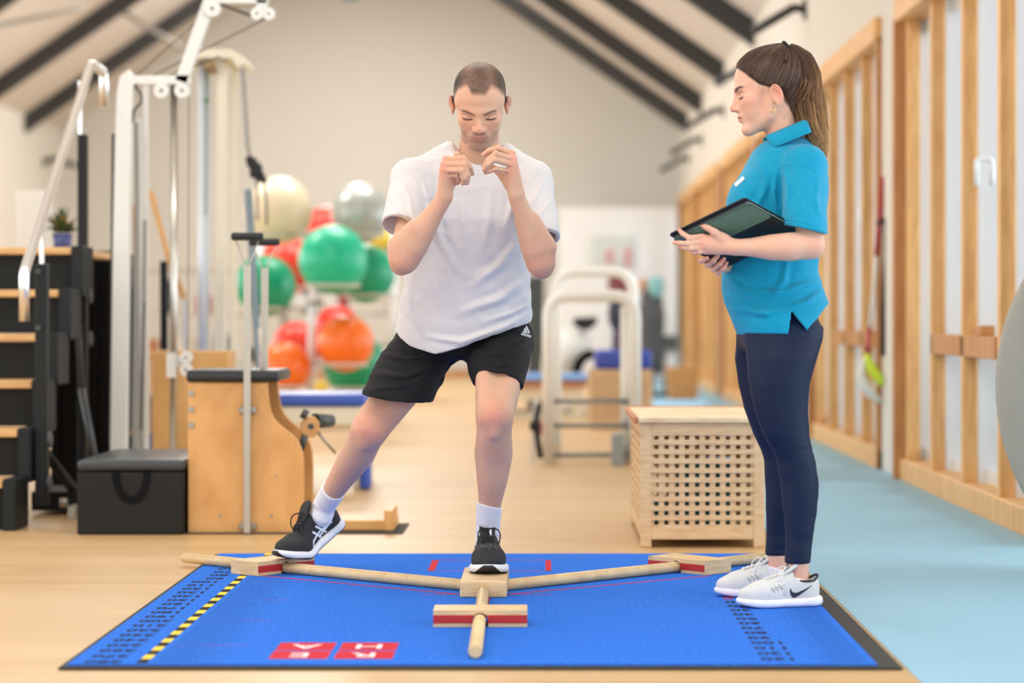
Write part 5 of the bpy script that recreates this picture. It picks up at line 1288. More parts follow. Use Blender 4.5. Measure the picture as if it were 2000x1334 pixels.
finger(BD, [PP(884, 356, 7.435), PP(890, 328, 7.440), PP(893, 312, 7.438), PP(892, 301, 7.432)], 0.0135, 0.0098, 0.008)
knLt = [PP(1000, 301, 7.410), PP(1002, 311, 7.397), PP(1001, 322, 7.395), PP(996, 334, 7.400)]
palm(wrL, knLt, 0.019, 0.0115)
BD.add(Ell(PP(1000, 350, 7.425), (0.022, 0.018, 0.038), ry(-0.12)), 0.012)
for pts, a, b in (([knLt[0], PP(973, 289, 7.390), PP(956, 294, 7.388), PP(946, 301, 7.394)], 0.0100, 0.0074),
                  ([knLt[1], PP(968, 300, 7.368), PP(953, 313, 7.372), PP(945, 325, 7.384)], 0.0100, 0.0074),
                  ([knLt[2], PP(966, 312, 7.360), PP(953, 322, 7.364), PP(946, 332, 7.376)], 0.0096, 0.0072),
                  ([knLt[3], PP(968, 330, 7.372), PP(956, 334, 7.378), PP(949, 337, 7.386)], 0.0084, 0.0066)): finger(BD, pts, a, b)
finger(BD, [PP(993, 364, 7.435), PP(982, 346, 7.445), PP(972, 334, 7.45), PP(962, 326, 7.45)], 0.0125, 0.0092, 0.008)
# head
HL = head_prims(HM, GM)
HD = Field(xs, ys, zs, 0.022); run(HD, HL)
k = 0.018; a, b = BD.D, HD.D; h = np.maximum(k-np.abs(a-b), 0)/k
hz = zs[None, None, :]; ok = (hz > PP(0, 300, 7.64)[2]); BD.D = np.where(ok, np.minimum(a, b)-np.where(ok, h*h*k*0.25, 0), np.minimum(a, b)).astype(np.float32)
# keep the fingers free of the chin: nothing to blend below the jaw plane
V, Fc = body_mesh(BD, 1)
def relax(V, Fc, w): w = np.clip(w, 0, 1)[:, None]; return V*(1-w)+smooth_verts(V, Fc, 14, 0.5)*w
V = relax(V, Fc, np.maximum(ss(0.86, 0.80, V[:, 2]), np.maximum(ss(0.13, 0.09, np.linalg.norm(V-elR, axis=1)), ss(0.13, 0.09, np.linalg.norm(V-elL, axis=1)))))
# colours
def head_masks(fr, V, male=True):
    lx, ly, lz = fr.inv(V[:, 0], V[:, 1], V[:, 2]); return lx, ly, lz
def skin_colours(V, base, pink, fr, ex, lip, lipc, browc, male, zmin):
    mz = -0.004 if male else 0.0; sm = 0.004 if male else 0.0; mwq = 1.18 if male else 1.0
    n = len(V); C = np.tile(lin3(base), (n, 1)); lx, ly, lz = fr.inv(V[:, 0], V[:, 1], V[:, 2])
    nn = vnoise(V[:, 0]*60, V[:, 1]*60, V[:, 2]*60)*0.5+vnoise(V[:, 0]*18, V[:, 1]*18, V[:, 2]*18)*0.5
    def mixc(C, c, m): m = np.clip(m, 0, 1)[:, None]; return C*(1-m)+lin3(c)*m
    C = mixc(C, pink, 0.22+0.22*nn)
    hd = (np.sqrt(lx**2+ly**2+lz**2) < 0.17) & (V[:, 2] > zmin)
    def blob(c, r): return np.exp(-(((np.abs(lx)-c[0])/r[0])**2+((ly-c[1])/r[1])**2+((lz-c[2])/r[2])**2))*hd
    C = mixc(C, pink, 0.35*blob((0.042, -0.065, -0.022), (0.026, 0.03, 0.022)))
    C = mixc(C, pink, 0.6*blob((0.0, -0.11, -0.028), (0.014, 0.02, 0.014)))
    C = mixc(C, pink, 0.8*blob((0.086, 0.022, 0.0), (0.012, 0.025, 0.035)))
    # lips
    lx_ = np.abs(lx)/mwq; lzq = lz+0.0615-mz-sm*(lx_/0.026)**2; lm = ss(0.0085, 0.0055, np.abs(lzq))*ss(0.026, 0.021, lx_)*hd*(ly < -0.068)*ss(0.011, 0.006, np.abs(lzq)+0.22*lx_)
    C = mixc(C, lipc, (0.6 if male else 0.85)*lm)
    C = mixc(C, (120, 60, 55), 0.7*ss(0.0018, 0.0006, np.abs(lzq))*ss(0.027, 0.021, lx_)*hd*(ly < -0.075))
    # brows: tapered arch
    t = (np.abs(lx)-0.014)/0.042; bz = (0.0145 if male else 0.0195)+(0.0135 if male else 0.012)*np.clip(t, 0, 1)-0.020*np.clip(t-0.60, 0, 1)**1.2; bw = (0.0046 if male else 0.0052)*(1-0.45*np.clip(t, 0, 1))
    bm_ = ss(1.25, 0.75, np.abs(lz-bz)/bw)*ss(-0.06, 0.06, t)*ss(1.05, 0.85, t)*hd*(ly < -0.03)
    C = mixc(C, browc, 0.88*bm_*(0.85+0.3*nn))
    # lashes and the line between the lids
    e = np.exp(-((lz+0.0060-0.0+0.12*np.abs(np.abs(lx)-ex)**1.0*0+20*(np.abs(lx)-ex)**2*(-1)*0.3)/0.0025)**2)*ss(0.0180, 0.0140, np.abs(np.abs(lx)-ex))*hd*(ly < -0.06)
    C = mixc(C, (52, 36, 32), 0.85*e)
    C = mixc(C, (150, 104, 92), 0.35*blob((ex, -0.08, 0.009), (0.016, 0.012, 0.0045)))
    C = mixc(C, (150, 100, 90), 0.25*blob((ex, -0.08, -0.013), (0.014, 0.012, 0.004)))
    return C, (lx, ly, lz, hd, nn, mixc, blob)
C, (lx, ly, lz, hd, nn, mixc, blob) = skin_colours(V, (216, 177, 150), (216, 146, 124), HM, 0.0355, 0, (200, 124, 116), (84, 62, 52), True, 1.24)
# stubble: jaw, chin and upper lip
fine = _rs.rand(len(V))
st_ = ss(-0.034, -0.060, lz)*ss(0.020, -0.015, ly)*ss(-0.120, -0.112, lz)*hd
st_ *= 1-0.75*np.exp(-((np.abs(lx)-0.030)/0.016)**2-((lz+0.050)/0.018)**2)
lipm = ss(0.011, 0.006, np.abs(lz+0.0645)+0.25*np.abs(lx))
st_ = st_*(1-lipm); must = np.exp(-((lz+0.050)/0.005)**2)*ss(0.030, 0.014, np.abs(lx))*hd*(ly < -0.075)
C = mixc(C, (122, 94, 80), np.clip(0.52*st_+0.38*must, 0, 0.75)*(0.75+0.5*fine))
# legs and arms: reddish knees and knuckles, faint hair
kn_ = lambda p, r: np.exp(-(((V-A3(p))**2).sum(1))/r**2)
for p, r, a in ((knL+A3((0, -0.05, 0.005)), 0.05, 0.6), (knR+A3((0, -0.05, 0.005)), 0.05, 0.6), (elR, 0.05, 0.5), (elL, 0.05, 0.5)): C = mixc(C, (222, 140, 120), a*kn_(p, r))
for k_ in knRt+knLt: C = mixc(C, (226, 130, 118), 0.65*kn_(k_, 0.013))
armh = (vnoise(V[:, 0]*420, V[:, 1]*420, V[:, 2]*160) > 0.2)*1.0
limb = ((V[:, 2] < 0.74) & (V[:, 2] > 0.2))*0.16+((V[:, 2] > 0.98) & (V[:, 2] < 1.20) & (np.abs(V[:, 0]+0.21) > 0.10))*0.13
C = mixc(C, (130, 92, 74), armh*limb*0.5)
# shaved scalp (hair so short that the skin shows): colour of the scalp itself
def hair_mask_m(lx, ly, lz):
    ax = np.abs(lx); zf = 0.077+0.036*ss(0.014, 0.052, ax)
    ysd = np.interp(lz, [-0.04, 0.0, 0.04, 0.085, 0.12], [-0.004, -0.018, -0.030, -0.052, -0.062])
    f1 = lz-zf; f2 = (ly-ysd)
    k = 0.016; f2 = f2*0.8; m = np.maximum(f1, f2)+np.maximum(k-np.abs(f1-f2), 0)**2/k*0.25; m = np.minimum(m, lz+0.055-1.3*np.clip(0.052-ly, 0, 0.050)); ed = np.sqrt(((ax-0.090)/0.5)**2+((ly-0.021)/0.95)**2+((lz+0.003)/1.75)**2)-0.0195; return np.minimum(m, ed)
def scalp_colour(V, l):
    n1 = vnoise(V[:, 0]*70, V[:, 1]*70, V[:, 2]*70); n2 = vnoise(V[:, 0]*420, V[:, 1]*420, V[:, 2]*420); sd = ss(0.035, 0.075, np.abs(l[0]))
    f = 0.60+0.34*sd+0.14*n1+0.16*n2-0.24*np.exp(-((np.abs(l[0])-0.034)/0.020)**2-((l[2]-0.118)/0.030)**2)
    f = np.clip(f, 0, 1)[:, None]; return lin3((142, 110, 92))*(1-f)+lin3((37, 29, 25))*f
hm = hair_mask_m(lx, ly, lz)
fa = (ss(-0.009, 0.011, hm+0.006*nn+0.003*(fine-0.5))*hd*0.96)[:, None]; C = C*(1-fa)+scalp_colour(V, (lx, ly, lz))*fa
body = np_obj('body', V, Fc, SKIN_M, man, C)
# fingernails
M_nail = mat('fingernail', (240, 196, 184), 0.3)
def nails(parent, specs, m=None):
    bm = B()
    for tip, prev, nrm, r in specs:
        tip, prev, nrm = Vector(tip), Vector(prev), Vector(nrm).normalized(); d = (tip-prev).normalized(); nrm = (nrm-d*nrm.dot(d)).normalized(); s_ = d.cross(nrm)
        c = tip+nrm*(r*0.62)+d*(r*0.15)
        ring = [bm.verts.new(c+s_*(math.cos(a)*r*0.62)+d*(math.sin(a)*r*0.85)-nrm*(abs(math.cos(a))*r*0.22)) for a in [2*PI*k/12 for k in range(12)]]
        top = bm.verts.new(c+nrm*r*0.46)
        for i in range(12): f = bm.faces.new((ring[i], ring[(i+1) % 12], top)); f.smooth = True
    return obj('fingernails', bm, m or M_nail, parent)
nails(man, [(PP(946, 301, 7.394), PP(956, 294, 7.388), (-0.3, -0.9, 0.5), 0.0076), (PP(949, 337, 7.386), PP(956, 334, 7.378), (-0.2, -0.9, 0.4), 0.0066)])
# buzz-cut hair: a very thin shell that sinks into the skin at the hairline
zz = graded(HM.o[2]-0.10, 1.665, 0.0022); xx = graded(-0.325, -0.08, 0.0022); yy = graded(7.50, 7.80, 0.0022)
HH = Field(xx, yy, zz, 0.03); run(HH, HL[:3])
X, Y, Z = HH.full(); hx, hy, hz_ = HM.inv(X, Y, Z); hmk = hair_mask_m(hx, hy, hz_)
HH.D = (HH.D-(0.0018*ss(0.014, 0.045, hmk)-0.008*ss(0.022, 0.010, hmk))).astype(np.float32)
HH.clip(((0.012-(np.sqrt((np.abs(hx)-0.083)**2+(hy-0.022)**2+(hz_+0.006)**2)-0.018))*0-0.001)*np.ones_like(HH.D)-0.0, 0.001)
hv, hf = HH.mesh(); hl = HM.inv(hv[:, 0], hv[:, 1], hv[:, 2]); keep = hair_mask_m(*hl) > 0.012
kf = keep[hf].all(1); hf = hf[kf]; us_, inv_ = np.unique(hf, return_inverse=True); hv = smooth_verts(hv, hf, 0)[us_]; hf = inv_.reshape(-1, 4)
hl = HM.inv(hv[:, 0], hv[:, 1], hv[:, 2]); hc = scalp_colour(hv, hl)
HAIR_M = vcol_mat('buzz_hair', 0.5, sub=0.25, bump=0.08, bscale=500, spec=0.35)
np_obj('buzz_cut_hair', hv, hf, HAIR_M, man, hc)
def lashes(parent, tree, fr, ex, r, m):
    bm = B(); fwd = Vector(fr.R@A3((0, 1, 0)))
    for q in (-1, 1):
        pts = []
        for t in np.linspace(-1, 1, 13):
            p = Vector(fr.w((q*(ex+t*0.0165), -0.16, -0.0068+0.0030*t*t+0.0012*t*0))); h, _, _, _ = tree.ray_cast(p, fwd)
            if h is not None: pts.append(h-fwd*0.0008)
        if len(pts) > 3: tube(bm, pts, [r*(0.45+0.55*math.sin(PI*i/(len(pts)-1))) for i in range(len(pts))], 6)
    return obj('eyelashes', bm, m, parent)
M_lash = mat('dark_lashes', (66, 46, 40), 0.8)
lashes(man, bvh(V, Fc), HM, 0.0355, 0.0008, M_lash)
# ---- T-shirt
M_tee = mat('white_cotton', (218, 215, 216), 0.9, bump=0.35, bscale=260, spec=0.2, sheen=0.2)
xs = graded(-0.56, 0.10, 0.0042); ys = graded(7.50, 8.06, 0.0048); zs = graded(0.695, 1.46, 0.0038)
TS = Field(xs, ys, zs, 0.03)
def trow(y, l, r_, cy, b, Y=7.74): a = PP(l, y, Y); c = PP(r_, y, Y); return (a[2], (a[0]+c[0])/2, cy, (c[0]-a[0])/2, b)
TS.add(Loft([trow(*q) for q in ((296, 870, 990, 7.73, 0.055), (312, 835, 1018, 7.73, 0.075), (335, 806, 1036, 7.735, 0.095), (370, 800, 1038, 7.74, 0.115), (430, 800, 1034, 7.745, 0.125), (500, 796, 1032, 7.765, 0.125),
      (560, 786, 1035, 7.79, 0.130), (610, 776, 1041, 7.82, 0.138), (650, 765, 1042, 7.84, 0.142), (700, 764, 1042, 7.85, 0.142), (770, 764, 1042, 7.85, 0.142))], 2.15, 0.03), 0.0)
for (nk, sh, el, r) in ((PP(880, 300, 7.735), PP(806, 352, 7.69), PP(784, 450, 7.555), (0.038, 0.064, 0.067, 0.064)), (PP(990, 304, 7.735), PP(1040, 354, 7.69), PP(1055, 474, 7.555), (0.038, 0.062, 0.065, 0.063))):
    TS.add(Chain([(nk, r[0]), (sh, r[1])]), 0.03)
    TS.add(Chain([(sh, r[1]), (sh*0.5+el*0.5, r[2]), (el+(el-sh)*0.15, r[3])]), 0.025)
X, Y, Z = TS.full()
# sleeve hems
for sh, el in ((PP(803, 343, 7.69), PP(776, 446, 7.575)), (PP(1044, 347, 7.69), PP(1058, 470, 7.575))):
    d = el-sh; d = d+A3((0, 0, 0)); L_ = np.linalg.norm(d); d = d/L_; t = (X-sh[0])*d[0]+(Y-sh[1])*d[1]+(Z-sh[2])*d[2]
    rad = np.sqrt(np.maximum((X-sh[0])**2+(Y-sh[1])**2+(Z-sh[2])**2-t*t, 0)); cen = (sh[0] < -0.2)
    armside = (X < PP(812, 0, 7.7)[0]) if cen else (X > PP(1018, 0, 7.7)[0])
    near = (rad < 0.10) & armside & (Y < 7.70)
    TS.D = np.where(near, np.maximum(TS.D, t-L_), TS.D).astype(np.float32)
# bottom hem follows the photo: low in front of the belly, rising to his left hip
hx_ = np.array([PP(px, 0, 7.72)[0] for px in (755, 765, 800, 850, 900, 950, 1000, 1030, 1046)]); hz2 = np.array([PP(0, py, 7.72)[2] for py in (640, 652, 676, 692, 681, 661, 641, 636, 636)])
hemz = np.interp(X, hx_, hz2)+0.05*np.clip((Y-7.78)/0.1, 0, 1)
TS.clip((hemz-Z)*np.ones_like(TS.D), 0.003)
TS.sub(Ell(PP(933, 266, 7.705), (0.081, 0.125, 0.100), rx(math.radians(14))), 0.004)      # neckline
# folds
TS.disp(fold_fn([([(838, 345), (842, 400), (858, 470), (900, 540)], 0.012, 0.007, 7.64), ([(1008, 345), (1000, 400), (985, 450)], 0.010, 0.005, 7.64), ([(1015, 470), (975, 520), (915, 560)], 0.014, 0.007, 7.66),
    ([(1030, 545), (975, 585), (900, 610)], 0.014, 0.007, 7.68), ([(1038, 610), (985, 640), (900, 668), (820, 655)], 0.009, 0.0055, 7.70), ([(1040, 590), (1000, 612), (940, 630)], 0.007, 0.004, 7.70),
    ([(790, 560), (800, 610), (835, 655)], 0.012, 0.005, 7.70), ([(900, 360), (905, 430), (915, 500)], 0.012, 0.0035, 7.63), ([(960, 350), (955, 430), (940, 500)], 0.012, 0.003, 7.63),
    ([(772, 340), (800, 385), (812, 430)], 0.007, 0.004, 7.6), ([(790, 325), (825, 350), (835, 390)], 0.007, 0.0035, 7.6), ([(1068, 345), (1045, 385), (1030, 430)], 0.007, 0.004, 7.6), ([(1078, 390), (1055, 420), (1035, 450)], 0.006, 0.004, 7.6), ([(765, 390), (785, 415), (808, 440)], 0.006, 0.003, 7.6)], 7.78))
def tee_noise(x, y, z):
    return 0.0032*vnoise(x*14+z*7, y*10, z*9)+0.0022*vnoise(x*30+z*22+3, y*26, z*16-x*12)+0.0012*vnoise(x*22-z*50, y*20, z*30+x*40)+0.0007*vnoise(x*80, y*50, z*90+x*60)
TS.disp(tee_noise)
for h_, d_ in ((PP(776, 446, 7.575), PP(776, 446, 7.575)-PP(803, 343, 7.69)), (PP(1058, 470, 7.575), PP(1058, 470, 7.575)-PP(1044, 347, 7.69))):
    d_ = d_/np.linalg.norm(d_); TS.sub(Chain([(h_-d_*0.018+A3((0.003 if h_[0] < -0.2 else -0.003, -0.010, 0)), 0.047), (h_+d_*0.06, 0.052)]), 0.004)
# hollow the openings so that rims read as cloth
IN = Field(xs, ys, zs, 0.03); IN.D = TS.D+0.005
hol = ss(0.035, 0.0, Z-hemz)*1.0
TS.D = np.where((Z-hemz < 0.045), np.maximum(TS.D, -(TS.D+0.010)), TS.D).astype(np.float32)
tv, tf = TS.mesh(); tv = smooth_verts(tv, tf, 1)
tee = np_obj('t_shirt', tv, tf, M_tee, man)
T_tee = bvh(tv, tf)
# neck rib and seams: thin tubes lying on the shirt
def on_surface(tree, pts, d, off=0.0005):
    out = []
    for p in pts:
        h, n_, _, _ = tree.ray_cast(Vector(p)-Vector(d)*0.4, Vector(d))
        if h is not None: out.append(h-Vector(d)*off)
    return out
bm = B()
nl = [PP(933+56*math.sin(a), 268+72*math.cos(a), 7.6) for a in np.linspace(-1.5, 1.5, 40)]
p_ = on_surface(T_tee, nl, (0, 1, 0), 0.0); 
tube(bm, p_, 0.0010, 6)
for pl in (((835, 290), (800, 312), (775, 332)), ((1030, 300), (1060, 322), (1070, 335))): pass
for pl in (((796, 318), (812, 350), (822, 390), (826, 420)), ((1056, 322), (1040, 350), (1028, 385), (1022, 420))):
    q = [PP(np.interp(t, range(len(pl)), [v[0] for v in pl]), np.interp(t, range(len(pl)), [v[1] for v in pl]), 7.5) for t in np.linspace(0, len(pl)-1, 24)]; q = on_surface(T_tee, q, (0, 1, 0), -0.0002)
    if len(q) > 2: tube(bm, q, 0.0011, 6)
q = [PP(px, np.interp(px, (765, 800, 850, 900, 950, 1000, 1030, 1040), (652, 676, 692, 681, 661, 641, 636, 636))-10, 7.5) for px in np.linspace(772, 1036, 60)]; q = on_surface(T_tee, q, (0, 1, 0), -0.0002); tube(bm, q, 0.0010, 6)
obj('seam_and_neck_rib', bm, M_tee, tee)
# ---- shorts
M_short = mat('black_shorts', (24, 24, 27), 0.75, spec=0.25, bump=0.25, bscale=300)
xs = graded(-0.62, 0.02, 0.0042); ys = graded(7.52, 8.08, 0.0048); zs = graded(0.56, 0.90, 0.0042)
SH = Field(xs, ys, zs, 0.03)
SH.add(Loft([trow(*q) for q in ((622, 790, 1028, 7.88, 0.105), (655, 770, 1038, 7.885, 0.116), (690, 790, 1036, 7.89, 0.122), (705, 830, 1010, 7.89, 0.11))], 2.1, 0.02), 0.0)
SH.add(Chain([(PP(835, 672, 7.88), 0.098), (PP(800, 725, 7.83), 0.107), (PP(780, 770, 7.775), 0.108), (PP(765, 800, 7.75), 0.108)]), 0.025)
SH.add(Chain([(PP(938, 690, 7.80), 0.052), (PP(944, 722, 7.72), 0.046)]), 0.02); SH.add(Chain([(PP(985, 668, 7.87), 0.092), (PP(982, 705, 7.76), 0.085), (PP(974, 745, 7.675), 0.080), (PP(968, 790, 7.62), 0.078)]), 0.025)
X, Y, Z = SH.full()
# hems: left leg level cloth edge, right leg slanting up to the inside
hL = np.interp(X, [PP(px, 0, 7.74)[0] for px in (700, 717, 760, 845, 857, 866, 880, 905)], [PP(0, py, 7.74)[2] for py in (766, 772, 782, 787, 778, 757, 733, 706)])+0.02*np.clip((Y-7.8)/0.1, 0, 1)
hR = np.interp(X, [PP(px, 0, 7.64)[0] for px in (905, 912, 922, 945, 985, 1022, 1040)], [PP(0, py, 7.64)[2] for py in (706, 722, 738, 724, 729, 750, 752)])-0.05*np.clip((Y-7.62)/0.15, 0, 1)
xm = PP(905, 0, 7.70)[0]; hm_ = np.where(X < xm, hL, hR)
SH.clip((hm_-Z)*np.ones_like(SH.D), 0.003)
SH.disp(fold_fn([([(735, 690), (800, 700), (870, 688)], 0.008, 0.005, 7.76), ([(728, 728), (800, 735), (860, 705)], 0.009, 0.006, 7.74), ([(722, 760), (790, 752), (850, 730)], 0.007, 0.004, 7.72), ([(1035, 665), (980, 690), (925, 690)], 0.008, 0.005, 7.68), ([(1030, 700), (975, 712), (925, 708)], 0.007, 0.004, 7.66), ([(900, 690), (880, 720), (858, 760)], 0.008, 0.005, 7.74), ([(770, 665), (830, 690), (890, 692)], 0.006, 0.004, 7.76)], 7.85))
SH.disp(lambda x, y, z: 0.003*vnoise(x*14+z*12+7, y*12, z*30)+0.0012*vnoise(x*50+z*30, y*40, z*60))
dz_ = (Z-hm_); SH.D = np.where(dz_ < 0.025, np.maximum(SH.D, -(SH.D+0.010)), SH.D).astype(np.float32)
sv, sf = SH.mesh(); sv = smooth_verts(sv, sf, 1); shorts = np_obj('shorts', sv, sf, M_short, man)
T_sh = bvh(sv, sf)
# three-bar mark and lettering on the shorts
M_wmark = mat('white_print_on_cloth', (222, 222, 224), 0.8)
s0 = 1/632.0
def pxpoly(pts, cx, cy): return [((x-cx)*s0, -(y-cy)*s0) for x, y in pts]
bars = [pxpoly([(1018.0, 650.0), (1021.0, 647.0), (1023.2, 651.5), (1021.4, 653.0)], 1025, 650), pxpoly([(1020.5, 645.0), (1023.6, 641.5), (1028.6, 652.5), (1025.4, 652.2)], 1025, 650), pxpoly([(1024.0, 639.6), (1026.6, 638.0), (1033.6, 652.5), (1030.2, 652.6)], 1025, 650)]
decal('printed_logo', T_sh, bars, PP(1025, 650, 7.4), (1, 0, 0), (0, 0, 1), (0, 1, 0), M_wmark, shorts, 0.0008)
def proj_text(s, size, c, tree, m, parent, ud=(1, 0, 0), vd=(0, 0, 1), nd=(0, 1, 0), bold=0.0, post=None, off=0.0009):
    o = text_obj('printed_text', s, size, (0, 0, 0), m, parent, rot=(0, 0, 0), align='CENTER', extr=0.0, bold=bold)
    bmm = B(); bmm.from_mesh(o.data); bmesh.ops.triangulate(bmm, faces=bmm.faces[:]); bmm.to_mesh(o.data); bmm.free()
    ud, vd, nd = Vector(ud), Vector(vd), Vector(nd); c = Vector(c); V = []
    for v in o.data.vertices:
        q = c+ud*v.co.x+vd*v.co.y; h, _, _, _ = tree.ray_cast(q, nd); h = h if h is not None else tree.find_nearest(q+nd*0.17)[0]; V.append(h-nd*off)
    if post is not None: V = [Vector(p) for p in post(np.array([tuple(p) for p in V]))]
    for v, p in zip(o.data.vertices, V): v.co = p
    return o
proj_text('adidas', 0.0135, PP(1026, 656, 7.4), T_sh, M_wmark, shorts, ud=(0.96, 0, -0.28), vd=(0.28, 0, 0.96), bold=0.0003)
# ---- socks
M_sock = mat('white_sock', (232, 232, 236), 0.9, bump=0.5, bscale=500)
def sock(bd_pts, top_p, axis, name='sock', m=None, parent=None, extra=0.0035, rib=True):
    P_ = np.array([p for p, r in bd_pts]); lo = P_.min(0)-0.07; hi = P_.max(0)+0.07
    S_ = Field(np.arange(lo[0], hi[0], 0.0028), np.arange(lo[1], hi[1], 0.0028), np.arange(lo[2], hi[2], 0.0028)); S_.add(Chain([(p, r+extra) for p, r in bd_pts]), 0.0)
    X, Y, Z = S_.full(); a = A3(axis)/np.linalg.norm(axis); t = (X-top_p[0])*a[0]+(Y-top_p[1])*a[1]+(Z-top_p[2])*a[2]
    S_.clip(t*np.ones_like(S_.D), 0.002)
    if rib:
        u = np.array([0, 1, 0])-a*a[1]; u /= np.linalg.norm(u); w_ = np.cross(a, u)
        def f(x, y, z):
            q = np.stack([x-top_p[0], y-top_p[1], z-top_p[2]], 1); an = np.arctan2(q@w_, q@u); tt = q@a; return -0.0006*np.cos(an*34)*ss(-0.06, -0.02, tt)+0.0009*np.cos(tt*260)*ss(-0.055, -0.075, tt)
        S_.disp(f)
    v, f_ = S_.mesh(); return np_obj(name, smooth_verts(v, f_, 1), f_, m or M_sock, parent)
ax = anR-knR
sock([(knR*0.22+anR*0.78, 0.037), (anR, 0.034), (anR+A3((-0.008, -0.005, -0.030)), 0.033)], PP(650, 957, 8.0), -ax, parent=man)
sock([(PP(957, 975, 7.695), 0.0385), (PP(954, 1010, 7.72), 0.0355), (PP(952, 1045, 7.748), 0.034), (PP(951, 1065, 7.745), 0.033)], PP(957, 987, 7.70), (0.25, 0, 1), parent=man)
# ---- black trainers
M_upk = mat('black_knit', (34, 35, 39), 0.75, bump=0.5, bscale=400, noise=0.25, nscale=60)
M_solew = mat('white_foam_sole', (228, 232, 238), 0.5); M_blkr = mat('black_sole_rubber', (30, 29, 28), 0.6); M_lace = mat('black_lace', (18, 18, 20), 0.8); M_logo_w = mat('white_logo', (222, 228, 238), 0.5)
def laces(post, uv, uf, parent, m, L=0.285, crosses=5, r=0.0022, tail=True):
    T = bvh(uv, uf); bm_c = []
    ys_ = np.linspace(-0.105, -0.175, crosses)
    for i, yy in enumerate(ys_):
        for q in (-1, 1):
            pts = []
            for t in np.linspace(-1, 1, 9):
                x = t*0.019*q; y = yy+0.006*t; h, _, _, _ = T.ray_cast(Vector((x, y-0.08, 0.30)), Vector((0, 0.35, -1)).normalized())
                if h is not None: pts.append(np.array([h.x, h.y, max(h.z, np.interp(y, (-0.175, -0.105), (0.083, 0.112)) if abs(x) < 0.012 else h.z)+0.002]))
            if len(pts) > 3: bm_c.append((np.array(pts), np.full(len(pts), r), np.zeros((len(pts), 3))))
    if tail:
        base = A3((0, -0.112, 0.125))
        for q in (-1, 1):
            lp = [base+A3((q*(0.003+(0.030 if q > 0 else 0.020)*math.sin(t)+0.004*t), -0.026*math.sin(t*0.55)-0.008*t, 0.012*math.sin(t*1.1)-0.022*t*math.sin(t*0.55))) for t in np.linspace(0, 2.9, 16)]
            bm_c.append((np.array(lp), np.full(16, r*0.95), np.zeros((16, 3))))
            tl = [base+A3((q*0.006*t, -0.020*t, -0.018*t+0.004)) for t in np.linspace(0, 2.2, 8)]; bm_c.append((np.array(tl), np.full(8, r*0.8), np.zeros((8, 3))))
    V, Fq, _ = tubes_np(bm_c, 6); return np_obj('laces', post(V), Fq, m, parent)
cols = dict(sole=M_solew, upper=M_upk, tongue=M_upk)
# standing foot, toe to the camera
dirf = math.radians(2)
FL = Fr((PP(951, 0, 7.70)[0]-0.002, 7.80, ZB+0.001), rz(dirf)@I3, 1.0)
o_, postL, uvL, ufL, svL, sfL, up1, so1, tg1 = make_shoe(None, 'trainer', 'black running trainer standing flat on the centre block, toe towards the camera', FL, cols, 0.0, 'm', L=0.288, sole_h=0.026, hw=0.052)
laces(postL, uvL, ufL, o_, M_lace)
def toe_rubber(post, sv, sf, parent, L=0.288):
    c = sv[sf].mean(1); f = sf[c[:, 2] < 0.006]; us, iv = np.unique(f, return_inverse=True); V = sv[us]+A3((0, 0, -0.0012))
    np_obj('outsole_rubber', post(V), iv.reshape(-1, 4), M_blkr, parent)
    decal('toe_rubber', bvh(sv, sf), [[(-0.043, 0.0005), (-0.036, 0.010), (-0.026, 0.021), (-0.014, 0.030), (0.014, 0.030), (0.026, 0.021), (0.036, 0.010), (0.043, 0.0005)]], (0, -0.5, 0), (1, 0, 0), (0, 0, 1), (0, 1, 0), M_blkr, parent, 0.0010, 0.0012, post=post)
toe_rubber(postL, svL, sfL, o_)
TU = bvh(uvL, ufL)
decal('tongue_label', bvh(*[SHOES['m'][2][0], SHOES['m'][2][1]]), [[(0.006, 0), (0.013, 0), (0.013, 0.022), (0.006, 0.022)]], (0, -0.20, 0.106), (1, 0, 0), (0, 0, 1), (0, 1, 0), M_logo_w, o_, 0.0012, post=postL)
rf = np.random.RandomState(2); dashes = []
for i in range(46):
    u_ = rf.uniform(-0.040, 0.040); v_ = 0.215+rf.uniform(0.0, 0.030)-abs(u_)*0.5; an = rf.uniform(-0.5, 0.5)+u_*14; c_, s_2 = math.cos(an), math.sin(an); l_ = rf.uniform(0.002, 0.0055)
    dashes.append([(u_-s_2*l_, v_-c_*l_), (u_-s_2*l_+0.0011, v_-c_*l_), (u_+s_2*l_+0.0011, v_+c_*l_), (u_+s_2*l_, v_+c_*l_)])
decal('knit_flecks', TU, dashes, (0, 0, 0.3), (1, 0, 0), (0, -1, 0), (0, 0, -1), mat('grey_fleck', (128, 128, 130), 0.8), o_, 0.0008, post=postL)
def side_stripes(tree, post, parent, side):
    sgn = side; polys = []
    def bar(p, q, w):
        (a, b), (c, d) = p, q; L_ = math.hypot(c-a, d-b); w = w*1.15; nx_, ny_ = -(d-b)/L_*w/2, (c-a)/L_*w/2; return [(a+nx_, b+ny_), (c+nx_, d+ny_), (c-nx_, d-ny_), (a-nx_, b-ny_)]
    # two long crossing curves and two short uprights; u runs from heel to toe
    polys.append(bar((0.020, 0.078), (0.060, 0.052), 0.006)); polys.append(bar((0.060, 0.052), (0.112, 0.036), 0.007)); polys.append(bar((0.052, 0.050), (0.105, 0.050), 0.005))
    polys.append(bar((0.105, 0.050), (0.150, 0.040), 0.006)); polys.append(bar((0.150, 0.040), (0.162, 0.024), 0.006)); polys.append(bar((0.085, 0.030), (0.112, 0.074), 0.006)); polys.append(bar((0.110, 0.026), (0.132, 0.066), 0.006))
    decal('side_stripes', tree, polys, (sgn*0.2, 0, 0), (0, -1, 0), (0, 0, 1), (-sgn, 0, 0), M_logo_w, parent, 0.0010, post=post)
side_stripes(TU, postL, o_, 1)
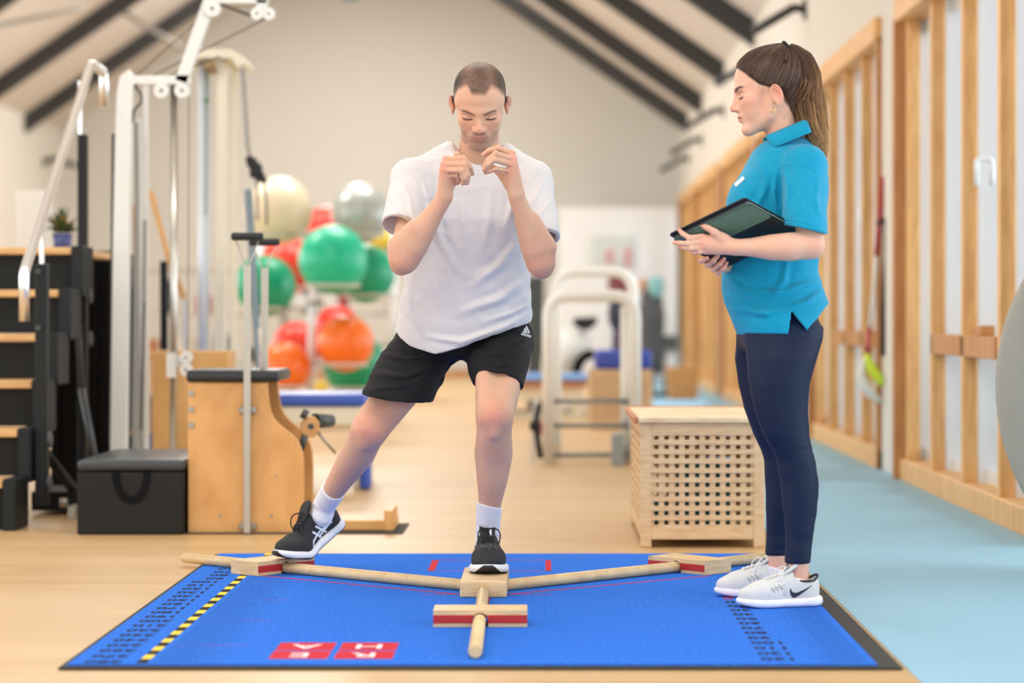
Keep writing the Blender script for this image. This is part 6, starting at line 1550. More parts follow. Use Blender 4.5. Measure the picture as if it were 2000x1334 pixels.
# raised foot on the left block: heel lifted, toe pointing left and towards the camera
yaw = math.radians(-50)
FRt = Fr((0, 0, 0), rz(yaw), 1.0)
toe_target = A3((PP(533, 0, 8.0)[0]+0.012, 7.985, ZB+0.001)); FRt.o = toe_target-FRt.R@A3((0, -0.288, 0))
o2, postR, uvR, ufR, svR, sfR, up2, so2, tg2 = make_shoe(None, 'trainer', 'black running trainer with white side stripes, heel raised on the left reach block', FRt, cols, math.radians(33), 'm', mirror=True, L=0.288, sole_h=0.026, hw=0.052)
laces(postR, uvR, ufR, o2, M_lace); toe_rubber(postR, svR, sfR, o2)
side_stripes(TU, postR, o2, -1); side_stripes(TU, postR, o2, 1)
0 and print('raised ankle opening at', postR(A3([[0, -0.045, 0.10]])), 'ankle', anR)
# ------------------------------------------------------------------ the woman in the teal polo shirt
SKIN_W = vcol_mat('skin_woman', 0.5, sub=0.25, bump=0.04, bscale=500, spec=0.35)
wom = thing('person', 'woman in a bright teal polo and navy leggings standing in profile holding a tablet', 'person', (0.70, 7.25, 0.0))
HWf = Fr(PP(1499, 181, 7.27), rz(-PI/2)@rx(math.radians(10)), 1.0)
GW = dict(ez=-0.013, hw=0.076, jw=0.043, fw=0.058, ex=0.033, nose=-0.1075, lip=-0.0965)
xs = graded(0.28, 0.88, 0.0050, [(0.34, 0.52, 0.0024), (0.53, 0.72, 0.0020)])
ys = graded(6.96, 7.56, 0.0048, [(6.99, 7.09, 0.0024), (7.175, 7.33, 0.0020)])
zs = graded(0.02, 1.66, 0.0050, [(0.99, 1.11, 0.0022), (1.42, 1.65, 0.0021)])
BW = Field(xs, ys, zs, 0.022)
def prow(y, l, r_, cy, b, Y): a = PP(l, y, Y); c = PP(r_, y, Y); return (a[2], (a[0]+c[0])/2, cy, (c[0]-a[0])/2, b)
BW.add(Loft([prow(y, l+12, r_-14, 7.28, b-0.02, 7.28) for y, l, r_, b in ((285, 1480, 1588, .09), (316, 1466, 1604, .13), (344, 1450, 1614, .14), (380, 1438, 1614, .135), (450, 1432, 1602, .115), (520, 1430, 1592, .105), (563, 1432, 1600, .11), (622, 1448, 1600, .12), (670, 1465, 1590, .115))], 2.2, 0.03), 0.0)
BW.add(Chain([(PP(1540, 290, 7.28), 0.056), (PP(1524, 245, 7.272), 0.047), (HWf.w((0, 0.024, -0.045)), 0.047)]), 0.025)
shN, elN, wrN = PP(1574, 332, 7.13), PP(1583, 478, 7.035), PP(1440, 483, 7.035)
BW.add(Chain([(shN, 0.046), (shN*0.5+elN*0.5, 0.042), (elN, 0.038)]), 0.02)
BW.add(Chain([(elN, 0.0375), (PP(1545, 482, 7.025), 0.0415), (PP(1505, 483, 7.025), 0.037), (PP(1465, 483, 7.03), 0.0265), (wrN, 0.0240)]), 0.018)
BW.add(Ell(PP(1594, 488, 7.04), (0.018, 0.02, 0.02)), 0.015)
shF, elF, wrF = PP(1560, 332, 7.40), PP(1555, 490, 7.38), PP(1448, 518, 7.27)
BW.add(Chain([(shF, 0.046), (elF, 0.036), (wrF, 0.024)]), 0.02)
# near hand, spread flat on the cover
kN = [PP(1372, 462, 7.045), PP(1370, 473, 7.040), PP(1372, 483, 7.043), PP(1379, 491, 7.050)]
for k_ in kN: BW.add(Chain([(wrN+(k_-wrN)*0.10, 0.0165), (wrN*0.4+k_*0.6, 0.0145), (k_, 0.0095)]), 0.012)
BW.add(Ell(PP(1410, 466, 7.035), (0.030, 0.014, 0.018), ry(0.3)), 0.012)
for pts, a, b in (([kN[0], PP(1347, 465, 7.030), PP(1334, 457, 7.035), PP(1327, 450, 7.040)], 0.0092, 0.0062),
                  ([kN[1], PP(1343, 476, 7.028), PP(1328, 475, 7.034), PP(1317, 474, 7.042)], 0.0090, 0.0062),
                  ([kN[2], PP(1350, 485, 7.030), PP(1337, 484, 7.036), PP(1327, 483, 7.044)], 0.0084, 0.0058),
                  ([kN[3], PP(1366, 492, 7.040), PP(1357, 493, 7.044), PP(1350, 493, 7.05)], 0.0074, 0.0052)): finger(BW, pts, a, b, 0.004)
finger(BW, [PP(1412, 466, 7.030), PP(1396, 454, 7.022), PP(1381, 444, 7.024), PP(1371, 440, 7.032)], 0.0130, 0.0078, 0.010)
# far hand: palm behind and below the lower corner, four fingers curled onto the front of the case
pf = PP(1400, 536, 7.20)
BW.add(Chain([(wrF, 0.022), (PP(1416, 520, 7.215), 0.020), (PP(1392, 514, 7.18), 0.014)]), 0.015)
for pts, a, b in (([PP(1408, 522, 7.20), PP(1402, 533, 7.158), PP(1413, 524, 7.128), PP(1419, 514, 7.125)], 0.0088, 0.0066),
                  ([PP(1400, 518, 7.185), PP(1393, 526, 7.142), PP(1406, 515, 7.112), PP(1414, 506, 7.108)], 0.0092, 0.0070),
                  ([PP(1392, 514, 7.17), PP(1382, 518, 7.125), PP(1394, 508, 7.095), PP(1402, 500, 7.092)], 0.0092, 0.0070),
                  ([PP(1384, 510, 7.15), PP(1368, 509, 7.115), PP(1375, 507, 7.09), PP(1381, 504, 7.083)], 0.0084, 0.0066)): finger(BW, pts, a, b, 0.003)
# legs (inside the leggings down to bare ankles)
anN, anF = PP(1560, 1138, 7.135), PP(1516, 1122, 7.385)
BW.add(Chain([(PP(1530, 680, 7.20), 0.058), (PP(1530, 800, 7.155), 0.055), (PP(1550, 900, 7.15), 0.045), (PP(1564, 960, 7.15), 0.044), (PP(1562, 1060, 7.14), 0.031), (PP(1560, 1105, 7.135), 0.0305), (anN, 0.029)]), 0.02)
BW.add(Chain([(PP(1515, 680, 7.36), 0.058), (PP(1505, 800, 7.38), 0.052), (PP(1524, 900, 7.38), 0.045), (PP(1530, 960, 7.38), 0.044), (PP(1523, 1050, 7.38), 0.031), (PP(1518, 1090, 7.385), 0.0305), (anF, 0.029)]), 0.02)
HLW = head_prims(HWf, GW); HD = Field(xs, ys, zs, 0.022); run(HD, HLW)
k = 0.018; a, b = BW.D, HD.D; h = np.maximum(k-np.abs(a-b), 0)/k; BW.D = (np.minimum(a, b)-h*h*k*0.25).astype(np.float32)
V, Fc = body_mesh(BW, 1)
V = relax(V, Fc, np.maximum(ss(0.90, 0.80, V[:, 2]), ss(0.16, 0.11, np.linalg.norm(V-elN, axis=1))))
C, (lx, ly, lz, hd, nn, mixc, blob) = skin_colours(V, (228, 188, 164), (220, 142, 122), HWf, 0.033, 0, (198, 112, 108), (58, 42, 36), False, 1.40)
C = mixc(C, (222, 130, 112), 0.30*blob((0.05, -0.045, -0.025), (0.02, 0.03, 0.02)))
for k_ in kN: C = mixc(C, (226, 132, 120), 0.45*np.exp(-(((V-k_)**2).sum(1))/0.011**2))
for t_ in (PP(1327, 450, 7.04), PP(1317, 474, 7.04), PP(1327, 483, 7.04), PP(1371, 440, 7.03), PP(1402, 500, 7.09), PP(1414, 506, 7.1), PP(1381, 504, 7.08), PP(1419, 514, 7.12)): C = mixc(C, (226, 120, 108), 0.45*np.exp(-(((V-t_)**2).sum(1))/0.014**2))
for t_ in (elN, anN, anF): C = mixc(C, (222, 140, 124), 0.35*np.exp(-(((V-t_)**2).sum(1))/0.04**2))
def hair_mask_w(lx, ly, lz):
    ysd = np.interp(lz, [-0.085, -0.035, -0.002, 0.012, 0.024, 0.052, 0.087, 0.11], [0.062, 0.040, 0.034, -0.004, -0.030, -0.054, -0.080, -0.1])
    return np.minimum(np.maximum(ly-ysd, lz-0.092), (lz+0.085)+0.3*np.clip(ly-0.05, -1, 0.05))
hm = hair_mask_w(lx, ly, lz); ear = (np.abs(lx) > 0.079) & (np.abs(ly-0.02) < 0.024) & (np.abs(lz+0.015) < 0.036)
C = mixc(C, (74, 54, 44), ss(-0.005, 0.005, hm+0.003*nn)*hd*(~ear)*0.9)
body_w = np_obj('body', V, Fc, SKIN_W, wom, C)
nails(wom, [(PP(1371, 440, 7.032), PP(1381, 444, 7.024), (-0.1, -1, 0.1), 0.0078), (PP(1317, 474, 7.042), PP(1328, 475, 7.034), (0, -1, 0.1), 0.0062), (PP(1327, 483, 7.044), PP(1337, 484, 7.036), (0, -1, 0.1), 0.0058), (PP(1402, 500, 7.092), PP(1394, 508, 7.095), (-0.3, -1, 0.3), 0.007), (PP(1414, 506, 7.108), PP(1406, 515, 7.112), (-0.3, -1, 0.3), 0.007), (PP(1381, 504, 7.083), PP(1375, 507, 7.09), (-0.3, -1, 0.3), 0.0066)])
lashes(wom, bvh(V, Fc), HWf, 0.033, 0.0011, M_lash)
# ---- hair: smooth scalp shell, strands combed to the tie, ponytail
HAIR_W = vcol_mat('brown_hair', 0.42, spec=0.35)
xx = graded(0.52, 0.80, 0.0026); yy = graded(7.15, 7.39, 0.0026); zz = graded(1.40, 1.68, 0.0026)
HS = Field(xx, yy, zz, 0.03); run(HS, HLW[:3]); HS.add(Chain([(HWf.w((0, 0.060, -0.02)), 0.040), (HWf.w((0, 0.052, -0.062)), 0.034)]), 0.02)
pb = PP(1531, 99, 7.27); HS.add(Ell(pb+A3((-0.006, 0, -0.012)), (0.022, 0.022, 0.020)), 0.03)
X, Y, Z = HS.full(); hk = hair_mask_w(*HWf.inv(X, Y, Z)); HS.D = (HS.D-(0.0065*ss(0.0, 0.02, hk)-0.006*ss(0.004, -0.006, hk))).astype(np.float32)
# keep the ears free
for q in (-1, 1): HS.sub(Ell(HWf.w((q*0.090, 0.020, -0.003)), (0.034, 0.016, 0.021)) if False else Ell(HWf.w((q*0.088, 0.020, -0.016)), (0.018, 0.018, 0.030), HWf.R), 0.003)
scalp_tree = None
hv, hf = HS.mesh(); hl = HWf.inv(hv[:, 0], hv[:, 1], hv[:, 2]); kf = (hair_mask_w(*hl) > -0.001)[hf].all(1); hf = hf[kf]; us_, iv = np.unique(hf, return_inverse=True); hv = smooth_verts(hv, hf, 1)[us_]; hf = iv.reshape(-1, 4)
hl = HWf.inv(hv[:, 0], hv[:, 1], hv[:, 2]); n1 = vnoise(hv[:, 0]*60, hv[:, 1]*60, hv[:, 2]*60)[:, None]*0.5+0.5
np_obj('scalp_hair', hv, hf, HAIR_W, wom, lin3((60, 43, 36))*(1-n1)+lin3((84, 62, 50))*n1)
T_sc = bvh(hv, hf); curves = []; rs = np.random.RandomState(8); pbl = Vector(pb)
cands = hv[(hair_mask_w(*hl) < 0.012) & (hair_mask_w(*hl) > 0.0)]; idx = rs.choice(len(cands), 420)
for p0 in cands[idx]:
    p0 = Vector(p0); cen = Vector(HWf.w((0, 0.01, 0.03))); pts = []
    for t in np.linspace(0, 0.97, 15):
        q = p0.lerp(pbl, t); d = (q-cen); d.normalize(); h, n_, _, _ = T_sc.ray_cast(cen+d*0.25, -d)
        if h is None: continue
        pts.append(np.array(h+d*0.0006)+rs.normal(0, 0.0004, 3))
    if len(pts) > 8:
        m_ = len(pts); c0 = lin3((74, 54, 44))*rs.uniform(0.6, 1.35)+lin3((120, 92, 70))*rs.choice([0, 0, 0, 0.5]); curves.append((np.array(pts), np.full(m_, rs.uniform(0.0006, 0.0012))*np.linspace(0.6, 1, m_), np.tile(c0, (m_, 1))))
V_, F_, C_ = tubes_np(curves, 4); np_obj('combed_strands', V_, F_, HAIR_W, wom, np.clip(C_, 0, 1))
path = np.array([PP(1533, 97, 7.27), PP(1548, 90, 7.265), PP(1566, 108, 7.26), PP(1577, 148, 7.255), PP(1578, 195, 7.25), PP(1586, 240, 7.248), PP(1600, 275, 7.245), PP(1612, 308, 7.245)])
wid = np.array([0.007, 0.015, 0.026, 0.036, 0.045, 0.043, 0.030, 0.008]); tt = np.linspace(0, 1, len(path)); curves = []
lk = rs.uniform(0, 2*PI, (30, 4))
for i in range(1150):
    L4 = lk[i % 30]; an = L4[0]+rs.normal(0, 0.35); rr = math.sqrt(rs.uniform(0.02, 1)); tmax = rs.uniform(0.72, 1.0) if rr > 0.5 else rs.uniform(0.9, 1.0); ts = np.linspace(0, tmax, 18)
    c = np.stack([np.interp(ts, tt, path[:, k]) for k in range(3)], 1); w_ = np.interp(ts, tt, wid)*rr
    wob = 0.0065*np.sin(ts*rs.uniform(5, 12)+rs.uniform(0, 6))*ts; tw = an+ts*rs.uniform(-0.6, 0.6)
    lw = 0.0075*np.sin(ts*(7+2*math.sin(L4[2]))+L4[1])*ts*(1.2-ts)*1.6; lw2 = 0.004*np.sin(ts*15+L4[3])*ts; wob = wob*0.5; c = c+np.stack([np.cos(tw)*w_+wob+lw+lw2, np.sin(tw)*w_*0.85, np.sin(tw+1.0)*w_*0.18+wob*0.4], 1)
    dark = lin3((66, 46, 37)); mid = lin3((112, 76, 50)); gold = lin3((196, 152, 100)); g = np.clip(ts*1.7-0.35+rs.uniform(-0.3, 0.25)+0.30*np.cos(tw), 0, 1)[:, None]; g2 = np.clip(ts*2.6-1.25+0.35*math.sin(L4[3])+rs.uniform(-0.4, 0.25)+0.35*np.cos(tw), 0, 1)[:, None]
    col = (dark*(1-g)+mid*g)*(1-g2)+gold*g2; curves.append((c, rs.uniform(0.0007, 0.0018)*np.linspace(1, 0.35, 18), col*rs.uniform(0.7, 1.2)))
for (a0, a1, a2) in (((1571, 150), (1568, 175), (1551, 190)), ((1583, 160), (1580, 185), (1562, 203)), ((1612, 240), (1628, 262), (1640, 290))):   # loose locks
    for j in range(4 if a0[0] < 1600 else 1):
        ts = np.linspace(0, 1, 12)[:, None]; jit = 7 if a0[0] < 1600 else 2; p0, p1, p2 = [PP(a[0]+rs.uniform(-jit, jit), a[1]+rs.uniform(-jit, jit), 7.207) for a in (a0, a1, a2)]
        c = p0*(1-ts)**2+2*p1*ts*(1-ts)+p2*ts**2; curves.append((c, (0.0010 if a0[0] < 1600 else 0.0005)*np.linspace(1, 0.3, 12), np.tile(lin3((128, 88, 58))*rs.uniform(0.5, 1.2), (12, 1))))
for j in range(14):    # fine baby hair at the temple and nape
    x0, y0 = (rs.uniform(1478, 1492), rs.uniform(172, 186)) if j % 2 else (rs.uniform(1526, 1545), rs.uniform(215, 240))
    ts = np.linspace(0, 1, 8)[:, None]; p0 = PP(x0+6, y0-10, 7.195); p1 = PP(x0, y0, 7.19); p2 = PP(x0+rs.uniform(-3, 5), y0+rs.uniform(6, 14), 7.20)
    c = p0*(1-ts)**2+2*p1*ts*(1-ts)+p2*ts**2; curves.append((c, 0.00022*np.linspace(1, 0.3, 8), np.tile(lin3((150, 112, 88)), (8, 1))))
core = path*1.0; curves.append((np.stack([np.interp(np.linspace(0, 0.9, 16), tt, core[:, k]) for k in range(3)], 1), np.interp(np.linspace(0, 0.9, 16), tt, wid)*0.72, np.tile(lin3((60, 42, 34)), (16, 1))))
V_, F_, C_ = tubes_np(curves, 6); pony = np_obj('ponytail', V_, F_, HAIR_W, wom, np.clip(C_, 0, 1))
bm = B(); tie_c = PP(1539, 97, 7.268); ring = [tie_c+A3((-0.013*math.cos(a), 0.023*math.sin(a), 0.0205*math.cos(a))) for a in np.linspace(0, 2*PI, 24, endpoint=False)]
tube(bm, ring, 0.0062, 8, True); obj('hair_tie', bm, M_lace, wom)
M_gold = mat('gold_earring', (226, 184, 110), 0.25, metal=1.0)
bm = B(); ec = PP(1509, 214, 7.186); tube(bm, [ec+A3((0.0072*math.cos(a), 0.0015*math.cos(a), 0.0078*math.sin(a))) for a in np.linspace(0, 2*PI, 24, endpoint=False)], 0.0013, 6, True); obj('hoop_earring', bm, M_gold, wom)
# ---- polo shirt
M_polo = mat('teal_pique', (0, 148, 188), 0.8, bump=0.3, bscale=500, spec=0.25, sheen=0.15)
xs = graded(0.48, 0.86, 0.0040); ys = graded(6.95, 7.50, 0.0042); zs = graded(0.76, 1.42, 0.0038)
PL = Field(xs, ys, zs, 0.03); YP = 7.28
PL.add(Loft([prow(y, l, r_, YP, b, YP-0.03) for y, l, r_, b in ((262, 1512, 1574, .05), (272, 1497, 1583, .078), (284, 1482, 1592, .100), (298, 1469, 1600, .122), (316, 1461, 1610, .14), (344, 1445, 1620, .15), (370, 1430, 1621, .148), (400, 1421, 1618, .142), (450, 1417, 1612, .130), (500, 1414, 1602, .126), (530, 1412, 1600, .128),
       (563, 1411, 1610, .138), (590, 1415, 1620, .152), (622, 1428, 1622, .165), (650, 1439, 1618, .170), (690, 1440, 1613, .170))], 2.15, 0.03), 0.0)
for sh, el, rr in ((PP(1572, 326, 7.145), PP(1572, 440, 7.055), (0.062, 0.066, 0.0635)), (PP(1560, 326, 7.41), PP(1562, 440, 7.42), (0.060, 0.062, 0.058))):
    PL.add(Chain([(PP(1545, 312, 7.24 if sh[1] < 7.3 else 7.32), 0.040), (sh, rr[0])]), 0.03); PL.add(Chain([(sh, rr[0]), (sh*0.5+el*0.5, rr[1]), (el+(el-sh)*0.2, rr[2])]), 0.022)
PL.add(Ell(PP(1452, 395, 7.24), (0.040, 0.075, 0.060)), 0.03)       # bust
X, Y, Z = PL.full()
cuffz = PP(0, 440, 7.03)[2]-(X-PP(1532, 0, 7.03)[0])*0.20
PL.D = np.where((Y < 7.125) & (X > PP(1520, 0, 7.05)[0]) & (Z > 1.0), np.maximum(PL.D, cuffz-Z), PL.D).astype(np.float32)
PL.D = np.where((Y < 7.155) & (X > PP(1522, 0, 7.1)[0]) & (Z < cuffz) & (Z > cuffz-0.12) & (PL.D < 0.03) & (Y < 7.115), np.maximum(PL.D, cuffz-Z), PL.D).astype(np.float32)
Xp = 1067+X*F/7.16
front = PP(0, 653, 7.14)[2]; bl = np.interp(Xp, [1537, 1544, 1574, 1600, 1622], [653, 609, 645, 618, 596]); blz = CH-(bl-VY)*7.14/F
hemw = np.where((Xp > 1537) & (Y < 7.27), blz, np.where(Xp > 1574, CH-(np.interp(Xp, [1574, 1622], [645, 596])-VY)*7.14/F, front))
PL.clip((hemw-Z)*np.ones_like(PL.D), 0.003)
PL.sub(Chain([(PP(1522, 236, 7.275), 0.052), (PP(1528, 268, 7.275), 0.050)]), 0.004)
PL.disp(fold_fn([([(1612, 548), (1570, 556), (1520, 572), (1462, 566)], 0.008, 0.007, 7.13), ([(1614, 566), (1575, 590), (1540, 600)], 0.009, 0.007, 7.13), ([(1540, 505), (1532, 550), (1505, 580)], 0.010, 0.006, 7.13), ([(1418, 540), (1450, 568), (1500, 590)], 0.010, 0.006, 7.15),
    ([(1425, 600), (1480, 612), (1536, 606)], 0.009, 0.005, 7.13), ([(1425, 575), (1465, 600), (1520, 628)], 0.009, 0.004, 7.13), ([(1516, 330), (1512, 380), (1522, 425)], 0.008, 0.006, 7.12), ([(1500, 345), (1490, 380), (1470, 420)], 0.010, 0.005, 7.14), ([(1535, 320), (1540, 370), (1534, 415)], 0.007, 0.005, 7.05),
    ([(1602, 345), (1592, 390), (1598, 425)], 0.008, 0.004, 7.05), ([(1568, 340), (1560, 385), (1566, 420)], 0.007, 0.003, 7.05), ([(1480, 300), (1492, 340), (1512, 380)], 0.009, 0.004, 7.14), ([(1445, 380), (1470, 395), (1500, 420)], 0.008, 0.004, 7.14)], 7.26))
PL.disp(lambda x, y, z: 0.0030*vnoise(x*15+2, y*13, z*14+x*8)+0.0014*vnoise(x*40, y*34, z*30+5))
PL.D = np.where((Z-hemw < 0.035) | ((Y < 7.115) & (Z-cuffz < 0.03) & (X > PP(1520, 0, 7.05)[0])), np.maximum(PL.D, -(PL.D+0.010)), PL.D).astype(np.float32)
pv, pf_ = PL.mesh(); pv = smooth_verts(pv, pf_, 1); polo = np_obj('polo_shirt', pv, pf_, M_polo, wom); T_po = bvh(pv, pf_)
# turned-up cuff band, collar, placket, buttons, badge
bm = B()
def polo_line(pix, r, off=0.0):
    q = [PP(np.interp(t, range(len(pix)), [v[0] for v in pix]), np.interp(t, range(len(pix)), [v[1] for v in pix]), 6.8) for t in np.linspace(0, len(pix)-1, 40)]; q = on_surface(T_po, q, (0, 1, 0), off)
    if len(q) > 3: tube(bm, q, r, 6)
polo_line(((1531, 421), (1545, 422), (1575, 428), (1611, 437)), 0.0015, 0.0); polo_line(((1531, 438), (1560, 443), (1611, 454)), 0.0018); polo_line(((1521, 356), (1526, 336), (1536, 320), (1552, 311), (1575, 308), (1598, 314), (1616, 328)), 0.0010) ; polo_line(((1521, 356), (1520, 385), (1526, 415)), 0.0010); polo_line(((1541, 612), (1537, 650)), 0.001)
polo_line(((1447, 648), (1490, 650), (1533, 650)), 0.0009); polo_line(((1470, 285), (1458, 330), (1438, 370)), 0.0012); polo_line(((1563, 262), (1562, 300)), 0.001)
obj('seams', bm, M_polo, polo)
bm = B(); n = 44; rings = []
for row in range(4):
    R_l = []
    for i in range(n+1):
        a = -PI*0.88+2*PI*0.88*i/n+0.0      # 0 = back, +-pi = front (open)
        ca, sa = math.cos(a), math.sin(a); fr_q = (1-ca)/2
        cx, cz, rx_, ry_ = [(1532, 264, 0.056, 0.052), (1531, 252, 0.0605, 0.058), (1533, 253, 0.064, 0.062), (1541, 278, 0.060, 0.106)][row]
        c = PP(cx, cz, 7.275); x = c[0]+rx_*ca; y = c[1]+ry_*(math.tanh(3*abs(sa))/math.tanh(3))*(1 if sa > 0 else -1); z = c[2]+0.42*(x-c[0])
        R_l.append(bm.verts.new((x, y, z)))
    rings.append(R_l)
for r_i in range(3):
    for i in range(n): f = bm.faces.new((rings[r_i][i], rings[r_i][i+1], rings[r_i+1][i+1], rings[r_i+1][i])); f.smooth = True
co = obj('collar', bm, M_polo, polo); md = co.modifiers.new('thick', 'SOLIDIFY'); md.thickness = 0.0025; md.offset = 0
bm = B()
for px, py in ((1473, 302), (1451, 338), (1446, 352)):
    h, n_, _, _ = T_po.ray_cast(Vector(PP(px, py, 6.9)), Vector((0, 1, 0)))
    if h is not None: cyl(bm, h-n_*0.001, h+n_*0.0015, 0.0045, n=14)
obj('button', bm, mat('teal_button', (20, 120, 150), 0.3), polo)
h, n_, _, _ = T_po.ray_cast(Vector(PP(1462, 344, 6.9)), Vector((0, 1, 0)))
if h is not None:
    n_ = (Vector(n_)+Vector((-0.15, -0.25, 0))).normalized(); u_ = Vector((0.55, 0, -0.35)); u_ = (u_-n_*u_.dot(n_)).normalized(); v_ = n_.cross(u_)
    Mx = Matrix(((u_.x, v_.x, n_.x, h.x), (u_.y, v_.y, n_.y, h.y), (u_.z, v_.z, n_.z, h.z), (0, 0, 0, 1))) @ Matrix.Rotation(math.radians(62), 4, 'Z')
    bm = B(); box(bm, -0.0175, 0.0175, -0.0085, 0.0085, 0.0, 0.0045, 0.001, 1, M=Mx); bd_ = obj('name_badge', bm, mat('white_badge', (226, 230, 234), 0.35), polo)
# ---- leggings
M_leg = mat('navy_leggings', (13, 29, 58), 0.6, spec=0.25, sheen=0.0, bump=0.15, bscale=500)
xs = graded(0.50, 0.86, 0.0042); ys = graded(7.04, 7.50, 0.0046); zs = graded(0.09, 0.92, 0.0046)
LG = Field(xs, ys, zs, 0.03)
LG.add(Loft([prow(*q, 7.16) for q in ((600, 1452, 1600, 7.28, .120), (625, 1450, 1606, 7.28, .140), (645, 1449, 1610, 7.28, .150), (668, 1452, 1606, 7.28, .152), (695, 1462, 1594, 7.28, .14))], 2.3, 0.03), 0.0)
near = [(640, 1458, 1608, 7.21, .075), (662, 1457, 1608, 7.19, .080), (700, 1459, 1597, 7.17, .085), (750, 1464, 1583, 7.16, .080), (800, 1474, 1580, 7.155, .072), (850, 1492, 1582, 7.15, .064), (880, 1509, 1588, 7.15, .058), (900, 1518, 1594, 7.15, .057), (950, 1526, 1601, 7.15, .056), (1000, 1531, 1597, 7.145, .050), (1050, 1535, 1589, 7.14, .041), (1102, 1534, 1584, 7.135, .0365)]
far = [(640, 1442, 1575, 7.35, .075), (700, 1436, 1565, 7.38, .085), (750, 1443, 1552, 7.38, .080), (800, 1455, 1550, 7.38, .072), (850, 1473, 1553, 7.38, .064), (880, 1488, 1559, 7.38, .058), (900, 1493, 1564, 7.38, .057), (950, 1496, 1566, 7.38, .056), (1000, 1497, 1560, 7.38, .050), (1050, 1498, 1550, 7.385, .041), (1086, 1495, 1543, 7.385, .0365)]
LG.add(Loft([prow(y, l, r_, c, b, c-0.02) for y, l, r_, c, b in near], 2.0, 0.004), 0.03)
LG.add(Loft([prow(y, l, r_, c, b, c-0.02) for y, l, r_, c, b in far], 2.0, 0.004), 0.03)
LG.disp(lambda x, y, z: 0.0010*vnoise(x*20, y*20, z*40)+0.0016*np.sin(z*330+x*20)*np.exp(-((z-0.135)/0.025)**2)*0.5+0.0010*np.sin(z*300+x*60)*np.exp(-((z-0.46)/0.03)**2)*(x > 0.72))
lv_, lf_ = LG.mesh(); leg_ = np_obj('leggings', smooth_verts(lv_, lf_, 2), lf_, M_leg, wom)
bm = B()
for yy, l, r_, Yc, b in ((1086, 1534, 1584, 7.135, .0365), (1070, 1495.5, 1544, 7.385, .0365)):
    c = PP((l+r_)/2, yy, Yc); tube(bm, [c+A3(((r_-l)/2*Yc/F*math.cos(a)*1.004, b*math.sin(a)*1.004, 0)) for a in np.linspace(0, 2*PI, 32, endpoint=False)], 0.0008, 5, True)
obj('ankle_hem_stitch', bm, mat('navy_stitch', (14, 26, 54), 0.7), leg_)
# ---- low socks and white trainers
sock([(PP(1560, 1118, 7.135), 0.0325), (anN+A3((0, 0, -0.01)), 0.031), (anN+A3((-0.01, -0.003, -0.03)), 0.031)], PP(1560, 1128, 7.135), (0.25, 0, 1), parent=wom, extra=0.002, rib=False)
sock([(PP(1517, 1100, 7.385), 0.0325), (anF+A3((0, 0, -0.01)), 0.031), (anF+A3((-0.01, -0.003, -0.03)), 0.031)], PP(1517, 1108, 7.385), (0.25, 0, 1), parent=wom, extra=0.002, rib=False)
M_upw = mat('white_grey_knit', (214, 214, 212), 0.8, bump=0.35, bscale=420, noise=0.06, nscale=18); M_solw = mat('soft_white_sole', (232, 232, 240), 0.55, noise=0.02); M_navy = mat('dark_navy_trim', (34, 42, 52), 0.6); M_lacew = mat('white_lace', (226, 226, 224), 0.8)
colw = dict(sole=M_solw, upper=M_upw, tongue=M_upw)
SW = [(1539.7, 1148.4), (1538.4, 1153), (1538.8, 1158), (1541, 1163), (1545, 1167), (1549.5, 1167.4), (1556, 1164.2), (1566, 1157), (1576, 1149.5), (1585.3, 1142), (1575, 1147.6), (1565, 1152.5), (1556, 1156.3), (1551, 1157.6), (1546, 1157.2), (1542.6, 1154.6), (1541, 1151.4)]
SWp = [((1605-x)*0.00173, (1187-y)*0.00173-0.004) for x, y in SW]
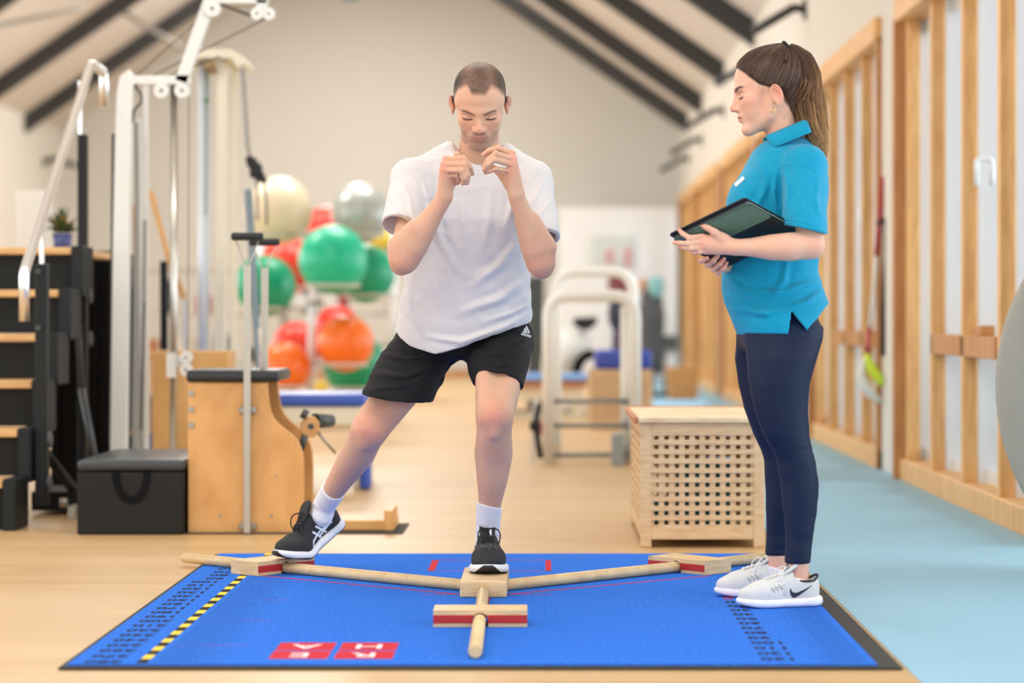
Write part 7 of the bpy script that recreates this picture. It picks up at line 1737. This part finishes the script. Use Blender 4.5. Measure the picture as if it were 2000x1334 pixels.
for nm_lab, fr_s, sgn in (('white-grey trainer with dark curved mark, nearer of the pair under the navy leggings', Fr((PP(1600, 0, 7.14)[0], 7.140, 0.0118), rz(math.radians(-77)), 0.875), 1), ('white-grey trainer partly hidden behind the other white trainer', Fr((PP(1553, 0, 7.41)[0], 7.41, 0.0118), rz(math.radians(-79)), 0.875), 1)):
    o3, post3, uv3, uf3, sv3, sf3, *_r = make_shoe(None, 'trainer', nm_lab, fr_s, colw, 0.0, 'w', L=0.285, sole_h=0.027, toe_spring=0.012, heel_bulge=0.006, hw=0.046)
    laces(post3, uv3, uf3, o3, M_lacew, r=0.0024, tail=True)
    T3 = bvh(uv3, uf3); decal('side_mark', T3, [SWp], (0.2, 0, 0), (0, -1, 0), (0, 0, 1), (-1, 0, 0), M_navy, o3, 0.0012, post=post3)
    bm = B(); pts = []
    for a in np.linspace(-2.25, 2.25, 40):
        y = -0.050+0.0425*math.cos(a); x = 0.0358*math.sin(a); z = 0.0835+0.020*float(ss(-0.035, 0.0, y)); pts.append(A3((x, y, z)))
    pts = post3(np.array(pts)); tube(bm, [tuple(p) for p in pts], 0.0036, 8); obj('dark_collar', bm, M_navy, o3)
    st = []
    for i, u_ in enumerate((0.150, 0.164, 0.178)):
        for dv in (0.0, 0.007): st.append((u_+dv*0.0, 0.060-i*0.004+dv))
    polys = [[(u_-0.008, v_), (u_+0.006, v_+0.010), (u_+0.0068, v_+0.0088), (u_-0.0072, v_-0.0012)] for u_, v_ in st]
    decal('lace_stitching', T3, polys, (0.2, 0, 0), (0, -1, 0), (0, 0, 1), (-1, 0, 0), M_navy, o3, 0.0010, post=post3)
    dots = [[(u_, v_), (u_+0.0022, v_), (u_+0.0022, v_+0.0022), (u_, v_+0.0022)] for i in range(7) for j in range(3) for u_, v_ in [(0.126+0.006*j+0.001*i, 0.040+0.0055*i-0.0*j)] if i+j < 8]
    decal('knit_perforations', T3, dots, (0.2, 0, 0), (0, -1, 0), (0, 0, 1), (-1, 0, 0), mat('grey_perforation', (120, 122, 124), 0.8), o3, 0.0011, post=post3)
    tvv, tff = SHOES['w'][2]; TT = bvh(tvv, tff)
    proj_text('NIKE', 0.015, (0.0, -0.165, 0.205), TT, M_navy, o3, ud=(1, 0, 0), vd=(0, 0.83, 0.55), nd=(0, 0.55, -0.83), bold=0.0006, post=post3)
    decal('tongue_tab', TT, [[(-0.015, -0.017), (0.015, -0.017), (0.015, -0.010), (-0.015, -0.010)]], (0.0, -0.165, 0.205), (1, 0, 0), (0, 0.83, 0.55), (0, 0.55, -0.83), M_navy, o3, 0.001, post=post3)
# ------------------------------------------------------------------ tablet in its cover
TL, TR, BR, BL = PP(1315, 470, 7.07), PP(1464, 398, 6.95), PP(1562, 454, 7.085), PP(1417, 523, 7.20)
tb = thing('tablet', 'tablet in a black and sage green cover held by the woman', 'tablet', tuple((TL+BR)/2))
u_ = TR-TL; v_ = BL-TL; L1, L2 = np.linalg.norm(u_), np.linalg.norm(v_); un = u_/L1; vn = v_-un*(v_@un); vn /= np.linalg.norm(vn); nn_ = np.cross(un, vn); nn_ = nn_ if nn_[1] < 0 else -nn_
Mt = Matrix(((u_[0], v_[0], nn_[0], TL[0]), (u_[1], v_[1], nn_[1], TL[1]), (u_[2], v_[2], nn_[2], TL[2]), (0, 0, 0, 1)))
def rrect(u0, u1, v0, v1, ru, rv, n=6, corners=(1, 1, 1, 1)):
    out = []
    for (cu, cv, a0), on in zip(((u1-ru, v1-rv, 0), (u0+ru, v1-rv, PI/2), (u0+ru, v0+rv, PI), (u1-ru, v0+rv, 1.5*PI)), corners):
        if on: out += [(cu+ru*math.cos(a0+k*PI/2/n), cv+rv*math.sin(a0+k*PI/2/n)) for k in range(n+1)]
        else: out.append((cu+ru*(1 if a0 in (0, 1.5*PI) else -1), cv+rv*(1 if a0 in (0, PI/2) else -1)))
    return out
def slab(ol, d0, d1, m, name, bev=0.0):
    bm = B(); prism(bm, ol, d0, d1, axis='Z')
    for v in bm.verts: v.co = Mt @ v.co
    return obj(name, bm, m, tb)
M_cov = mat('black_cover', (28, 28, 30), 0.55, bump=0.2, bscale=300); M_sage = mat('sage_green_leather', (92, 124, 104), 0.6, noise=0.10, nscale=30, bump=0.1, bscale=90); M_sage2 = mat('pale_sage_piping', (142, 182, 158), 0.5); M_tab = mat('grey_tablet_body', (92, 98, 106), 0.3, metal=0.6)
slab(rrect(0.0, 1.0, 0.0, 1.0, 0.04, 0.05), -0.003, 0.0, M_cov, 'front_cover')
slab(rrect(-0.004, 1.004, -0.006, 1.006, 0.04, 0.05), -0.0042, -0.0030, M_sage2, 'cover_piping')
slab(rrect(0.008, 0.992, -0.02, 0.98, 0.03, 0.04), -0.0125, -0.0045, M_tab, 'tablet_body')
slab(rrect(-0.004, 1.0, -0.075, 0.985, 0.04, 0.05), -0.0165, -0.0127, M_cov, 'back_cover')
slab(rrect(0.0, 0.996, 0.004, 0.44, 0.05, 0.06, corners=(1, 0, 0, 1)), 0.0002, 0.0012, M_sage, 'green_leather_band')
bm = B()
for v0, v1 in ((0.30, 0.36), (0.40, 0.46), (0.52, 0.64)): 
    prism(bm, [(0.993, v0), (0.999, v0), (0.999, v1), (0.993, v1)], -0.011, -0.006, axis='Z')
for v in bm.verts: v.co = Mt @ v.co
obj('port', bm, mat('port_black', (14, 14, 16), 0.4), tb)
